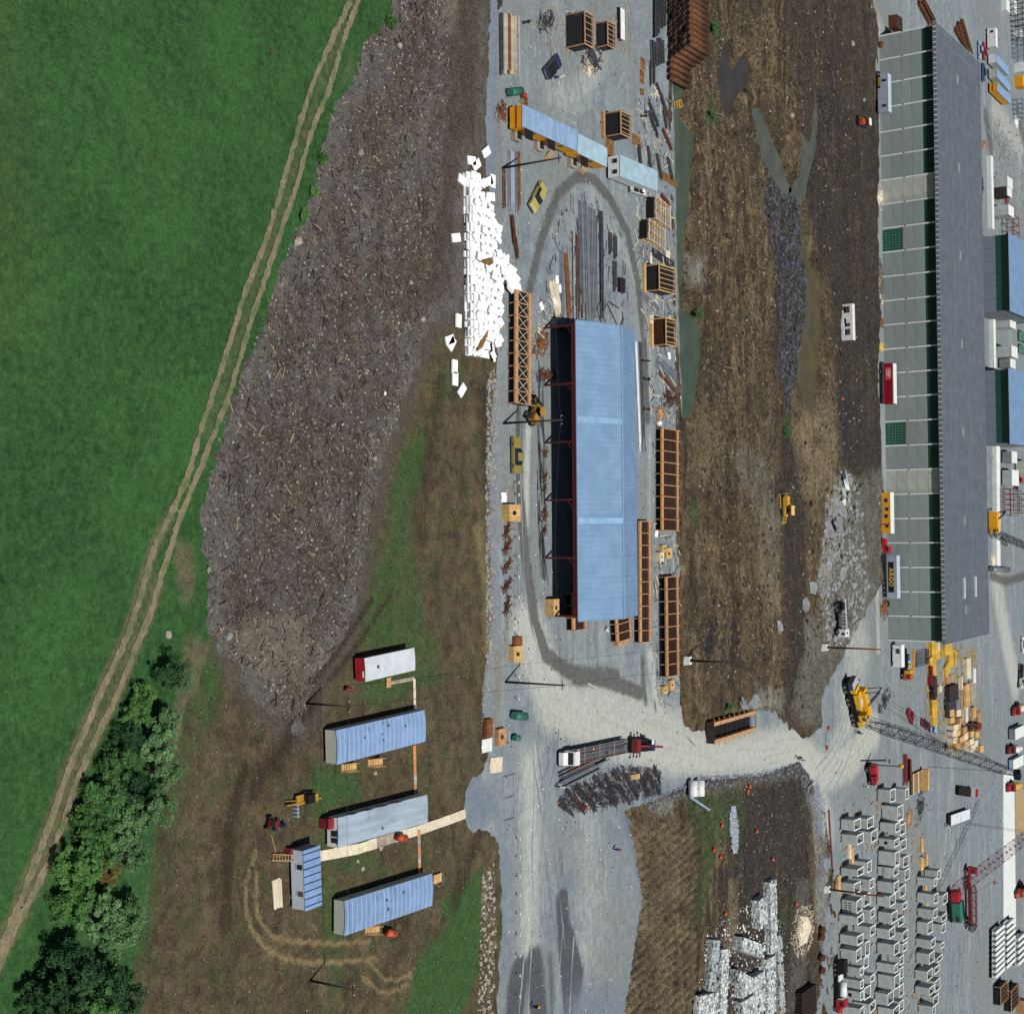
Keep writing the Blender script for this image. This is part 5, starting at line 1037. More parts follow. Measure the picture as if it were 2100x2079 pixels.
MB().beam((-1.5,0,1.8),(5.4,-.35,2.6),.35,.4).build('jib', m_oxide, t); MB().beam((5.4,-.35,2.6),(5.8,-.38,2.65),.3).build('jib_head', m_ylum, t)
for x in (-2.0,-.9,2.4):
    for s in (-1,1): wheel(t,(x,s*1.0,.5),.5,.35)
for x in (-1.4,.9):
    for s in (-1,1): MB().beam((x,0,.8),(x,s*2.0,.7),.16).build('outrigger', m_dark, t); MB().box(x-.25,x+.25,s*2-.15,s*2+.15,0,.12).build('outrigger_pad', m_dark, t)
# ------------------------------------------------------------------ formwork
def rack(label, a, b, depth, H, n, ribs_out=0.0, mesh_=False, name='formwork_rack', m=None, group='long timber formwork racks'):
    m = m or m_wood; A = G(*a,ZY); B = G(*b,ZY); d = B-A; L = d.length; t = thing(name, label, 'formwork', A, math.atan2(d.y,d.x), group)
    MB().box(.05,L-.05,.25,depth-.2,.02,H-.3).build('dark_shade_block', m_dark, t)  # solid dark block painted in for the shade under the top beams
    for y, w_ in ((.3,.75),(depth-.35,.6)):
        MB().box(0,L,y-w_/2,y+w_/2,H-.28,H).build('top_beam', m, t)
    rm = MB().box(-.07,.07,-.1,depth+ribs_out,H+.0,H+.16).mesh('rib', m); lg = MB().box(-.08,.08,-.08,.08,0,H-.28).mesh('leg', m)
    br = MB().beam((0,.6,H-.1),(L/n,depth-.6,H-.1),.07,.05).mesh('brace', m_ply2); br2 = MB().beam((0,depth-.6,H-.12),(L/n,.6,H-.12),.07,.05).mesh('brace', m_ply2)
    for k in range(n+1):
        x = L*k/n
        o = link(bpy.data.objects.new('rib', rm), t); o.location = (min(max(x,.07),L-.07),0,0)
        for y in (.1,depth-.15):
            o = link(bpy.data.objects.new('leg', lg), t); o.location = (min(max(x,.1),L-.1),y,0)
        if k < n and not mesh_:
            for mm in (br,br2): o = link(bpy.data.objects.new('brace', mm), t); o.location = (x,0,0)
    if mesh_:
        q = MB()
        for k in range(int(L/.3)): q.beam((k*.3,.7,H-.08),(k*.3,depth,H-.08),.03)
        for k in range(int(depth/.3)): q.beam((0,.7+k*.3,H-.05),(L,.7+k*.3,H-.05),.03)
        q.build('rebar_mesh', m_rust, t, kind='stuff')
        MB().box(.1,L-.1,.7,depth-.4,.3,.4).build('mould_floor', m_concd, t)
    return t
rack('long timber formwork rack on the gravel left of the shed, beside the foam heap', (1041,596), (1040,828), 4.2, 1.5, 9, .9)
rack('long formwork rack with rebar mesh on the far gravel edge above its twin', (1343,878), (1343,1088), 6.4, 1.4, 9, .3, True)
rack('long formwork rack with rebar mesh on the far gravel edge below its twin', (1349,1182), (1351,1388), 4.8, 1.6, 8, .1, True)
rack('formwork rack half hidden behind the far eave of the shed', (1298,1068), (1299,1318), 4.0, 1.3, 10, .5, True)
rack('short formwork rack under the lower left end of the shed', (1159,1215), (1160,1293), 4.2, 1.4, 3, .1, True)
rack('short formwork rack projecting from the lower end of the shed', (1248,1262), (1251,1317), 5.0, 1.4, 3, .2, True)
rack('formwork frame with timber yokes standing on the haul road', (1450,1513), (1470,1497), 1.5, 2.0, 1, .1, True) if 0 else None
t = thing('yoke_formwork', 'steel faced timber formwork frame standing crosswise on the haul road', 'formwork', P(1448,1502), head((1448,1502),(1535,1476)))
L = (G(1535,1476,ZY)-G(1448,1502,ZY)).length
for y in (-1.6,1.6): MB().box(0,L,y-.35,y+.35,1.5,1.65).build('side_panel', m_wood, t); MB().box(.05,L-.05,y-.3,y+.3,.05,1.45).build('side_wall', m_wood, t)
MB().box(.1,L-.1,-1.2,1.2,.05,.3).build('pit_floor', m_dark, t); MB().box(-.1,.05,-1.95,1.95,.05,1.7).build('end_panel', m_dwood, t)
for k in range(9):
    x = .6+(L-1.2)*k/8
    for y in (-1,1): MB().beam((x,y*1.3,1.7),(x,y*2.6,1.3),.1).build('yoke', m_wood, t)
    MB().beam((x,-1.3,1.72),(x,1.3,1.72),.08).build('tie', m_steel, t)
def cage(label, c, W, D, H, rz=YAW, m=m_steel, frame=m_wood, skirt=True, name='rebar_cage'):
    t = thing(name, label, 'rebar cage', G(*c,ZY), rz, 'rebar cages with timber frames'); q = MB()
    s = .28
    for z in np.arange(.15, H, s):
        for y in (0,D): q.beam((-W/2,y,z),(W/2,y,z),.06)
        for x in (-W/2,W/2): q.beam((x,0,z),(x,D,z),.06)
    for x in np.arange(-W/2, W/2+.01, s):
        for y in (0,D): q.beam((x,y,0),(x,y,H),.06)
    for y in np.arange(0, D+.01, s):
        for x in (-W/2,W/2): q.beam((x,y,0),(x,y,H),.06)
    q.build('rebar_mesh', m, t, kind='stuff')
    MB().box(-W/2+.15,W/2-.15,.15,D-.15,.02,H-.25).build('inner_mould', m_dark, t)
    for x in (-W/2-.1,W/2+.1): MB().beam((x,-.1,H+.08),(x,D+.1,H+.08),.2,.14).build('top_plate', frame, t)
    for y in (-.1,D+.1): MB().beam((-W/2,y,H+.09),(W/2,y,H+.09),.2,.13).build('top_plate', frame, t)
    for k in range(5): x = -W/2+W*(k+.5)/5; MB().beam((x,0,H+.02),(x,D,H+.02),.1,.1).build('joist', frame, t)
    for x in (-W/2-.1,W/2+.1): MB().beam((x,-.15,0),(x,-.15,H),.16).build('post', frame, t)
    if skirt: MB().box(-W/2-.4,W/2+.4,-.9,-.3,.0,.5).build('sill_platform', frame, t)
    return t
cage('dark rebar cube with timber edges near the top shed, largest of the cages', (1160,66), 5.0, 2.6, 3.5, skirt=False)
cage('dark rebar cube right of the largest cage, half its size', (1222,74), 3.8, 2.4, 2.2, skirt=False)
cage('dark rebar cube on a pink timber platform behind the yellow trailers', (1238,258), 3.6, 3.4, 3.2)
cage('black rebar cube with tan timber deck beside the long pool', (1322,572), 4.2, 6.0, 2.8, frame=m_ply)
cage('brown rebar cube with slotted tan top beside the pool, above the diagonal bars', (1337,682), 4.4, 3.6, 2.7, m=m_rust, frame=m_ply)
def aframe(label, c, rz, W, L):
    t = thing('timber_truss_form', label, 'formwork', G(*c,ZY), rz, 'timber truss forms by the pool')
    for y in (-W/2,0,W/2):
        MB().beam((0,y,1.6),(L,y,.5),.16,.2).build('chord', m_ply, t); MB().beam((0,y,.2),(L,y,.2),.16,.2).build('chord', m_ply, t)
        for k in range(5): x = L*k/4; h = 1.6-1.1*k/4; MB().beam((x,y,.2),(x,y,h),.12).build('strut', m_ply, t)
    for k in range(7): x = L*k/6; z = 1.75-1.1*k/6; MB().beam((x,-W/2-.3,z),(x,W/2+.3,z),.12,.1).build('batten', m_ply if k%2 else m_ply2, t)
    MB().box(-.5,-.1,-W/2,W/2,.1,1.5).build('end_panel', m_dark, t)
aframe('orange timber truss form beside the pool, upper of two', (1327,428), PI/2-.05, 3.6, 7.5)
aframe('pale timber truss form beside the pool, lower of two', (1313,472), PI/2-.08, 3.2, 8.0)
# ------------------------------------------------------------------ bars, pipes, plates, timber
def bars(label, a, b, n, r, m, width, layers=1, name='bar_bundle', kind='bar', group='bundles of bars on the gravel', z=ZY):
    return bundle(name, label, 'bars', G(*a,z), G(*b,z), n, r, m, width, layers, group, z, kind=kind)
m_beamc = mat('cream_steel_beam', C(176,172,156), .7, .2, 1)
for k, (x, m, r) in enumerate(((1025,m_steel,.2),(1030,m_steel2,.2),(1034,m_beamc,.22),(1041,m_rust2,.22),(1046,m_beamc,.24),(1051,m_beamc,.2),(1056,m_ylum,.12),(1063,m_silver,.1))):
    o = bars(['dark steel beam nearest the path in the stack at the top of the yard','grey steel beam second in the stack at the top of the yard','cream steel beam third in the stack at the top','rusty orange steel beam in the stack at the top','broad cream steel beam right of the orange one','cream steel beam fifth from the path in the top stack','thin yellow timber beside the cream beams at the top','thin silver pipe at the right of the top beam stack'][k], (x,26+k), (x+1,152), 2, r, m, r*4, name='steel_beam', kind='beam', group='steel beams stacked at the top of the yard')
bars('dark steel beams entering at the top left of the yard', (1023,-30), (1023,18), 3, .15, m_steel, 1.2)
for k, (x, m, r, n) in enumerate(((1031,m_rust,.12,2),(1043,m_steel2,.08,4),(1049,m_silver,.1,4),(1056,m_steel2,.08,3),(1063,m_rust2,.08,3))):
    bars(['rusty pipes at the yard edge below the pole','grey bars right of the rusty pipes below the pole','silver tubes in the bar rows below the pole','grey bars second from the right in the rows below the pole','rusty thin bars at the right of the rows below the pole'][k], (x,308 if k else 345), (x+1,428+k*2), n, r, m, 1.0)
for k, (a, b, n, r, m, w_, ly_, lab) in enumerate((((1149,512),(1150,658),4,.12,m_steel2,.8,2,'short grey bar bundle left of the rusty plate inside the track loop'),((1158,518),(1166,660),3,.16,m_rust2,1.2,1,'rusty orange tapered plates lying in the track loop'),((1192,412),(1198,655),9,.12,m_steel2,2.4,2,'longest grey bar bundle in the track loop, left half'),((1208,425),(1212,660),12,.12,m_steel2,2.8,2,'longest grey bar bundle in the track loop, right half'),((1220,440),(1222,650),3,.09,m_steel,.7,1,'thin dark bars right of the longest bundle'),((1229,433),(1231,652),4,.14,m_steel,.9,2,'dark bar bundle at the right of the track loop'),((1184,480),(1187,660),3,.07,m_rust,.9,1,'thin rusty bars beside the rail track'),((1249,476),(1250,520),6,.1,m_steel,1.1,2,'short dark mesh roll at the right of the loop, upper left'),((1259,482),(1260,530),6,.1,m_steel,1.1,2,'short dark mesh roll at the right of the loop, upper right'),((1258,534),(1259,598),6,.1,m_steel,1.1,2,'short dark mesh roll at the right of the loop, lower'))): bars(lab, a, b, n, r, m, w_, ly_)
t = thing('rail_ladder', 'ladder like rail track lying among the bars in the loop', 'rails', P(1176,476), head((1176,476),(1178,662)), None); L = (G(1178,662)-G(1176,476)).length
for y in (-.55,.55): MB().beam((0,y,.12),(L,y,.12),.1,.14).build('rail', m_steel, t)
me_ = MB().box(-.06,.06,-.75,.75,0,.06).mesh('sleeper', m_wood2)
for k in range(int(L/.42)): o = link(bpy.data.objects.new('sleeper', me_), t); o.location = (k*.42+.1,0,0)
t = thing('mesh_crate', 'dark square mesh crate inside the track loop', 'crate', P(1266,584), YAW); q = MB()
for k in range(9): q.beam((-1.2+k*.3,0,.5),(-1.2+k*.3,1.9,.5),.05); q.beam((-1.2,k*.24,.52),(1.2,k*.24,.52),.05)
q.build('mesh_top', m_steel, t, kind='stuff'); MB().box(-1.2,1.2,0,1.9,0,.45).build('frame', m_dark, t)
t = thing('curved_rails', 'curved rail pieces lying on the gravel above the blue roof', 'rails', P(1257,650), 0)
for r_, c_ in ((2.4,(0,0)),(3.0,(-.6,-1.0))): MB().tube([(c_[0]+math.cos(a)*r_*.9, c_[1]+math.sin(a)*r_*1.4, .08) for a in np.linspace(-2.4,1.8,16)],.08,5).build('rail', m_steel, t)
for a, b in (((-2,-2,.08),(1.6,1.6,.08)),((-1.6,2.2,.08),(-2.4,-1.8,.08))): MB().beam(a,b,.16,.12).build('rail', m_steel, t)
for k, (a, b, n, m) in enumerate((((1343,742),(1398,800),7,m_steel2),((1350,760),(1396,812),6,m_rust),((1346,735),(1392,775),5,m_steel2),((1312,600),(1352,640),5,m_steel2),((1335,515),(1380,545),8,m_steel),((1312,512),(1330,540),8,m_steel2))): bars(['grey bars lying diagonally at the pool edge, middle bundle','rusty bars lying diagonally at the pool edge','grey bars lying diagonally at the pool edge, upper bundle','grey bars beside the black rebar cube','dark bars beside the plywood sheets at the pool edge','grey bar row left of the plywood sheets'][k], a, b, n, .09, m, 1.6, 1)
bars('long roller track with white rail behind the far side of the shed', (1302,700), (1311,925), 2, .14, m_white, .5); bars('dark sleepers rail beside the white railed roller track', (1312,700), (1320,925), 4, .07, m_steel, 1.2)
for k, (p, w_, d_, m, lab) in enumerate((((1318,131),2.0,1.5,m_rust2,'upper rusty steel plate lying on the gravel by the dark bars'),((1316,158),2.3,1.5,m_rust2,'middle rusty steel plate lying on the gravel by the dark bars'),((1316,189),1.1,1.5,m_rust2,'lowest rusty steel plate lying on the gravel by the dark bars'),((1250,302),3.0,2.6,m_tarp,'brown sheet on the ground behind the second yellow trailer'),((1372,368),1.6,6.0,m_tarp,'brown sheet at the pool end of the white trailer'),((1306,290),2.0,3.4,m_tarp,'brown plank deck beside the pink platform cage'),((1369,525),2.0,1.6,m_ply2,'pale plywood sheet at the pool edge, larger'),((1335,530),2.0,.8,m_ply2,'pale plywood strip left of the larger sheet'),((1332,622),1.0,.8,m_ply2,'small pale plywood square above the brown cube'),((1385,732),1.9,.7,m_ply2,'pale plywood strip at the pool edge near the diagonal bars'),((1372,730),1.2,1.0,m_foam,'crumpled white sheet beside the pale plywood strip'),((1033,1020),1.4,1.3,m_foam,'white sheet on the gravel above the plywood crate'),((1346,1094),1.2,1.0,m_foam,'white sheet at the lower end of the upper mesh rack'),((998,1528),1.9,2.6,m_conc2,'white board leaning among pallets at the gravel edge'),((1017,1568),2.2,3.2,m_ply2,'pale plywood sheet at the gravel edge by the blue stone patch'),((1807,661),2.3,3.2,m_rust2,'orange sheet on the ground at the plant wall, upper'),((1807,711),1.8,3.2,m_ylum,'yellow sheet on the ground at the plant wall, lower'))):
    t = thing('flat_sheet', lab, 'sheet', G(*p,ZY), YAW+random.uniform(-.15,.15)); o = MB()
    nx = 5
    for i in range(nx):
        for j in range(nx):
            pass
    V = []; r = random.Random(k)
    for i in range(6):
        for j in range(6): V.append((-w_/2+w_*i/5, -d_/2+d_*j/5, .05+.05*math.sin(i*1.3+k)+r.uniform(0,.05)))
    F = [(i*6+j,(i+1)*6+j,(i+1)*6+j+1,i*6+j+1) for i in range(5) for j in range(5)]
    o.add(V, F); ob = o.build('sheet', m, t); sm_ = ob.modifiers.new('thickness','SOLIDIFY'); sm_.thickness = .03
    MB().box(-w_/2,w_/2,-.06,.06,.0,.04).build('bearer', m_wood, t)
t = thing('precast_slab', 'pale precast concrete panel leaning by the second cage at the top', 'panel', P(1266,48), YAW); MB().box(-2.6,2.6,.2,1.6,.3,.55).build('slab', m_conc2, t); MB().box(-2.6,2.6,-.2,.18,.02,.5).build('bearer', m_dark, t); MB().box(2.5,2.9,.3,.7,.0,.4).build('red_block', m_dred, t)
# rusty pipe stack at the pool head
t = thing('pipe_stack', 'tall stack of large rusty steel pipes at the head of the pool', 'pipes', P(1368,62), YAW+PI/2); n_ = 0
me_ = MB().cyl((0,0,0),(8,0,0),.5,14).mesh('pipe', m_rpipe, True); mi = MB().cyl((-.01,0,0),(.25,0,0),.42,12).mesh('pipe_mouth', m_dark)
for l in range(5):
    for k in range(14-l*1):
        y = -8.2+k*1.04+l*.52+3.2
        if y > 8.2: continue
        o = link(bpy.data.objects.new('pipe', me_), t); o.location = (random.uniform(-.25,.25), y, .5+l*.9); m2 = link(bpy.data.objects.new('pipe_mouth', mi), o); n_ += 1
for k, y in enumerate((-6.2,-7.4,-8.6)):
    o = link(bpy.data.objects.new('pipe', me_), t); o.location = (-.5,y,.5); link(bpy.data.objects.new('pipe_mouth', mi), o)
for k, (a, b, n, w_, lab) in enumerate((((1342,-20),(1342,80),9,2.2,'long dark bar bundle left of the rusty pipes'),((1356,-10),(1354,60),9,2.0,'dark bar bundle against the rusty pipes at the top'),((1338,85),(1340,140),9,2.6,'dark bar bundle below the top bundles by the pipes'),((1350,80),(1352,135),9,2.0,'dark bar bundle beside the lowest rusty pipes'),((1332,125),(1332,175),5,1.0,'thick dark bundle end by the rusty plates'))): bars(lab, a, b, n, .13, m_steel, w_, 3)
r = random.Random(4)
for k, (p, a, L_) in enumerate((((1352,193),.75,4.5),((1360,215),.6,4.5),((1338,232),.8,5.0),((1362,240),.3,3.6),((1338,255),.7,4.6),((1366,285),.85,4.5),((1310,320),.2,4.0),((1330,322),.25,4.0),((1350,340),.35,4.5),((1372,345),.4,4.0),((1362,410),1.2,3.5),((1050,470),.15,4.5),((1056,505),.2,3.0))):
    d = Vector((math.cos(a),math.sin(a),0))*L_; c = P(*p)
    bundle('rebar_bundle', ['dark rebar bundle nearest the yellow frame at the pool','dark rebar bundle under the yellow frame','dark rebar bundle left of the figures at the pool edge','short dark rebar bundle at the pool edge below the yellow frame','dark rebar bundle second below the yellow frame','rusty rebar bundle at the pool edge above the white trailer','dark rebar heap left behind the white trailer','dark rebar heap in the middle behind the white trailer','dark rebar heap right behind the white trailer','dark rebar heap at the pool behind the white trailer','rusty rebar bundle above the orange truss form','rusty tangled rebar bundle in the bar rows, upper','rusty tangled rebar bundle in the bar rows, lower'][k], 'rebar', c-d/2, c+d/2, 14, .06, m_rust if k in (5,10,11,12) else m_steel, .9, 3, 'rebar bundles on the gravel', jit=.6)
t = thing('yellow_frame', 'bright yellow tubular frame at the pool edge', 'frame', P(1385,215), .3)
for z in (.1,1.0): MB().tube([(-.6,-.5,z),(.6,-.5,z),(.6,.5,z),(-.6,.5,z),(-.6,-.5,z)],.09,6).build('tube_ring', m_yel, t)
for x in (-.6,.6):
    for y in (-.5,.5): MB().cyl((x,y,0),(x,y,1.0),.08,6).build('leg', m_yel, t)
sticks('timber_scraps', 'scrap timber strips lying by the dark bars near the pipe stack', 'scraps', [(1325,180),(1350,178),(1350,200),(1325,198)], 26, 61, (.8,2.6), (.06,.1), m_ply2, lambda X, Y: np.full(X.shape, ZY+.05))
# steel heap below the haul road
for k, (a, b, n, m, w_, lab) in enumerate((((1143,1594),(1240,1548),7,m_steel2,2.2,'grey pipe bundle below the loaded lorry, upper layer'),((1150,1605),(1225,1568),6,m_steel2,1.8,'grey pipe bundle below the loaded lorry, lower layer'),((1165,1580),(1238,1546),3,m_rust2,.7,'rusty pipes along the upper side of the grey pipe bundle'))): bars(lab, a, b, n, .14, m, w_, 2, kind='pipe')
r = random.Random(9); k = 0
for (x, y, a) in sorted(((1165,1625,.5),(1185,1618,.45),(1205,1612,.5),(1225,1600,.4),(1245,1600,1.2),(1262,1592,.2),(1180,1640,.3),(1200,1636,.35),(1222,1632,.3),(1245,1622,.5),(1268,1615,.4),(1290,1605,1.0),(1150,1650,.2),(1162,1660,.15),(1190,1655,.1),(1212,1645,1.4),(1255,1640,.5),(1280,1632,.6),(1310,1590,1.4),(1322,1612,1.3),(1335,1600,1.5),(1345,1585,1.2),(1345,1612,1.5),(1300,1622,.9))):
    d = Vector((math.cos(a+r.uniform(-.2,.2)), math.sin(a+r.uniform(-.2,.2)),0))*r.uniform(2.6,4.6); d = Vector((d.y*.7+d.x*.3, d.x*.6+d.y*.4, 0)); c = P(x,y)
    bundle('rebar_bundle', 'rebar bundle in the jumbled steel heap, %s from the left' % ordn(k), 'rebar', c-d/2, c+d/2, 12, .07, m_rust if k%11==3 else m_steel, r.uniform(.6,1.1), 2, 'rebar bundles in the jumbled steel heap', jit=.9); k += 1
sticks('steel_offcuts', 'tangle of loose rebar offcuts in the steel heap', 'rebar', [(1140,1640),(1170,1610),(1270,1570),(1350,1575),(1350,1625),(1280,1645),(1160,1665)], 900, 62, (.5,2.6), (.04,.09), m_steel, lambda X, Y: ZY+.5*fbm(X,Y,.5,2,7), (1.0,.7))
sticks('rusty_offcuts', 'rusty loose rods in the steel heap', 'rebar', [(1130,1650),(1170,1615),(1270,1570),(1340,1575),(1350,1625),(1280,1645),(1150,1668)], 120, 63, (.5,2.6), (.04,.09), m_rust, lambda X, Y: ZY+.5*fbm(X,Y,.5,2,7), (1.0,.7))
stack('timber_beam', 'short thick timber beam in the steel heap', 'timber', P(1300,1592), PI/2-.1, 1, 2, 1, (3.0,.4,.35), m_ply)
tag(MB().cyl((0,0,0),(0,0,1.0),.3,12).cyl((0,0,1.0),(0,0,1.06),.2,8).build('gas_drum', m_red), 'bright red drum at the lower edge of the steel heap', 'drum').location = P(1192,1653)
# tanks and drums
def tank(label, p, q, r, m, legs=True, name='storage_tank'):
    A = G(*p,ZY); B = G(*q,ZY); d = B-A; L = d.length; t = thing(name, label, 'tank', A, math.atan2(d.y,d.x))
    MB().cyl((0,0,r+.3),(L,0,r+.3),r,18).build('shell', m, t, True)
    for x in (-.12,L): MB().cyl((x,0,r+.3),(x+.12,0,r+.3),r*.9,18,r*.9).build('end_cap', m, t)
    for x in (L*.2,L*.8): MB().box(x-.1,x+.1,-r*.8,r*.8,0,.5).build('saddle', m_dark, t)
    MB().cyl((L/2,0,2*r+.28),(L/2,0,2*r+.45),.14,8).build('hatch', m_steel2, t)
tank('green tank lying at the yard edge above the yellow trailer', (1036,192), (1058,189), .62, m_green); tank('green tank lying at the yard edge below the pole', (1044,1466), (1067,1468), .62, m_green); tank('small green tank standing among pallets at the yard edge', (1047,1512), (1055,1512), .45, m_green)
tank('left of two white tanks side by side below the haul road', (1404,1608), (1428,1606), .55, m_white) if 0 else None
for k, (p, q) in enumerate((((1410,1601),(1410,1630)),((1424,1600),(1424,1629)))): tank(['near white tank of the pair below the haul road','far white tank of the pair below the haul road'][k], p, q, .85, m_white)
for k, (p, m, lab) in enumerate((((1068,197),m_red,'small red drum beside the green tank at the top'),((1240,1291),m_white,'white drum with green lid at the lower end of the shed'),((1346,868),m_foam,'white round drum at the top of the upper mesh rack'),((1680,1905),m_rust,'highest of four rusty drums beside the lane'),((1679,1920),m_rust,'second of four rusty drums beside the lane'),((1680,1962),m_rust,'third of four rusty drums beside the lane'),((1680,1988),m_rust,'lowest of four rusty drums beside the lane'),((1803,93),m_rust2,'rusty round tub at the upper corner of the plant'))):
    s = 2.2 if 3 <= k else 1
    t = thing('drum', lab, 'drum', G(*p,ZY)); MB().cyl((0,0,0),(0,0,.9*min(s,1.3)),.34*s,14).build('shell', m, t, True); MB().cyl((0,0,.9*min(s,1.3)),(0,0,.9*min(s,1.3)+.03),.28*s,12).build('lid', m if k != 1 else m_green, t)
    for z in (.3,.6): MB().cyl((0,0,z),(0,0,z+.05),.36*s,14,cap=False).build('hoop', m, t)
# crates and plywood boxes
def crate(label, p, W, D, H, m=m_ply, rz=YAW, hole=True):
    t = thing('plywood_crate', label, 'crate', G(*p,ZY), rz); n = 4
    MB().box(-W/2+.06,W/2-.06,.06,D-.06,.05,H-.04).build('core', m_dark, t)
    for k in range(n): MB().box(-W/2+W*k/n+.01,-W/2+W*(k+1)/n-.01,0,.05,0,H).build('front_board', m, t); MB().box(-W/2+W*k/n+.01,-W/2+W*(k+1)/n-.01,.0,D,H,H+.05).build('lid_board', m, t)
    for s in (-1,1): MB().box(s*W/2-.03,s*W/2+.03,.0,D,0,H).build('side_board', m, t)
    if hole: MB().box(-W*.12,W*.12,D*.3,D*.6,H+.05,H+.08).build('handle_slot', m_dark, t)
crate('tan plywood crate on the gravel below the gold sedan', (1029,1052), 2.5, 3.0, 1.3); crate('tan plywood crate beside the lower left shed corner', (1117,1246), 2.6, 1.6, 1.6); crate('tan plywood crate above the gravel edge pole', (1043,1342), 2.4, 2.4, .9); crate('orange striped pallet crate behind the tan crate above the pole', (1050,1317), 1.6, 2.0, .5, m_rust2, hole=False); crate('plywood crate among debris at the far gravel edge', (1356,1135), 1.8, 2.2, 1.0); crate('dark plywood crate left of the far edge crates', (1343,1142), 1.6, 1.4, 1.0, m_ply2); crate('plywood crate at the top of the far edge crates', (1350,1125), 1.2, 1.4, .8); crate('tan crate below the lower mesh rack', (1353,1415), 1.3, 1.5, .7); crate('slatted tan crate beside the one below the lower mesh rack', (1368,1405), 1.7, 1.6, .6, m_ply); crate('upright brown crate among pallets at the gravel edge', (1014,1512), 2.4, 2.0, .7, m_wood); crate('orange slatted pallet at the gravel edge', (992,1494), 2.6, 1.6, .5, m_rust2, hole=False); crate('low brown box beside the short shed rack', (1258,1312), 2.0, 3.4, .8, m_wood); crate('pale crate beside the brown cube form', (1325,655), 1.4, 1.0, .8, m_ply2)
sticks('edge_lumber', 'scrap lumber lying beside the diagonal lumber pile at the loop', 'scraps', [(1098,640),(1128,600),(1150,650),(1130,670),(1100,690)], 40, 64, (.5,2.4), (.06,.12), m_ply2, lambda X, Y: np.full(X.shape, ZY+.1))
stack('lumber_pile', 'pale lumber pile at the upper left corner of the blue roof', 'lumber', P(1138,610), head((1127,570),(1145,652)), 1, 9, 2, (5.2,.22,.1), m_ply2, jit=.25)
for k, p in enumerate(((1140,574),(1146,592),(1136,618),(1108,628))): 
    o = MB().obox((0,0,.2),(1.3,.7,.2),random.random()).build('foam_slab', m_foam); o.location = P(*p); tag(o, 'loose white foam slab near the pale lumber pile', 'foam slab', 'foam slabs by the lumber pile')
def heap(name, label, cat, p, rx, ry, h, m, n=60):
    t = thing(name, label, cat, GM(*p) if 1600 < p[0] < 1665 and p[1] > 1800 else G(*p,ZY), random.random()); q = MB(); r = random.Random(int(p[0]))
    for _ in range(n):
        a = r.random()*6.28; k_ = r.random()**.5; x, y = math.cos(a)*k_*rx, math.sin(a)*k_*ry; z = h*(1-k_*k_)*r.random(); L_ = r.uniform(.4,1.6); b = r.random()*3
        q.beam((x-math.cos(b)*L_/2,y-math.sin(b)*L_/2,z+.06),(x+math.cos(b)*L_/2,y+math.sin(b)*L_/2,z+.06+r.uniform(-.1,.3)),.08)
    q.build('tangle', m, t, kind='stuff'); MB().rock((0,0,0),min(rx,ry)*.8,3,.3).build('core', m, t)
    return t
heap('scrap_heap','brown rusty scrap heap at the upper left of the blue roof','scrap',(1108,705),1.8,2.8,.7,m_rust2); heap('scrap_heap','rusty wire heap along the shed front below the brown heap','scrap',(1118,770),.8,3.0,.5,m_rust); heap('scrap_heap','dark scrap heap at the foot of the upper cages','scrap',(1212,118),2.4,3.6,.6,m_steel); heap('scrap_heap','timber and rebar scrap at the cage foot','scrap',(1206,145),2.2,1.4,.4,m_ply2,24); heap('scrap_heap','brown earth coloured scrap heap beside the far edge frames','scrap',(1370,815),1.6,3.0,.6,m_rust); heap('scrap_heap','colourful scrap heap at the top of the upper mesh rack','scrap',(1352,850),1.8,2.2,.6,m_wood,30); heap('scrap_heap','grey scrap heap near the top left bars','scrap',(1118,45),1.4,3.0,.4,m_steel,40); heap('scrap_heap','brown cloth heap above the yellow trailer','scrap',(1074,209),.9,.9,.5,m_tarp,12)
heap('brush_pile','brown brush pile at the near end of the yellow trailer','brush',(1027,232),1.2,2.0,.5,m_rust2,40)
for i, y in enumerate((1085,1120,1160,1200,1240)):
    heap('rusty_part','heap of rusty forms along the near gravel edge, %s from the top' % ordn(i),'scrap',(1040,y),.9,1.6,.4,m_rust,26)['group'] = 'rusty forms along the near gravel edge'
for i, y in enumerate((930,980,1005,1050,1062,1090)):
    heap('rusty_form','small rusty form along the shed front, %s from the top' % ordn(i),'scrap',(1115,y),.6,.9,.3,m_rust,14)['group'] = 'rusty forms along the shed front'
sticks('track_rails', 'thin rails running along the shed front', 'rails', [(1098,760),(1112,760),(1112,1150),(1098,1150)], 44, 65, (3,11), (.05,.1), m_steel, lambda X, Y: np.full(X.shape, ZY), (0,.01))
# survey stakes
q = None
for k, (x, y) in enumerate([(1054,y) for y in (990,1015,1103,1141,1183,1225,1270,1300,1387,1432)] + [(1056,y) for y in (1719,1756,1796,1834,1872,1915,1957,1998,2040)]):
    if q is None:
        q = thing('survey_stake', 'white topped survey stake, first from the top along the gravel lane', 'stake', P(x,y), 0, 'survey stakes along the gravel lane'); MB().box(-.05,.05,-.05,.05,-.1,.8).build('post', m_wood2, q); MB().box(-.22,.22,-.06,.06,.8,.98).build('board', m_white, q)
    else: dup(q, P(x,y), 0, 'white topped survey stake, %s from the top along the gravel lane' % ordn(k))
t = thing('pipe_ladder', 'long ladder shaped pipe frame lying on the lane below the pallets', 'frame', P(1033,1592), YAW); L = 6.4
for y in (0,2.6): MB().beam((0,y,.12),(L,y,.12),.12).build('rail', m_silver, t)
for k in range(3): MB().beam((k*L/2,-.2,.12),(k*L/2,2.9,.12),.1).build('cross_bar', m_steel2, t)
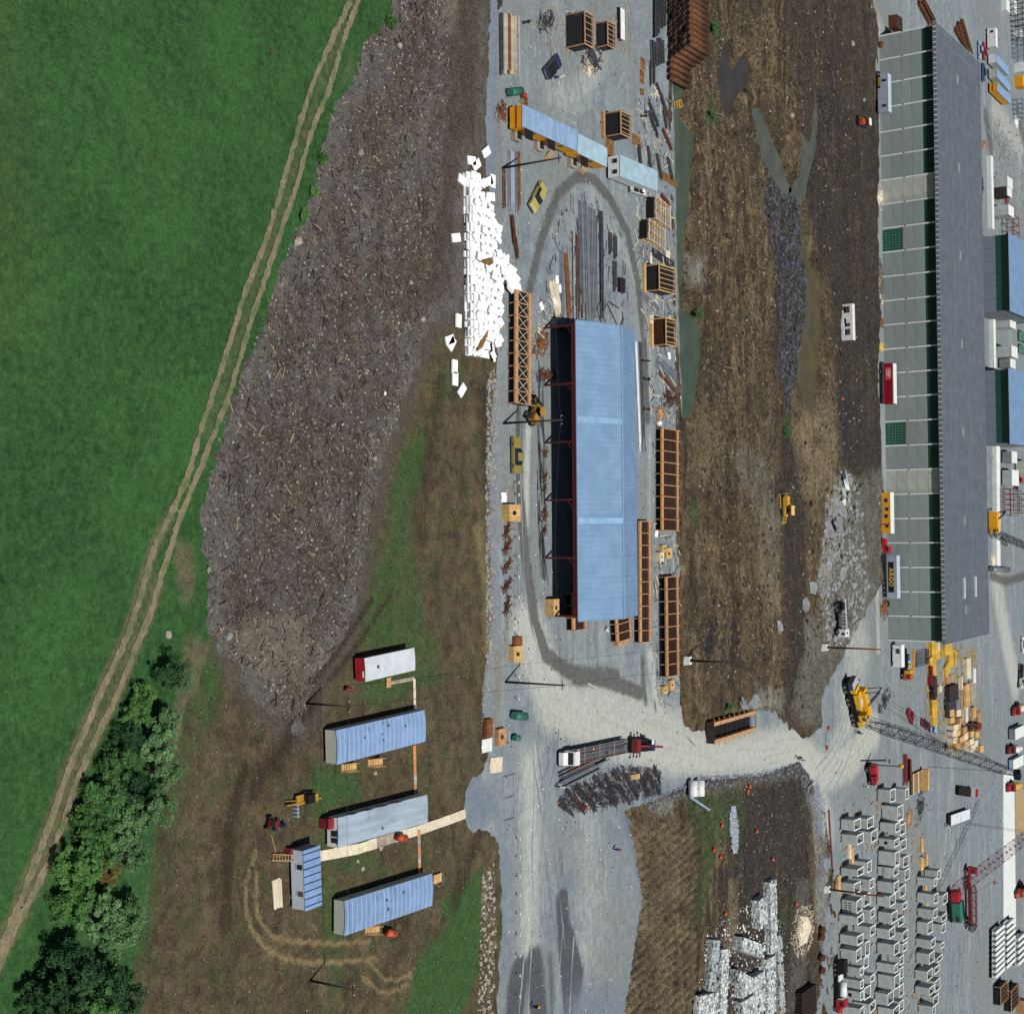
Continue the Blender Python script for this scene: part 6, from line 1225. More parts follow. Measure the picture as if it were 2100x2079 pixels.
# ------------------------------------------------------------------ the white foam heap
def foam():
    A = G(953,352,.1); B = G(957,742,.1); d = B-A; L = d.length; rz = math.atan2(d.y,d.x); ca, sa = math.cos(rz), math.sin(rz)
    sx, sy, sz = 1.22, .95, .24; nx = int(L/1.25); r = random.Random(2)
    mesh_ = [MB().obox((0,0,0),(sx*k,sy,sz)).mesh('foam_slab', m_foam) for k in (1,.9,.7)]
    core = MB(); cnt = 0
    def put(x, y, z, rx, ry, rz_):
        o = link(bpy.data.objects.new('foam_slab', mesh_[r.randrange(3)])); o.location = (A.x+x*ca-y*sa, A.y+x*sa+y*ca, z); o.rotation_euler = (rx,ry,rz+rz_)
        tag(o, 'white foam slab stacked in the long heap beside the gravel yard', 'foam slab', 'foam slabs in the long heap'); return o
    for i in range(nx):
        x = (i+.5)*1.25; e = min(1, (i+1)/5, (nx-i)/3); rows = int(7.2 + 1.5*math.sin(i*.7)*.5 + 1.4*r.random() - (3 if i < 5 else 0)); rows = max(2, int(rows*(.5+.5*e)))
        H = (1.35+.3*math.sin(i*.5))*(.5+.5*e)
        core.box(x-.58, x+.58, .12, min(rows,4)*1.0-.2, .1, max(.2,H-.28))
        if rows > 4: core.box(x-.56, x+.56, 3.8, rows*1.0-.4, .1, max(.15,H-.8))
        nl = int(H/.25)
        for k in range(0, nl):
            if cnt < 280 and k % 2 == 0: put(x+r.uniform(-.06,.06), r.uniform(-.12,.15), .25+k*.25+.02, 0, r.uniform(-.03,.03), r.uniform(-.08,.08)); cnt += 1
            else: core.obox((x+r.uniform(-.05,.05), r.uniform(.0,.2)+.1, .25+k*.25), (1.15,.9,.22), r.uniform(-.06,.06))
        for j in range(rows):
            if (i*7+j) % 19 == 5 or (18 < i < 22 and 2 < j < 6) : continue
            if cnt < 296: put(x+r.uniform(-.25,.25), .5+j*1.0+r.uniform(-.2,.2), max(.2,H+.12+r.uniform(-.12,.3)-.12*max(0,j-3)), r.uniform(-.25,.25), r.uniform(-.2,.2), r.uniform(-.7,.7)); cnt += 1
            else: core.obox((x+r.uniform(-.25,.25), .5+j*1.0, max(.2,H+.1+r.uniform(-.1,.3)-.12*max(0,j-3))), (1.2*r.uniform(.6,1.1),.95,.24), r.uniform(-.7,.7), r.uniform(-.25,.25), r.uniform(-.2,.2))
        for _ in range(2): core.obox((x+r.uniform(-.6,.6), rows*1.0+r.uniform(-.3,.9), .5+r.uniform(-.2,.4)), (1.2,.95,.24), r.uniform(-1.5,1.5), r.uniform(-.6,.6), r.uniform(-.4,.4))
    o = core.build('foam_heap_core', m_foam); o['kind'] = 'stuff'; tag(o, 'inner slabs of the long white foam heap', 'foam'); o.location = A; o.rotation_euler = (0,0,rz)
foam()
for k, (p, a) in enumerate((((965,330),.1),((975,338),.6),((995,312),.6),((946,370),-.3),((1000,372),.4),((1008,372),1.5),((1004,404),.1),((933,488),.2),((1012,585),1.4),((938,658),1.5),((920,697),.3),((930,752),1.5),((931,777),1.5),((945,800),.8),((924,705),.9))):
    o = MB().obox((0,0,.18),(1.9,1.2,.25),a+PI/2).build('foam_slab', m_foam); o.location = G(*p,.2); tag(o, 'loose white foam slab lying on bare ground around the long heap', 'foam slab', 'loose foam slabs around the heap')
for k, (P_, lab) in enumerate((([(985,700),(1000,680),(1003,665),(1000,690),(990,712),(978,722)],'brown tarpaulin showing in the lower foam heap'),([(985,535),(1010,528),(1012,540),(1004,545)],'brown tarpaulin showing in the middle of the foam heap'),([(978,650),(995,640),(1005,628),(990,648),(980,655)],'narrow brown tarpaulin strip in the foam heap'))):
    pts = [G(*p,1.75) for p in P_]; c = sum(pts, Vector())/len(pts); t = tag(MB().add([p-c for p in pts]+[p-c-Vector((0,0,.1)) for p in pts], [tuple(range(len(pts)))]+[tuple(range(2*len(pts)-1,len(pts)-1,-1))]+[(i,(i+1)%len(pts),len(pts)+(i+1)%len(pts),len(pts)+i) for i in range(len(pts))]).build('tarpaulin', m_tarp), lab, 'tarpaulin'); t.location = c
r = random.Random(5)
for k in range(16):
    f = k/15; x = 1032+24*f**.8; y = 528+68*f
    o = MB().obox((0,0,0),(1.5*r.uniform(.7,1.1),1.6,.5),r.uniform(-.8,.8),r.uniform(-.3,.3),r.uniform(-.3,.3)).build('foam_bundle', m_foam); o.location = G(x+r.uniform(-8,6),y+r.uniform(-6,6),ZY+.3+r.uniform(0,.6)); tag(o, 'white wrapped bundle, %s from the top of the small heap by the rack' % ordn(k), 'bundle', 'white wrapped bundles in the small heap')
# ------------------------------------------------------------------ mud flat machines and panel
t = thing('bulldozer', 'yellow bulldozer working on the brown mud between yard and plant', 'bulldozer', GM(1602,1040), PI+YAW)
for s in (-1,1):
    tr = MB().extr([(-2.1,.35),(-1.8,.0),(1.8,.0),(2.1,.35),(1.8,.85),(-1.8,.85)],s*1.05-.28,s*1.05+.28).build('track', m_dark, t)
    for k in range(16): MB().box(-1.8+k*.24,-1.72+k*.24,s*1.05-.3,s*1.05+.3,.85,.9).build('track_shoe', m_steel2, tr)
    MB().beam((-.3,s*1.45,.5),(2.8,s*1.45,.4),.16,.2).build('push_arm', m_yel, t)
MB().box(.2,2.2,-.65,.65,.8,1.7).build('engine_hood', m_yel, t); MB().box(-1.9,.2,-.7,.7,.8,1.2).build('body', m_yel, t); MB().extr([(2.8,.1),(2.65,.6),(2.8,1.25),(2.92,1.25),(2.85,.6),(2.95,.1)],-1.9,1.9).build('blade', m_steel2, t)
for x in (-1.5,.1):
    for y in (-.6,.6): MB().beam((x,y,1.2),(x,y,2.5),.09).build('canopy_post', m_dark, t)
MB().box(-1.7,.3,-.8,.8,2.5,2.6).build('canopy', mat('faded_yellow_canopy', C(232,188,110), .6, .06, 1), t); MB().box(-.9,-.3,-.35,.35,1.2,1.7).build('seat', m_dark, t); MB().cyl((1.2,0,1.7),(1.2,0,2.4),.07,6).build('exhaust', m_dark, t)
rp = MB().beam((-2.0,-.6,.9),(-3.2,-.6,.5),.2).beam((-2.0,.6,.9),(-3.2,.6,.5),.2).beam((-3.2,-.8,.5),(-3.2,.8,.5),.3).build('ripper', m_yel, t)
t = thing('loader_tractor', 'orange tractor with white cab roof beside the plant road', 'tractor', GM(1760,252), YAW+PI/2)
MB().box(-1.2,1.6,-.6,.6,.8,1.6).build('body', m_org, t); MB().box(-2.6,-1.9,-1.1,1.1,.2,1.0).build('bucket', m_dark, t)
for y in (-.7,.7): MB().beam((-.2,y,1.3),(-2.2,y,.7),.15,.2).build('lift_arm', m_org, t)
for x, rr in ((-.9,.55),(1.0,.75)):
    for y in (-.9,.9): wheel(t,(x,y,rr),rr,.4)
for x in (.3,1.4):
    for y in (-.6,.6): MB().beam((x,y,1.6),(x,y,2.6),.08).build('cab_post', m_dark, t)
MB().box(.1,1.6,-.85,.85,2.6,2.7).build('cab_roof', m_white, t)
t = thing('wall_panel', 'white precast wall panel with openings standing on the dark mud', 'panel', GM(1724,662,-.1), YAW+.03); W, H = 8.2, 2.9
for (x0,x1,z0,z1) in ((-W/2,W/2,2.3,H),(-W/2,-W/2+.5,.0,2.3),(-W/2+2.0,-W/2+3.2,.0,2.3),(-W/2+.5,-W/2+2.0,.0,.7),(.2,W/2,.0,.9),(-W/2+3.2,.2,1.4,2.3),(-W/2+3.2,.2,.0,.8),(1.0,1.5,.9,2.3),(2.9,W/2,.9,2.3)): MB().box(x0,x1,0,.3,z0,z1).build('panel_piece', m_white, t)
MB().box(-W/2,W/2,.3,1.6,2.6,2.9).build('return_slab', m_white, t)
t = thing('drill_truck', 'grey truck with white cab and drilling gear parked on the pale rock', 'truck', GM(1716,1268), YAW)
MB().box(-4,2.6,-.5,.5,.6,.95).build('chassis', m_dark, t); MB().box(2.3,4.0,-1.1,1.1,.7,2.4).build('cab', m_white, t); MB().box(3.0,3.6,-1.13,1.13,1.5,2.2).build('window', m_glass, t); MB().box(2.9,3.4,-.3,.3,2.4,2.45).build('roof_hatch', m_dark, t)
MB().box(-1.2,1.8,-1,1,.95,1.5).build('deck_box', m_steel2, t); MB().cyl((-3.6,.0,1.4),(-2.0,0,1.4),.5,10).build('compressor', m_dark, t); MB().beam((-4.4,.9,1.6),(2.2,.9,1.9),.22,.3).build('mast', m_conc2, t)
for k in range(4): MB().beam((-1+k*.7,-.8,1.6),(-.8+k*.7,.8,1.9),.12).build('pipe_work', m_dark, t)
for x in (-3,-1.9,2.9):
    for y in (-1,1): wheel(t,(x,y,.5),.5,.35)
# ------------------------------------------------------------------ vehicles at the plant wall
def near(px, py, W): p = G(px,py,ZY); return p + Vector((0,W/2,0))
t = semitrailer('silver box trailer lettered ARGO parked against the lower plant wall', near(1808.5,1183,2.45), YAW, 10.4, m_silver, 2.5, 1.15, wheels_at=(.14,.25,.36))
sg = MB().box(-3.6,3.7,-1.29,-1.262,1.65,2.95).build('sign_panel', m_dark, t)
m_letter = mat('yellow_lettering', C(236,190,60), .6, .05, 1)
text_mesh('ARGO', 1.45, m_letter, t, (.05,-1.295,2.3), (PI/2,0,0)); t.children[-1].scale = (1.75,1,1)
c = semi_cab('red truck tractor coupled to the ARGO trailer', near(1801,1128,2.4), YAW+PI, m_red)
t = semitrailer('silver office trailer with small black ARGO sign by the upper plant wall', near(1791,194,2.45), YAW, 9.3, m_silver, 2.5, 1.1, wheels_at=(-.36,))
MB().box(-4.4,-1.2,-1.285,-1.262,1.15,1.8).build('sign_panel', m_dark, t); text_mesh('ARGO', .72, m_letter, t, (-2.8,-1.29,1.47), (PI/2,0,0)); t.children[-1].scale = (1.6,1,1)
for x in (-2.9,3.2): MB().box(x-.3,x+.3,-1.285,-1.262,2.2,3.2).build('window', m_glass, t)
t = semitrailer('dark red box trailer parked against the middle of the plant wall', near(1802,788,2.45), YAW, 9.8, mat('trailer_red', C(150,14,34), .5, .1, .7), 2.5, 1.1, roofm=m_conc2, wheels_at=(-.3,))
sg = MB().box(-3.9,-1.0,-1.285,-1.262,1.7,3.1).build('faded_sign', mat('faded_red', C(206,90,84), .7, .2, 2), t)
for k in range(3): MB().box(-3.4+k*.1,-1.6-k*.15,-1.30,-1.287,2.75-k*.38,2.9-k*.38).build('white_lettering_line', m_white, sg)
p_ = near(1803,1052,2.6); t = house_trailer('amber yellow site office parked along the plant wall', (p_.x-4.9,p_.y,ZY), YAW, 9.8, 2.6, 2.2, m_yel2, m_conc2, name='office_trailer', camber=.05, windows=((1.9,0,.9,.7,'right'),(4.0,0,.8,.9,'right'),(5.7,0,.9,.7,'right'),(8.1,0,.7,.9,'right')))
MB().box(7.5,7.8,-1.36,-1.3,.6,2.7).build('red_door', m_red, t); st = MB()
for k in range(4): MB().box(1.2+k*.4,1.5+k*.4,-2.2-.2*k,-1.4,.1+.15*k,.16+.15*k).build('step', m_ply2, t)
heap('lumber_heap','jumbled lumber heap against the upper plant wall','lumber',(1803,405),3.4,3.0,.9,m_ply2,90).rotation_euler = (0,0,0)
heap('branch_heap','long brown branch heap against the plant wall','branches',(1801,575),6.2,3.0,1.2,m_stick,220).rotation_euler = (0,0,0)
stack('plank_pile','loose pale planks at the lower end of the branch heap','planks',G(1805,610,ZY),.7,1,3,1,(4,.4,.1),m_ply2,jit=.5)
heap('scrap_heap','orange and brown scrap below the ARGO trailer','scrap',(1812,1245),3.6,3.0,.6,m_rust2,50).rotation_euler = (0,0,0)
t = thing('rusty_skip', 'rusty steel skip near the upper end of the plant', 'skip', P(1822,46), YAW+.05); MB().box(-1.6,1.6,.0,4.2,.1,2.2).build('tub', m_rust, t); MB().box(-1.4,1.4,.2,4.0,2.2,2.24).build('contents', m_dwood, t); [MB().box(x-.05,x+.05,-.05,0,.1,2.2).build('rib', m_rust, t) for x in (-1.2,-.4,.4,1.2)]
for k, (a, b) in enumerate((((1880,5),(1905,52)),((1888,0),(1912,45)),((1960,48),(1982,108)),((1968,42),(1988,112)),((1955,60),(1975,95)))): bars(['left rusty beam bundle above the plant roof corner','right rusty beam bundle above the plant roof corner','middle rusty beam bundle behind the plant roof corner','right rusty beam bundle behind the plant roof corner','left rusty beam bundle behind the plant roof corner'][k], a, b, 4, .25, m_rust, 1.8, 2)
# ------------------------------------------------------------------ upper right compound
car('light blue sedan parked beside the red one behind the plant', 'car', P(2005,104), YAW, m_lblue, 'sedan', 5.4); car('red sedan parked between the light blue car and the white trailer', 'car', P(2014,106), YAW+PI, m_red, 'sedan', 5.2); car('blue sedan parked below the light blue one behind the plant', 'car', P(2013,150), YAW, m_blue, 'sedan', 5.4)
car('blue pickup parked behind the plant next to the white wall', 'pickup', P(2007,383), YAW+.1, m_blue, 'pickup', 5.2, 'pickup_truck')
p_ = near(2021,80,2.6); house_trailer('white site caravan with one dark window standing side on', (p_.x-2.8,p_.y,ZY), YAW, 5.6, 2.6, 2.3, m_white, m_conc2, camber=.05, windows=((1.0,0,.8,.9,'right'),))
def tz(lab, n1, n2, f1, f2, wall, roof, end): return trailer_zt(lab, 3.1, n1, n2, f1, f2, wall, roof, end, camber=.05)
tz('white walled office trailer, first of three in a row behind the plant', (2043,109), (2043,129), (2068,139), (2068,155), m_cream, m_ytroof, m_white); tz('grey walled office trailer, second of three behind the plant', (2044,138), (2044,160), (2071,172), (2071,188), m_grwall, m_ytroof, m_grwall)
q = tz('amber walled office trailer, third of three behind the plant', (2045,168), (2045,187), (2072,197), (2072,213), m_yel2, m_ytroof, m_yel2); MB().box(-.04,-.01,-1.2,1.2,1.3,1.6).build('red_stripe', m_red, q)
# ------------------------------------------------------------------ retaining wall and assembly area behind the plant
def wallrun(label, a, b, H, th, m, name='retaining_wall'):
    A = G(*a,ZY); B = G(*b,ZY); d = B-A; t = thing(name, label, 'wall', A, math.atan2(d.y,d.x)); L = d.length; n = max(3,int(L/6))
    for k in range(n): MB().box(L*k/n+.02,L*(k+1)/n-.02,0,th,0,H+random.uniform(-.04,.04)).build('wall_panel', m, t)
    return t
wallrun('white concrete platform edge running behind the plant, upper stretch', (2023,320), (2026,470), 1.3, 2.4, m_conc2); wallrun('white concrete platform edge behind the plant, stretch between the workshops', (2028,640), (2030,755), 1.3, 2.4, m_conc2); wallrun('white concrete platform edge behind the plant, lower stretch', (2035,912), (2036,1160), 1.2, 4.0, m_conc2)
def module(label, p, W, H, D, m=m_conc, name='concrete_module'):
    t = thing(name, label, 'module', G(*p,ZY), YAW, 'concrete house modules behind the plant'); MB().box(-W/2,W/2,.05,D,.4,H).build('shell', m, t); MB().box(-W/2-.02,-.06,0,.05,.5,H-.05).build('front_panel', m, t); MB().box(.06,W/2+.02,0,.05,.5,H-.05).build('front_panel', m, t); MB().box(-W/2-.1,W/2+.1,-.05,D,H,H+.2).build('roof_slab', m_conc2, t)
    for x in (-W/2+.3,W/2-.3): MB().box(x-.2,x+.2,.1,D,0,.4).build('bearer', m_dark, t)
    return t
for k, (p, W, H, D, m) in enumerate((((2033,376),2.9,4.6,6,m_conc),((2033,396),2.4,4.6,5,m_dwood),((2034,434),2.9,4.8,6,m_conc),((2038,662),3.2,4.6,7,m_conc),((2040,722),3.2,4.8,7,m_conc),((2046,746),2.6,3.6,6,m_concd),((2052,938),3.4,3.2,6,m_concd),((2052,980),4.6,3.2,8,m_conc),((2080,960),4.4,3.4,8,m_grwall),((2086,690),3.0,3.2,8,m_ltgreen),((2086,716),2.4,3.0,8,m_ltgreen),((2078,640),3.2,3.0,8,m_white))):
    module(['pale concrete module at the top of the platform behind the plant','dark open module frame below the topmost pale module','pale concrete module third from the top on the platform','pale concrete module just below the upper workshop','pale concrete module just above the lower workshop','grey module touching the lower workshop','grey module just below the lower workshop','wide pale module beside the red steel frame','sage green module at the right edge by the red truck','pale green module between the workshops, upper','pale green module between the workshops, lower','white module beside the upper workshop'][k], p, W, H, D, m)
def scaffold(label, p, W, D, H, m, n=4):
    t = thing('scaffold_tower', label, 'scaffold', G(*p,ZY), YAW, 'scaffolds and steel frames behind the plant')
    for i in range(n+1):
        x = -W/2+W*i/n
        for y in (0,D): MB().beam((x,y,0),(x,y,H),.16).build('standard', m, t)
        MB().beam((x,0,H),(x,D,H),.16).build('transom', m, t)
    for z in (H*.5,H):
        for y in (0,D): MB().beam((-W/2,y,z),(W/2,y,z),.16).build('ledger', m, t)
    for i in range(n): MB().beam((-W/2+W*i/n,0,0),(-W/2+W*(i+1)/n,0,H),.1).build('diagonal', m, t)
    return t
scaffold('red steel frame beside the wide pale module', (2042,1030), 8, 9, 4.2, m_oxide, 5); scaffold('red steel frame at the right edge beyond the pale module', (2076,1032), 6, 10, 4.2, m_oxide, 3); scaffold('dark scaffold tower at the top right corner', (2070,22), 7, 6, 5, m_steel, 4); scaffold('dark scaffold tower second from the top right corner', (2072,65), 6, 6, 5, m_steel, 4); scaffold('grey scaffold tower beside the row of office trailers', (2074,100), 6, 7, 4, m_steel2, 4); scaffold('grey scaffold between trailers and white panels', (2076,225), 6, 6, 3, m_steel2, 4); scaffold('dark frame with red edge below the pale modules', (2052,468), 7, 6, 4, m_oxide, 3)
for k, (p, m, W, H) in enumerate((((2080,140),m_conc2,3.0,3.0),((2080,168),m_yel2,3.4,2.6),((2072,12),m_white,4,1.0),((2054,10),m_conc2,3.6,1.4),((2080,70),m_conc2,2,2.0))): crate(['white box behind the office trailers','yellow box behind the office trailers','white slab box at the top right scaffold','pale frame box at the top edge right of the roof','pale block inside the scaffold'][k], p, W, 4, H, m, hole=False)
heap('scrap_heap','brown lumber scrap at the upper end of the white platform','scrap',(2018,300),2.0,3.0,.8,m_wood,40); heap('scrap_heap','red and brown scrap on the platform between the modules','scrap',(2062,412),2.2,2.6,1.0,m_dred,40); heap('scrap_heap','scrap timber on the platform below the lower workshop','scrap',(2040,945),2.2,5,1.0,m_ply,60); heap('scrap_heap','timber scrap beside the grey culvert pipe','scrap',(2035,1150),3.0,3.4,.6,m_ply2,60); heap('scrap_heap','grey frame scrap beside the upper trailers end','scrap',(2083,250),3,4,.6,m_conc2,40)
tank('grey culvert pipe lying behind the lower plant roof', (2026,1167), (2060,1168), .8, m_steel2, name='culvert_pipe')
c = semi_cab('red truck behind the wide pale module', near(2078,985,2.4), YAW+PI, m_red); 
# strips and pads at the far right
for k, (pts, m, lab) in enumerate(([[(2058,1585),(2080,1585),(2082,1760),(2084,1900),(2058,1900)], m_conc2, 'concrete_strip'],[[(2083,1618),(2140,1618),(2140,1708),(2083,1708)], mat('sand_surface', C(168,146,108), .95, .12, .6), 'sand_pad'],[[(2065,1488),(2140,1488),(2140,1520),(2065,1520)], m_concd, 'concrete_pad'])):
    q = [G(*p,ZY+.05+.01*k) for p in pts]; o = MB().add([(p.x,p.y,p.z) for p in q]+[(p.x,p.y,p.z-.2) for p in q], [tuple(range(len(q)))]+[(i,len(q)+i,len(q)+(i+1)%len(q),(i+1)%len(q)) for i in range(len(q))]).build(lab, m); o['kind'] = 'structure'
module('grey concrete slab block beside the mixer truck at the right edge', (2066,1505), 3.2, 2.2, 12, m_concd); module('blue grey block between the two lower mixer trucks', (2066,1568), 3.0, 1.6, 12, m_lblue)
# ------------------------------------------------------------------ cranes
def lattice(par, a, b, w0, w1, n, m, name='boom', tip=True, r=.09):
    a = Vector(a); b = Vector(b); d = (b-a); L = d.length; d.normalize(); s = d.cross(Vector((0,0,1))).normalized(); u = s.cross(d)
    def cor(f):
        wv = w0+(w1-w0)*f
        if f < .1: wv *= .35+6.5*f
        if f > .9: wv *= .4+6*(1-f)
        c = a+d*L*f; return [c+s*wv*i+u*wv*j for i, j in ((-.5,-.5),(.5,-.5),(.5,.5),(-.5,.5))]
    ch = MB(); la = MB(); pc = cor(0)
    for k in range(1, n+1):
        c = cor(k/n)
        for i in range(4):
            ch.beam(pc[i],c[i],r*1.5); la.beam(pc[i],c[(i+1)%4],r) if (k+i)%2 else la.beam(pc[(i+1)%4],c[i],r); la.beam(c[i],c[(i+1)%4],r)
        pc = c
    o = ch.build(name, m, par); la.build('lacing', m, o); return o
def loc(par, p): return par.matrix_world.inverted() @ p if False else Matrix.Rotation(-par.rotation_euler.z,4,'Z') @ (Vector(p)-par.location)
# yellow truck crane with long lattice boom
t = thing('truck_crane', 'large yellow truck crane with long dark lattice boom below the plant', 'crane', P(1740,1440), head((1728,1392),(1752,1488)))
MB().box(-6.4,6.2,-1.3,1.3,.8,1.5).build('carrier', m_dark, t)
for x in (-5.4,-4.1,-1.8,-.5,2.6,3.9,5.2):
    for y in (-1.2,1.2): wheel(t,(x,y,.62),.62,.5)
MB().frus(4.6,6.2,-1.2,1.2,1.5,4.8,6.0,-1.1,1.1,2.6).build('driver_cab', m_yel, t); MB().box(-3.4,4.4,-1.35,1.35,1.6,2.2).build('turntable', m_dark, t)
u = MB().box(-3.2,4.2,.2,2.0,2.2,4.2).build('machine_house', m_yel, t); MB().box(-3.2,1.0,-1.4,.2,2.2,3.3).build('engine_deck', m_yel, t); MB().box(2.6,4.2,-1.4,.2,2.2,4.0).build('operator_cab', m_yel, t); MB().box(3.0,4.0,-1.43,-1.4,3.0,3.8).build('cab_window', m_glass, t); MB().box(3.0,3.9,-1.0,.0,4.0,4.05).build('roof_window', m_glass, t)
cw = MB().box(-6.6,-4.6,-1.5,1.5,1.6,2.6).build('counterweight', m_navy, t)
for k in range(8): MB().box(-6.4+k*.22,-6.28+k*.22,-1.52,1.52,2.6,2.75).build('grille_bar', m_white, cw)
for k in range(5): MB().box(-1.6+k*.35,-1.4+k*.35,-1.2,1.6,4.21 if k<0 else 3.32,3.45).build('louvre', m_white, t)
MB().box(-4.4,-3.3,-1.1,1.2,1.6,2.9).build('winch_drum', m_yel, t)
for y in (0,1.8): MB().beam((-2.6,.4+y,4.2),(.2,4.6+y,6.0),.18).beam((1.2,.4+y,4.2),(.2,4.6+y,6.0),.18).build('gantry_leg', m_dark, t)
BB = G(1778,1482,3.2); BT = G(2086,1588,21.0)
lattice(t, loc(t,BB), loc(t,BT), 2.3, 1.9, 28, m_dark, r=.06)
MB().tube([loc(t,G(1806,1426,6.5)), loc(t,BT)],.05,5).tube([loc(t,G(1806,1434,6.5)), loc(t,BT)],.05,5).build('pendant_line', m_cable, t)
hb = MB().obox(loc(t,BT),(2.2,1.6,1.6)).build('boom_head', m_dark, t)
MB().tube([loc(t,BT), loc(t,BT-Vector((0,0,6)))],.05,5).build('hoist_line', m_cable, t)
# red truck crane
t = thing('lattice_crane', 'red lattice boom crane with green house above the third box row', 'crane', P(1944,1856), .2)
MB().box(-4,4,-1.5,1.5,.6,1.3).build('carrier', m_dark, t); MB().box(-1.5,4.0,-1.3,1.6,1.4,3.6).build('machine_house', m_green, t); MB().box(-4.4,-1.7,-1.2,1.5,1.4,3.4).build('winch_house', m_red, t); MB().box(2.2,3.6,-1.33,-1.3,2.2,3.2).build('cab_window', m_glass, t); MB().box(-1.2,3.6,1.0,1.9,3.6,3.8).build('roof_rail', m_dark, t)
for x in (-3.2,-2,2,3.2):
    for y in (-1.2,1.2): wheel(t,(x,y,.6),.6,.45)
A_ = G(1945,1838,3.6); B_ = G(2135,1693,19)
lattice(t, loc(t,A_), loc(t,B_), 2.4, 2.0, 22, m_oxide, r=.06)
MB().beam((2.2,1.2,3.6),loc(t,G(1979,1880,2.0)),.25).beam((3.4,1.0,1.2),loc(t,G(1978,1886,1.0)),.25).build('outrigger', m_dark, t)
MB().tube([loc(t,G(1950,1860,4)), loc(t,G(2040,1805,8))],.05,4).build('pendant_line', m_cable, t)
t = thing('boom_trailer', 'dark red boom carrier trailer with red cab standing beside the green crane', 'trailer', P(1979,1842), YAW)
MB().box(-9.0,8.6,-.7,.7,1.0,1.5).build('frame', m_oxide, t); lattice(t,(-4,0,2.4),(8.4,0,2.4),1.3,1.3,12,m_oxide,'boom_section'); MB().frus(-9.0,-7.2,-1.1,1.1,1.2,-8.8,-7.4,-1,1,3.4).build('cab', m_red, t); MB().box(-8.6,-7.6,-1.14,-1.08,2.3,3.0).build('window', m_glass, t)
for x in (-8,-5.6,-4.4,-3.2,5.6,6.8): 
    for y in (-1,1): wheel(t,(x,y,.55),.55,.4)
MB().box(7.0,8.8,-1,1,1.5,2.6).build('counterweight', m_steel2, t)
# small red mobile crane
t = thing('mobile_crane', 'small red mobile crane with hook jib beside the rusty beams', 'crane', P(1778,1585), head((1776,1562),(1785,1604)))
MB().box(-2.6,2.6,-1,1,.7,1.2).build('chassis', m_dark, t); MB().extr([(.2,1.2),(.2,2.4),(2.2,2.2),(2.8,1.6),(2.8,1.2)],-.95,.95,inset=.1).build('body', m_red, t); MB().box(-2.4,-.4,-.9,.9,1.2,2.6).build('winch_house', m_red, t); MB().box(.5,1.2,-.97,.97,1.7,2.2).build('window', m_glass, t)
for x in (-1.8,1.8):
    for y in (-1,1): wheel(t,(x,y,.6),.6,.4)
MB().beam(loc(t,G(1785,1568,3)),loc(t,G(1846,1571,4.2)),.3).build('jib', m_steel, t); MB().rock(loc(t,G(1848,1571,3.6)),.7,3,1).build('hook_block', m_yel, t); MB().tube([loc(t,G(1780,1558,2.6)),loc(t,G(1786,1543,3.5))],.1,5).build('mast_strut', m_dark, t)
# orange truck crane and neighbours by the plant end
t = thing('truck_crane', 'orange truck crane parked beside the lower plant end', 'crane', P(1848,1362), YAW)
MB().box(-4,3.6,-1.1,1.1,.7,1.2).build('chassis', m_dark, t); MB().frus(2.2,3.9,-1.15,1.15,.9,2.4,3.6,-1.05,1.05,2.7).build('cab', m_org, t); MB().box(2.5,3.3,-1.16,-1.1,1.7,2.4).build('window', m_glass, t); MB().box(1.4,2.2,-1.1,1.4,1.2,2.6).build('housing', m_yel2, t); MB().beam((-3.9,1.2,3.0),(2.0,1.2,2.6),.4,.45).build('telescopic_jib', m_yel2, t); MB().box(-2.6,.6,-.9,.6,1.2,2.0).build('engine_deck', m_dark, t)
for k in range(3): MB().cyl((-2.2+k*1.1,-.2,2.0),(-1.4+k*1.1,-.2,2.0),.4,8).build('winch_drum', (m_green,m_lblue,m_yel)[k], t)
for x in (-3,-1.9,2.6):
    for y in (-1,1): wheel(t,(x,y,.52),.52,.4)
p_ = near(1826,1344,2.4); t = house_trailer('white site van beside the orange truck crane', (p_.x-2.6,p_.y,ZY), YAW, 5.4, 2.4, 2.1, m_white, m_white, camber=.08, name='site_van', windows=((1.5,0,1.2,.9,'right'),)); [wheel(t,(x,y,.4),.4,.25) for x in (.9,4.4) for y in (-1.1,1.1)]
scaffold('grey rebar mat frame beside the orange crane', (1872,1352), 3.6, 10, 1.0, m_steel, 8)
# crawler crane behind the plant roof
t = thing('crawler_crane', 'yellow crawler crane behind the plant roof with thin black boom', 'crane', P(2022,1072), YAW)
for y in (-1.4,1.4): MB().extr([(-3,.5),(-2.6,0),(2.6,0),(3,.5),(2.6,1.0),(-2.6,1.0)],y-.4,y+.4).build('track', m_dark, t)
MB().box(-3.2,2.8,-1.4,1.4,1.2,3.6).build('machine_house', m_yel2, t); MB().box(1.6,2.9,-1.5,-.4,1.6,3.6).build('operator_cab', m_yel, t); MB().box(1.9,2.7,-1.53,-1.5,2.4,3.3).build('cab_window', m_glass, t)
MB().beam((-3.0,0,3.6),(-3.4,5,4.4),.3).beam((-1.0,0,3.6),(-3.2,5,4.4),.3).build('gantry_leg', m_dark, t)
lattice(t,(2.8,.5,2.0),loc(t,G(2140,1135,12)),1.6,1.3,14,m_dark)
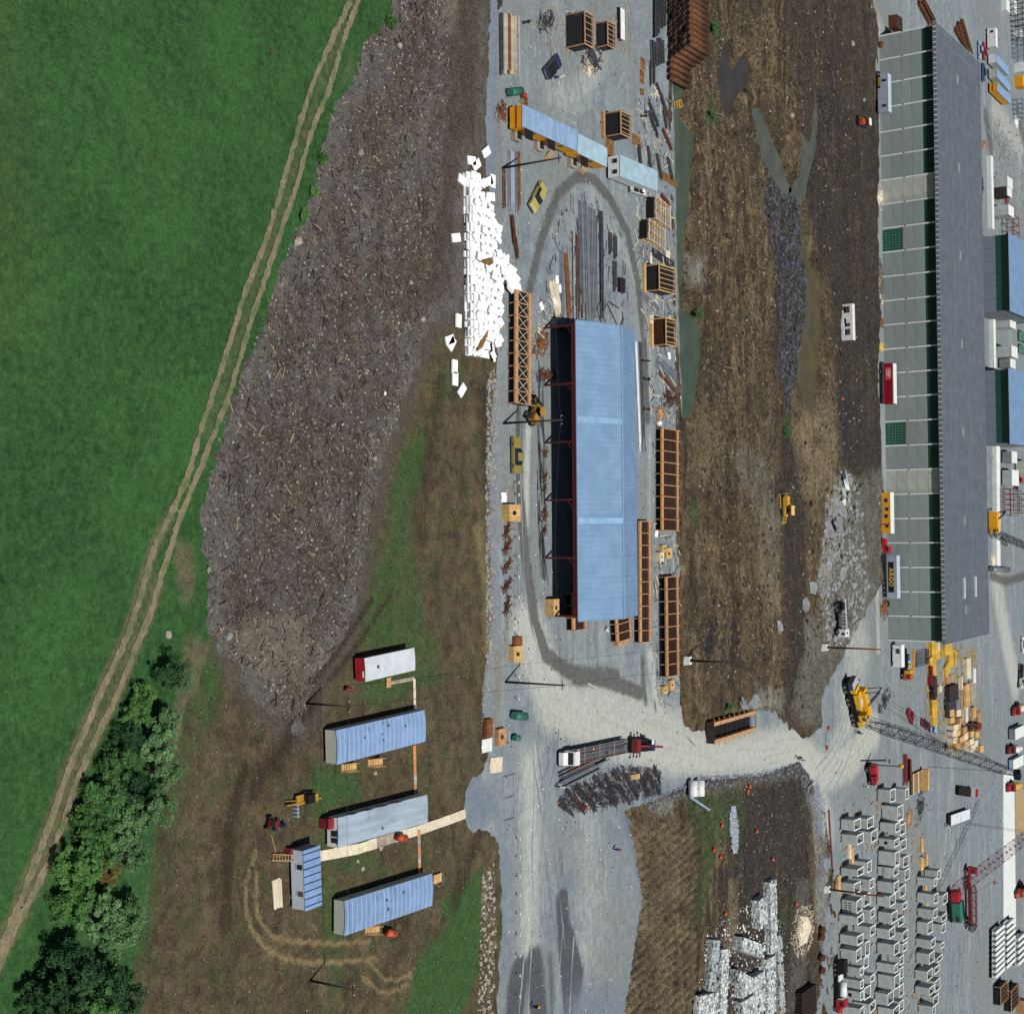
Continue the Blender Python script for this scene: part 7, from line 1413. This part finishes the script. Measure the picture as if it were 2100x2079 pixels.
# ------------------------------------------------------------------ mixers, trucks, cars on the lower right
def mixer(label, p, rz, cabm, drumm):
    t = thing('concrete_mixer', label, 'mixer truck', G(*p,ZY), rz)
    MB().box(-3.6,2.8,-.5,.5,.7,1.1).build('chassis', m_dark, t); c = MB().frus(1.5,3.0,-1.15,1.15,.8,1.6,2.8,-1.05,1.05,2.7).build('cab', cabm, t); MB().box(2.88,2.98,-.9,.9,1.7,2.4).build('windscreen', m_glass, c); MB().extr([(2.9,.7),(2.9,1.5),(4.0,1.4),(4.0,.7)],-.9,.9,inset=.08).build('hood', cabm, t)
    d = MB().cyl((1.2,0,1.9),(-1.0,0,2.4),.75,14,1.25).cyl((-1.0,0,2.4),(-3.4,0,3.1),1.25,14,.5).build('drum', drumm, t, True); MB().beam((-3.4,0,2.8),(-4.3,0,1.6),.5,.12).build('chute', m_steel2, t); MB().box(1.2,1.45,-1,1,1.1,2.4).build('water_tank', cabm, t)
    for x in (-2.6,-1.4,3.2):
        for y in (-1,1): wheel(t,(x,y,.52),.52,.4)
    for y in (-1.05,1.05): MB().box(-3.2,-.8,y-.2,y+.2,1.05,1.12).build('fender', cabm, t)
mixer('red cement mixer with cream drum above the grey slab block', (2078,1452), head((2090,1440),(2068,1468)), m_red, m_ply2); mixer('red cement mixer with white drum between slab and blue block', (2068,1535), -PI/2-.05, m_dred, m_conc2); mixer('red cement mixer with yellow drum below the boom tip', (2068,1611), -PI/2, m_red, m_ylum); mixer('orange red cement mixer with dark drum at the right edge below the red boom', (2085,1822), -PI/2+.3, m_org, m_dark)
t, L = lorry('small red flatbed lorry standing empty on the open gravel', (1983,1624), (1958,1620), m_red)
car('red car parked below the boom of the yellow crane', 'car', P(1863,1468), head((1858,1456),(1868,1482)), m_red, 'sedan', 4.6); car('dark pickup with red bed beside the yellow beams', 'pickup', P(1893,1485), head((1886,1478),(1900,1490)), m_dred, 'pickup', 5.0, 'pickup_truck'); car('pale blue van under the crane boom', 'van', P(1910,1496), head((1895,1490),(1922,1500)), m_lblue, 'wagon', 5.0, 'parked_van')
car('white car at the right edge beside the pale gravel', 'car', P(2094,1322), YAW, m_white, 'sedan', 5.0)
t, L = lorry('cream lorry partly outside the right edge', (2088,1392), (2090,1362), m_cream)
trailer_zt('long white slab trailer standing across the open gravel', 1.7, (1950,1672), (1951,1692), (1988,1660), (1990,1677), m_dwood, mat('stained_white_deck', C(222,228,230), .7, .1, .6, grime=(C(120,130,140),.5)), m_dwood, camber=.01, name='slab_trailer')
wire('cable trailing from the white slab trailer to the right edge', G(1990,1690,1.5), G(2120,1710,3), .3, .05); wire('long rope lying from the boom foot across the gravel', G(1905,1572,.5), G(2060,1582,.5), .1, .04)
t, L = lorry('flatbed with white tank and black box beside the left box row', (1712,2044), (1712,1965), m_red, 'tank_lorry'); MB().cyl((.6,0,1.9),(3.6,0,1.9),.85,14).build('tank', m_white, t, True); MB().box(5.5,8.5,-1,1,1.2,2.6).build('black_box', m_dark, t); MB().box(3.8,5.2,-1.2,1.2,1.2,1.5).build('white_box', m_conc2, t)
# ------------------------------------------------------------------ concrete shaft boxes in rows
BOXF = { # (near top edge x, y0, y1, far top edge x, front height px)
 'left': [(1751,1682,1704,1768,24),(1757,1713,1733,1776,28),(1758,1783,1798,1772,30),(1751,1812,1834,1766,24),(1756,1848,1874,1768,27),(1758,1880,1897,1771,33),(1757,1920,1939,1770,31),(1755,1949,1973,1766,28),(1763,1985,2001,1771,34),(1764,2011,2028,1771,33),(1764,2034,2052,1771,34),(1763,2068,2086,1772,32)],
 'left_back': [(1778,1679,1700,1796,24),(1786,1706,1729,1799,24),(1778,1768,1790,1787,26),(1783,1804,1823,1792,30),(1771,1836,1860,1787,24),(1785,1866,1883,1794,24),(1784,1901,1920,1795,30),(1774,1932,1961,1783,24),(1771,1964,1987,1781,24),(1785,2001,2015,1793,28),(1772,2026,2051,1787,24),(1783,2059,2078,1795,30)],
 'mid': [(1825,1620,1646,1836,24),(1840,1654,1684,1857,30),(1836,1689,1708,1846,30),(1834,1722,1738,1844,30),(1835,1748,1776,1845,32),(1832,1780,1798,1843,30),(1833,1810,1832,1843,32),(1824,1838,1860,1838,24),(1828,1872,1894,1840,26),(1823,1906,1926,1837,24),(1833,1937,1960,1844,32),(1834,1978,1996,1841,34),(1834,2002,2030,1845,32),(1820,2038,2062,1834,24),(1832,2069,2090,1846,30)],
 'mid_back': [(1856,1618,1640,1863,26),(1843,1668,1684,1852,24),(1845,1692,1714,1857,24),(1847,1724,1744,1861,24),(1852,1758,1780,1865,24),(1855,1784,1806,1865,24),(1845,1820,1842,1861,24),(1851,1852,1866,1860,24),(1842,1884,1901,1857,20),(1851,1912,1931,1862,26),(1851,1935,1952,1860,26),(1845,1962,1980,1853,22),(1845,1985,2008,1852,24),(1844,2022,2046,1853,24),(1844,2054,2076,1853,22)],
 'right': [(1922,1786,1804,1929,26),(1915,1802,1818,1921,34),(1915,1834,1854,1924,34),(1914,1866,1884,1922,32),(1902,1892,1916,1917,22),(1909,1928,1945,1918,30),(1905,1956,1978,1917,26),(1901,1992,2012,1912,24),(1905,2026,2042,1916,28),(1912,2064,2082,1918,28)],
 'right_back': [(1933,1836,1856,1945,24),(1931,1878,1892,1948,22),(1931,1896,1914,1939,24),(1929,1934,1945,1936,26),(1922,1964,1975,1937,20),(1916,1984,1998,1930,20),(1917,2012,2035,1930,22),(1914,2044,2064,1928,24)]}
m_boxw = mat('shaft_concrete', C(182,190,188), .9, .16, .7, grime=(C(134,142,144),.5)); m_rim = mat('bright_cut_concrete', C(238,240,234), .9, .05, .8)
m_boxi = mat('shaft_inner_concrete', C(168,174,168), .9, .1, .6)
def shaft(label, e, idx, row):
    xt, y0, y1, xf, hp = e; H = max(2.6, hp/8.0) ; A, B = G(xt,y0,H+ZY+.3), G(xt,y1,H+ZY+.3)
    F_ = G(xf, y0, H+ZY+.3); W = abs((B-A).x); D = max(1.6, min(4.2, abs(F_.y-A.y))); r = random.Random(idx*13+len(row))
    t = thing('concrete_shaft_box', label, 'concrete box', ((A.x+B.x)/2, A.y, ZY), YAW+r.uniform(-.05,.05), 'open topped concrete shaft boxes in rows'); th = .2; z0 = .3; z1 = z0+H
    MB().box(-W/2,W/2,0,th,z0,z1).build('front_wall', m_boxw, t); MB().box(-W/2,W/2,D-th,D,z0,z1).build('rear_wall', m_boxw, t)
    MB().box(-W/2,-W/2+th,th,D-th,z0,z1).build('side_wall', m_boxw, t); MB().box(W/2-th,W/2,th,D-th,z0,z1).build('side_wall', m_boxw, t); MB().box(-W/2+th,W/2-th,th,D-th,z0,z0+.2).build('floor', m_boxi, t)
    q = MB()
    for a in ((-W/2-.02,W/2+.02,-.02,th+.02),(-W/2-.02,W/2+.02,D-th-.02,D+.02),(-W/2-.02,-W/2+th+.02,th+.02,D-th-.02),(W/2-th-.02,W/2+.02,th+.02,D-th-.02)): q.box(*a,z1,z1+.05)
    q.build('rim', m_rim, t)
    for x in (-W/2+.25,W/2-.25): MB().box(x-.15,x+.15,-.3,D+.2,0,z0).build('bearer', m_wood if idx % 2 else m_dwood, t)
    if idx in (3,10) and row == 'left_back' or (row == 'left' and idx == 10) or (row == 'mid' and idx == 3):
        MB().cyl((0,-.03,z0+H*.45),(0,.0,z0+H*.45),.42,14).build('round_opening', m_dark, t)
    if row == 'left' and idx == 4:
        for k in range(4):
            for z in (.6,1.6): MB().box(-W*.3+k*W*.2-.1,-W*.3+k*W*.2+.1,-.03,0,z0+z,z0+z+.6).build('slot', m_dark, t)
    if row == 'mid' and idx in (5,) :
        for k in range(6): MB().box(-W*.4+k*W*.15,-W*.4+k*W*.15+.12,-.03,0,z0+1,z0+1.5).build('slot', m_dark, t)
    return t
RN = {'left': 'front line of left box row', 'left_back': 'rear line of left box row', 'mid': 'front line of middle box row', 'mid_back': 'rear line of middle box row', 'right': 'front line of right box row', 'right_back': 'rear line of right box row'}
for row, L_ in BOXF.items():
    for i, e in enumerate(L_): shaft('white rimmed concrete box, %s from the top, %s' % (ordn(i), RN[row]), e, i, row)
# ------------------------------------------------------------------ beams stack lower right
def cbeam(lab, x, y, L, z, grp):
    t = thing('concrete_beam', lab, 'concrete beam', G(x,y,ZY), YAW+PI/2, grp)
    MB().extr([(-.42,0),(-.42,.3),(-.18,.5),(-.18,.8),(-.5,1.0),(-.5,1.2),(.5,1.2),(.5,1.0),(.18,.8),(.18,.5),(.42,.3),(.42,0)],0,L).build('tee_body', m_conc2, t); o = t.children[-1]; o.rotation_euler = (0,0,-PI/2); o.location = (0,0,z)
    for k in (.6,L-.8): MB().box(k-.2,k+.2,-.5,.5,0,z).build('bearer', m_dark, t)
for k in range(9): cbeam('pale concrete beam, %s from the top in the near beam stack at lower right' % ordn(k), 2027, 1911+k*11.2, 9.5, 1.0, 'concrete beams in the near stack')
for k in range(8): cbeam('pale concrete beam, %s from the top in the middle beam stack at lower right' % ordn(k), 2050, 1897+k*12, 9.5, 1.0, 'concrete beams in the middle stack')
for k in range(5): cbeam('pale concrete beam, %s from the top in the far beam stack at lower right' % ordn(k), 2074, 1925+k*12.5, 9.5, 1.0, 'concrete beams in the far stack')
cage('rebar cage below the near concrete beam stack', (2036,2040), 5, 8, 2.2, skirt=False); cage('rebar cage below the middle concrete beam stack', (2058,2050), 6, 9, 2.2, skirt=False); stack('brown_block_stack','brown block stack at the lower right edge','blocks',P(2086,2060),0,4,3,4,(1.0,1.0,.6),m_wood,piece='block')
# ------------------------------------------------------------------ lumber yard below the plant
r = random.Random(21); names = {}
def lum(lab, p, L, W, H, m, rz=0.0, n=None):
    n = n or max(2,int(W/.35)); nz = max(1,int(H/.3)); stack('lumber_stack', lab, 'lumber', P(*p), YAW+rz, 1, n, nz, (L,W/n-.03,H/nz-.01), m, piece='beam', jit=.25)
for lab, p, L, W, H, m, rz in (
 ('yellow beam stack at the plant end, nearest the wall',(1908,1328),3.2,5,1.2,m_ylum,0),('yellow beam stack second along the plant end',(1915,1340),3.0,6,.8,m_ylum,0),('pale cream plank stack beside the first yellow beams',(1918,1325),2.4,1.6,1.0,m_ply2,0),('yellow beam pile below the first stacks',(1908,1362),4.0,5,.8,m_ylum,.1),('yellow beam stack in the second column at the plant end',(1938,1330),3.0,6,1.0,m_ylum,0),('yellow beam stack below it in the second column',(1945,1350),4.5,4,.9,m_ylum,0),('single thick yellow beam in the second column',(1953,1350),4.2,1.2,1.0,m_ylum,0),('crossed yellow beams in the second column',(1938,1372),3.0,4,.8,m_ylum,.5),('dark red beam left of the yellow piles',(1903,1385),4.8,1.2,1.2,m_oxide,0),('loose yellow battens right of the dark red beam',(1914,1385),4.0,3,.5,m_ylum,.2),('dark pallet stack in the first column',(1908,1410),3.0,6,1.4,m_dwood,PI/2),('pale block beside the dark pallets',(1922,1412),1.6,2,1.0,m_ply2,0),('brown slatted pallet in the second column',(1942,1393),2.0,5,.8,m_wood,0),('tall dark form stack in the second column',(1945,1420),4.2,8,1.6,m_dwood,0),('dark steel form stack below the tall dark one',(1943,1450),4.6,7,1.4,m_steel,0),('tan plank beside the dark form stack',(1963,1400),3.2,1.2,1.4,m_ply2,0),('broad yellow beam pile in the first column',(1910,1446),5.0,4,1.0,m_ylum,0),('small yellow beam pile in the first column',(1912,1480),4.0,3,.8,m_ylum,.05),('long pale planks in the third column',(1980,1370),5.5,4,1.0,m_ply2,0),('white board stack at the right of the third column',(1992,1385),4.0,2.4,1.0,m_conc2,0),('tan plank stack lower in the third column',(1976,1425),6.0,4,1.2,m_ply,0),('mixed brown planks beside the tan stack',(1990,1420),6.5,5,.8,m_wood2,.05),('low lumber stack below the third column',(1976,1465),4.2,2.4,1.0,m_ply2,0),('tan stack right of the low lumber stack',(1992,1460),3.0,3,1.0,m_ply,0),('brown beam bundle at the far right of the lumber',(2003,1470),3.0,3,.8,m_wood,0)):
    lum(lab, p, L, W, H, m, rz)
k = 0
for (x, y) in ((1937,1462),(1950,1462),(1942,1478),(1955,1478),(1942,1492),(1955,1490),(1940,1505),(1952,1505),(1966,1498),(1942,1518),(1955,1518),(1966,1512),(1978,1505),(1980,1490),(1992,1490),(1966,1526),(1978,1522),(1990,1506),(1950,1530),(1990,1525),(1998,1535),(1978,1536)):
    m = (m_ply,m_ply2,m_ply,m_wood,m_ply2)[k % 5]
    if k in (13,): m = m_dwood
    if k in (14,): m = m_dred
    t = thing('plywood_crate', 'plywood crate, %s counting down the crowded crate block under the boom' % ordn(k) if m not in (m_dwood,m_dred) else ('dark crate in the crate block under the boom' if m is m_dwood else 'dark red crate in the crate block under the boom'), 'crate', P(x,y), YAW+r.uniform(-.1,.1), 'crates in the block under the boom'); W, H = r.uniform(1.5,2.0), r.uniform(.9,1.8); D = r.uniform(3.2,4.4)
    MB().box(-W/2,W/2,0,D,0,H).build('body', m, t)
    for j in range(3): MB().box(-W/2+W*j/3+.02,-W/2+W*(j+1)/3-.02,-.03,D+.03,H,H+.06).build('lid_board', m, t)
    for x_ in (-W/2+.15,W/2-.15): MB().box(x_-.06,x_+.06,-.05,0,0,H).build('batten', m_wood, t)
    k += 1
for lab, a, b, n, m in (('dark red beam bundle beside the red mobile crane',(1853,1545),(1853,1608),5,m_oxide),('brown beam bundle right of the dark red one',(1861,1555),(1862,1602),5,m_rust)): bars(lab, a, b, n, .2, m, 2.4, 2)
t = thing('timber_form', 'large tan slatted timber form beside the middle box row', 'formwork', P(1865,1608), YAW)
MB().box(-2.6,2.6,0,9,0,.5).build('base', m_dwood, t)
for k in range(12): MB().box(-2.5+k*.42,-2.32+k*.42,0,9,.5,.9).build('slat', m_ply, t)
for y in (0,4,8.6): MB().box(-2.7,2.7,y,y+.4,.9,1.05).build('cross_bearer', m_ply2, t)
MB().box(-2.7,2.7,8.0,9.2,.5,2.2).build('end_frame', m_ply, t)
heap('scrap_heap','dark scrap heap beside the middle box row','scrap',(1885,1655),3.0,5.0,.8,m_steel,90); heap('scrap_heap','brown timber scrap beside the middle box row','scrap',(1862,1678),2.4,4.0,.6,m_wood,60); heap('scrap_heap','machine parts heap behind the yellow crane','scrap',(1812,1436),2.0,5.0,.9,m_steel,70)
for k, (p, n) in enumerate((((1888,1732),3),((1888,1770),4),((1898,1765),3),((1717,1812),3),((1740,1745),2),((1745,1755),3),((1896,1815),3),((1898,1845),3))): stack('plank_bundle', ['upper tan plank bundle beside the right box row','lower tan plank bundle beside the right box row','tan plank bundle right of the lower one','tan plank bundle beside the left column footing','pale plank left in the gap of the left box row','brown planks in the gap of the left box row','planks at the head of the right box row','planks beside the second box of the right row'][k], 'planks', P(*p), YAW, 1, n, 2, (3.6,.5,.25), m_ply if k != 4 else m_ply2, jit=.2)
# ------------------------------------------------------------------ stacks of pale blocks on the lower mud
def blocks(lab, a, b, depth, H, tilt=0.0, top=None):
    A = GM(*a,-.05); B = G(b[0],b[1],A.z); d = B-A; L = d.length; t = thing('block_stack', lab, 'block stack', A, math.atan2(d.y,d.x), 'stacks of pale concrete blocks'); q = MB(); q2 = MB(); rr = random.Random(int(a[0]+a[1]))
    bl, bw_, bh = .62, .42, .3
    for k in range(int(H/bh)):
        for i in range(int(L/bl)):
            for j in range(int(depth/bw_)):
                if 0 < i < int(L/bl)-1 and 0 < j < int(depth/bw_)-1 and k < int(H/bh)-2: continue
                if rr.random() < .07: continue
                hz = -bh if (k == int(H/bh)-1 and rr.random() < .2) else 0
                (q if rr.random() < .42 else q2).obox(((i+.5)*bl+rr.uniform(-.06,.06)+k*tilt*.3,(j+.5)*bw_+rr.uniform(-.06,.06),bh/2+k*bh+hz),(bl-.05,bw_-.04,bh-.03),rr.uniform(-.08,.08))
    q.build('blocks', m_conc2 if top is None else top, t, kind='stuff'); q2.build('blocks', m_conc, t, kind='stuff')
    MB().box(.3,L-.3,.3,depth-.3,0,H-.7).build('core', m_concd, t)
blocks('pale block stack with open end, highest of the block stacks', (1540,1845), (1542,1905), 4.0, 1.8); blocks('long pale block wall at the right side of the block stacks', (1565,1808), (1568,1960), 3.6, 1.5); blocks('broad pale block stack second from the top', (1505,1918), (1500,1950), 11, 2.2); blocks('broad pale block stack third from the top, behind bare earth', (1498,1985), (1492,2015), 12, 2.2); blocks('broad pale block stack near the bottom edge', (1505,2018), (1505,2048), 11, 1.9); blocks('broad pale block stack at the bottom edge', (1505,2052), (1505,2100), 11, 1.9); blocks('long block wall along the left of the block stacks', (1452,1925), (1440,2040), 3.2, 1.3, top=m_conc); blocks('inner long block wall beside the left one', (1468,1945), (1462,2079), 3.0, 1.5); blocks('block stack at the lower left corner of the block yard', (1424,2040), (1420,2095), 8, 1.4); blocks('long pale block wall at the far right of the stacks', (1583,1920), (1590,2085), 2.6, 1.2, top=m_stone); blocks('pale block wall right of centre among the stacks', (1560,1965), (1560,2090), 4.5, 1.7)
stones('block_rubble', 'broken pale blocks scattered between the block stacks', 'rubble', [(1450,1900),(1560,1840),(1610,1900),(1610,2090),(1420,2090)], 700, 71, (.12,.4), m_conc2, mudz)
heap('lumber_heap','white splintered lumber heap beside the blue gravel lane','lumber',(1645,1905),5.5,6.5,1.2,m_ply2,260).rotation_euler = (0,0,0)
t = thing('slat_stack','dark slatted panel stack at the bottom edge beside the lane','panels',GM(1630,2065),YAW)
for k in range(12): MB().box(-3+k*.5,-2.7+k*.5,0,8,0,1.6).build('slat', m_dwood, t)
V = []; F = []; rr = random.Random(3); n1, n2 = 40, 8
for i in range(n1):
    for j in range(n2): p = GM(1502+ (j/(n2-1)-.5)*(9+9*math.sin(PI*(i+.5)/n1))*rr.uniform(.75,1.15)+5*(i/n1), 1652+i*2.5); V.append((p.x,p.y,p.z+.1+.6*rr.random()*(1-abs(j/(n2-1)-.5)*1.6)))
F = [(i*n2+j,(i+1)*n2+j,(i+1)*n2+j+1,i*n2+j+1) for i in range(n1-1) for j in range(n2-1)]
tag(MB().add(V,F).build('plastic_sheeting', mat('grey_plastic', C(150,162,172), .5, .3, 1.2)), 'crumpled strip of pale plastic sheeting on the dark lower mud', 'plastic sheeting')
tag(MB().cyl(GM(1412,1633,.3),GM(1452,1660,.3),.2,8).build('blue_pipe', m_lblue), 'pale blue pipe lying on the grass below the two white tanks', 'pipe')
for k, (p, lab) in enumerate((((1535,1612),'orange drum pair on the upper edge of the lower mud'),((1531,1622),'smaller orange drum under the orange pair'),((1478,1692),'orange drum left of the plastic strip'),((1549,1704),'orange drum group right of the plastic strip'),((1461,1742),'orange drum at the left of the dark litter'),((1475,1757),'orange drum below the leftmost one'),((1582,1761),'orange drum at the right of the dark litter'),((1485,1873),'brown orange drum above the block stacks'),((1630,1853),'orange drum at the head of the white lumber heap'),((1697,1493),'upper orange roadside marker box'),((1694,1532),'lower orange roadside marker box'),((2038,1810),'orange hook block lying on the open gravel'),((1725,818),'orange can on the dark mud below the white panel'))):
    t = thing('orange_drum', lab, 'drum', GM(*p) if p[0] < 1690 or p[1] < 900 else G(*p,ZY), random.random()*3); t.scale = (.8,.8,.65); MB().cyl((-.45,0,.45),(.45,0,.45),.42,12).build('shell', m_org, t, True); MB().cyl((.45,0,.45),(.5,0,.45),.2,8).build('cap', m_dark, t); MB().rock((.9,.4,.2),.35,k,.6).build('torn_wrapping', m_org, t)
wire('orange cord strung between the two roadside marker boxes', G(1697,1497,.6), G(1694,1530,.6), .15, .04)
# ------------------------------------------------------------------ people
def figure():
    v = [(0,0,.95),(0,0,1.2),(0,0,1.42),(0,0,1.52),(0,.02,1.66),(.1,0,.9),(.11,.03,.5),(.12,0,.08),(.12,.12,.04),(-.1,0,.9),(-.12,-.08,.5),(-.14,-.14,.08),(-.14,-.02,.04),(.2,0,1.4),(.26,.03,1.14),(.24,.16,.92),(-.2,0,1.4),(-.27,-.02,1.14),(-.25,.1,.92)]
    e = [(0,1),(1,2),(2,3),(3,4),(0,5),(5,6),(6,7),(7,8),(0,9),(9,10),(10,11),(11,12),(2,13),(13,14),(14,15),(2,16),(16,17),(17,18)]
    rad = [.15,.16,.15,.06,.11,.1,.075,.05,.045,.1,.075,.05,.045,.07,.05,.04,.07,.05,.04]
    me = bpy.data.meshes.new('body'); me.from_pydata(v,e,[]); o = bpy.data.objects.new('body', me); COL.objects.link(o)
    m = o.modifiers.new('skin','SKIN'); 
    for i, q in enumerate(me.skin_vertices[0].data): q.radius = (rad[i],rad[i]); q.use_root = i == 0
    o.modifiers.new('sub','SUBSURF').levels = 1; bpy.context.view_layer.update()
    r_ = bpy.data.meshes.new_from_object(o.evaluated_get(bpy.context.evaluated_depsgraph_get())); bpy.data.objects.remove(o); return r_
FIG = figure()
def person(lab, p, rz, top, hat, z=ZY):
    t = thing('person', lab, 'person', G(*p,z), rz); me = FIG.copy(); me.materials.clear()
    for m in (top, m_dcloth, m_skin): me.materials.append(m)
    for q in me.polygons: zc = q.center.z; q.material_index = 1 if zc < .95 else (2 if zc > 1.5 or (zc < 1.0 and abs(q.center.x) > .19) else 0); q.use_smooth = True
    link(bpy.data.objects.new('body', me), t); MB().cyl((0,.02,1.7),(0,.02,1.82),.15,10,.09).cyl((0,.03,1.695),(0,.03,1.71),.19,10).build('hard_hat', hat, t)
for i, (p, top, hat, lab) in enumerate((((1256,1740),m_denim,m_org,'person in blue walking alone on the lower gravel yard'),((1086,2061),m_dcloth,m_haty,'person in dark clothes with yellow helmet at the bottom of the lane'),((1630,1552),m_dcloth,m_dcloth,'person in dark clothes on the haul road bend, left of the pair'),((1635,1557),m_steel2,m_dcloth,'person in grey on the haul road bend, right of the pair'),((1752,1500),m_dcloth,m_hatw,'person with white helmet below the yellow crane, left'),((1757,1503),m_denim,m_haty,'person with yellow helmet below the yellow crane, right'),((1320,232),m_denim,m_rust2,'person in blue bending by the rebar near the pink platform cage'),((1312,240),m_navy,m_dcloth,'person in navy beside the one near the pink platform cage'),((1198,1534),m_dcloth,m_haty,'person with yellow helmet beside the load of bars'),((1226,1542),m_denim,m_dcloth,'person in blue beside the load of bars'),((1070,48),m_dcloth,m_rust2,'person at the end of the steel beams at the top'),((1315,741),m_navy,m_dcloth,'person in navy behind the far eave of the shed'),((1318,778),m_dcloth,m_haty,'person with yellow helmet behind the shed below the one in navy'),((1318,840),m_dred,m_haty,'person in red behind the shed at the roller track'),((1136,160),m_hatw,m_hatw,'person in white near the blue pickup'),((1138,1612),m_hatw,m_hatw,'person in white at the left end of the steel heap'),((1936,1692),m_hatw,m_dcloth,'person in white below the white slab trailer'),((1888,1757),m_lblue,m_hatw,'person in light blue beside the plank bundles'),((1770,1612),m_hatw,m_dcloth,'person in white below the red mobile crane'))): person(lab, p, random.random()*6, top, hat)
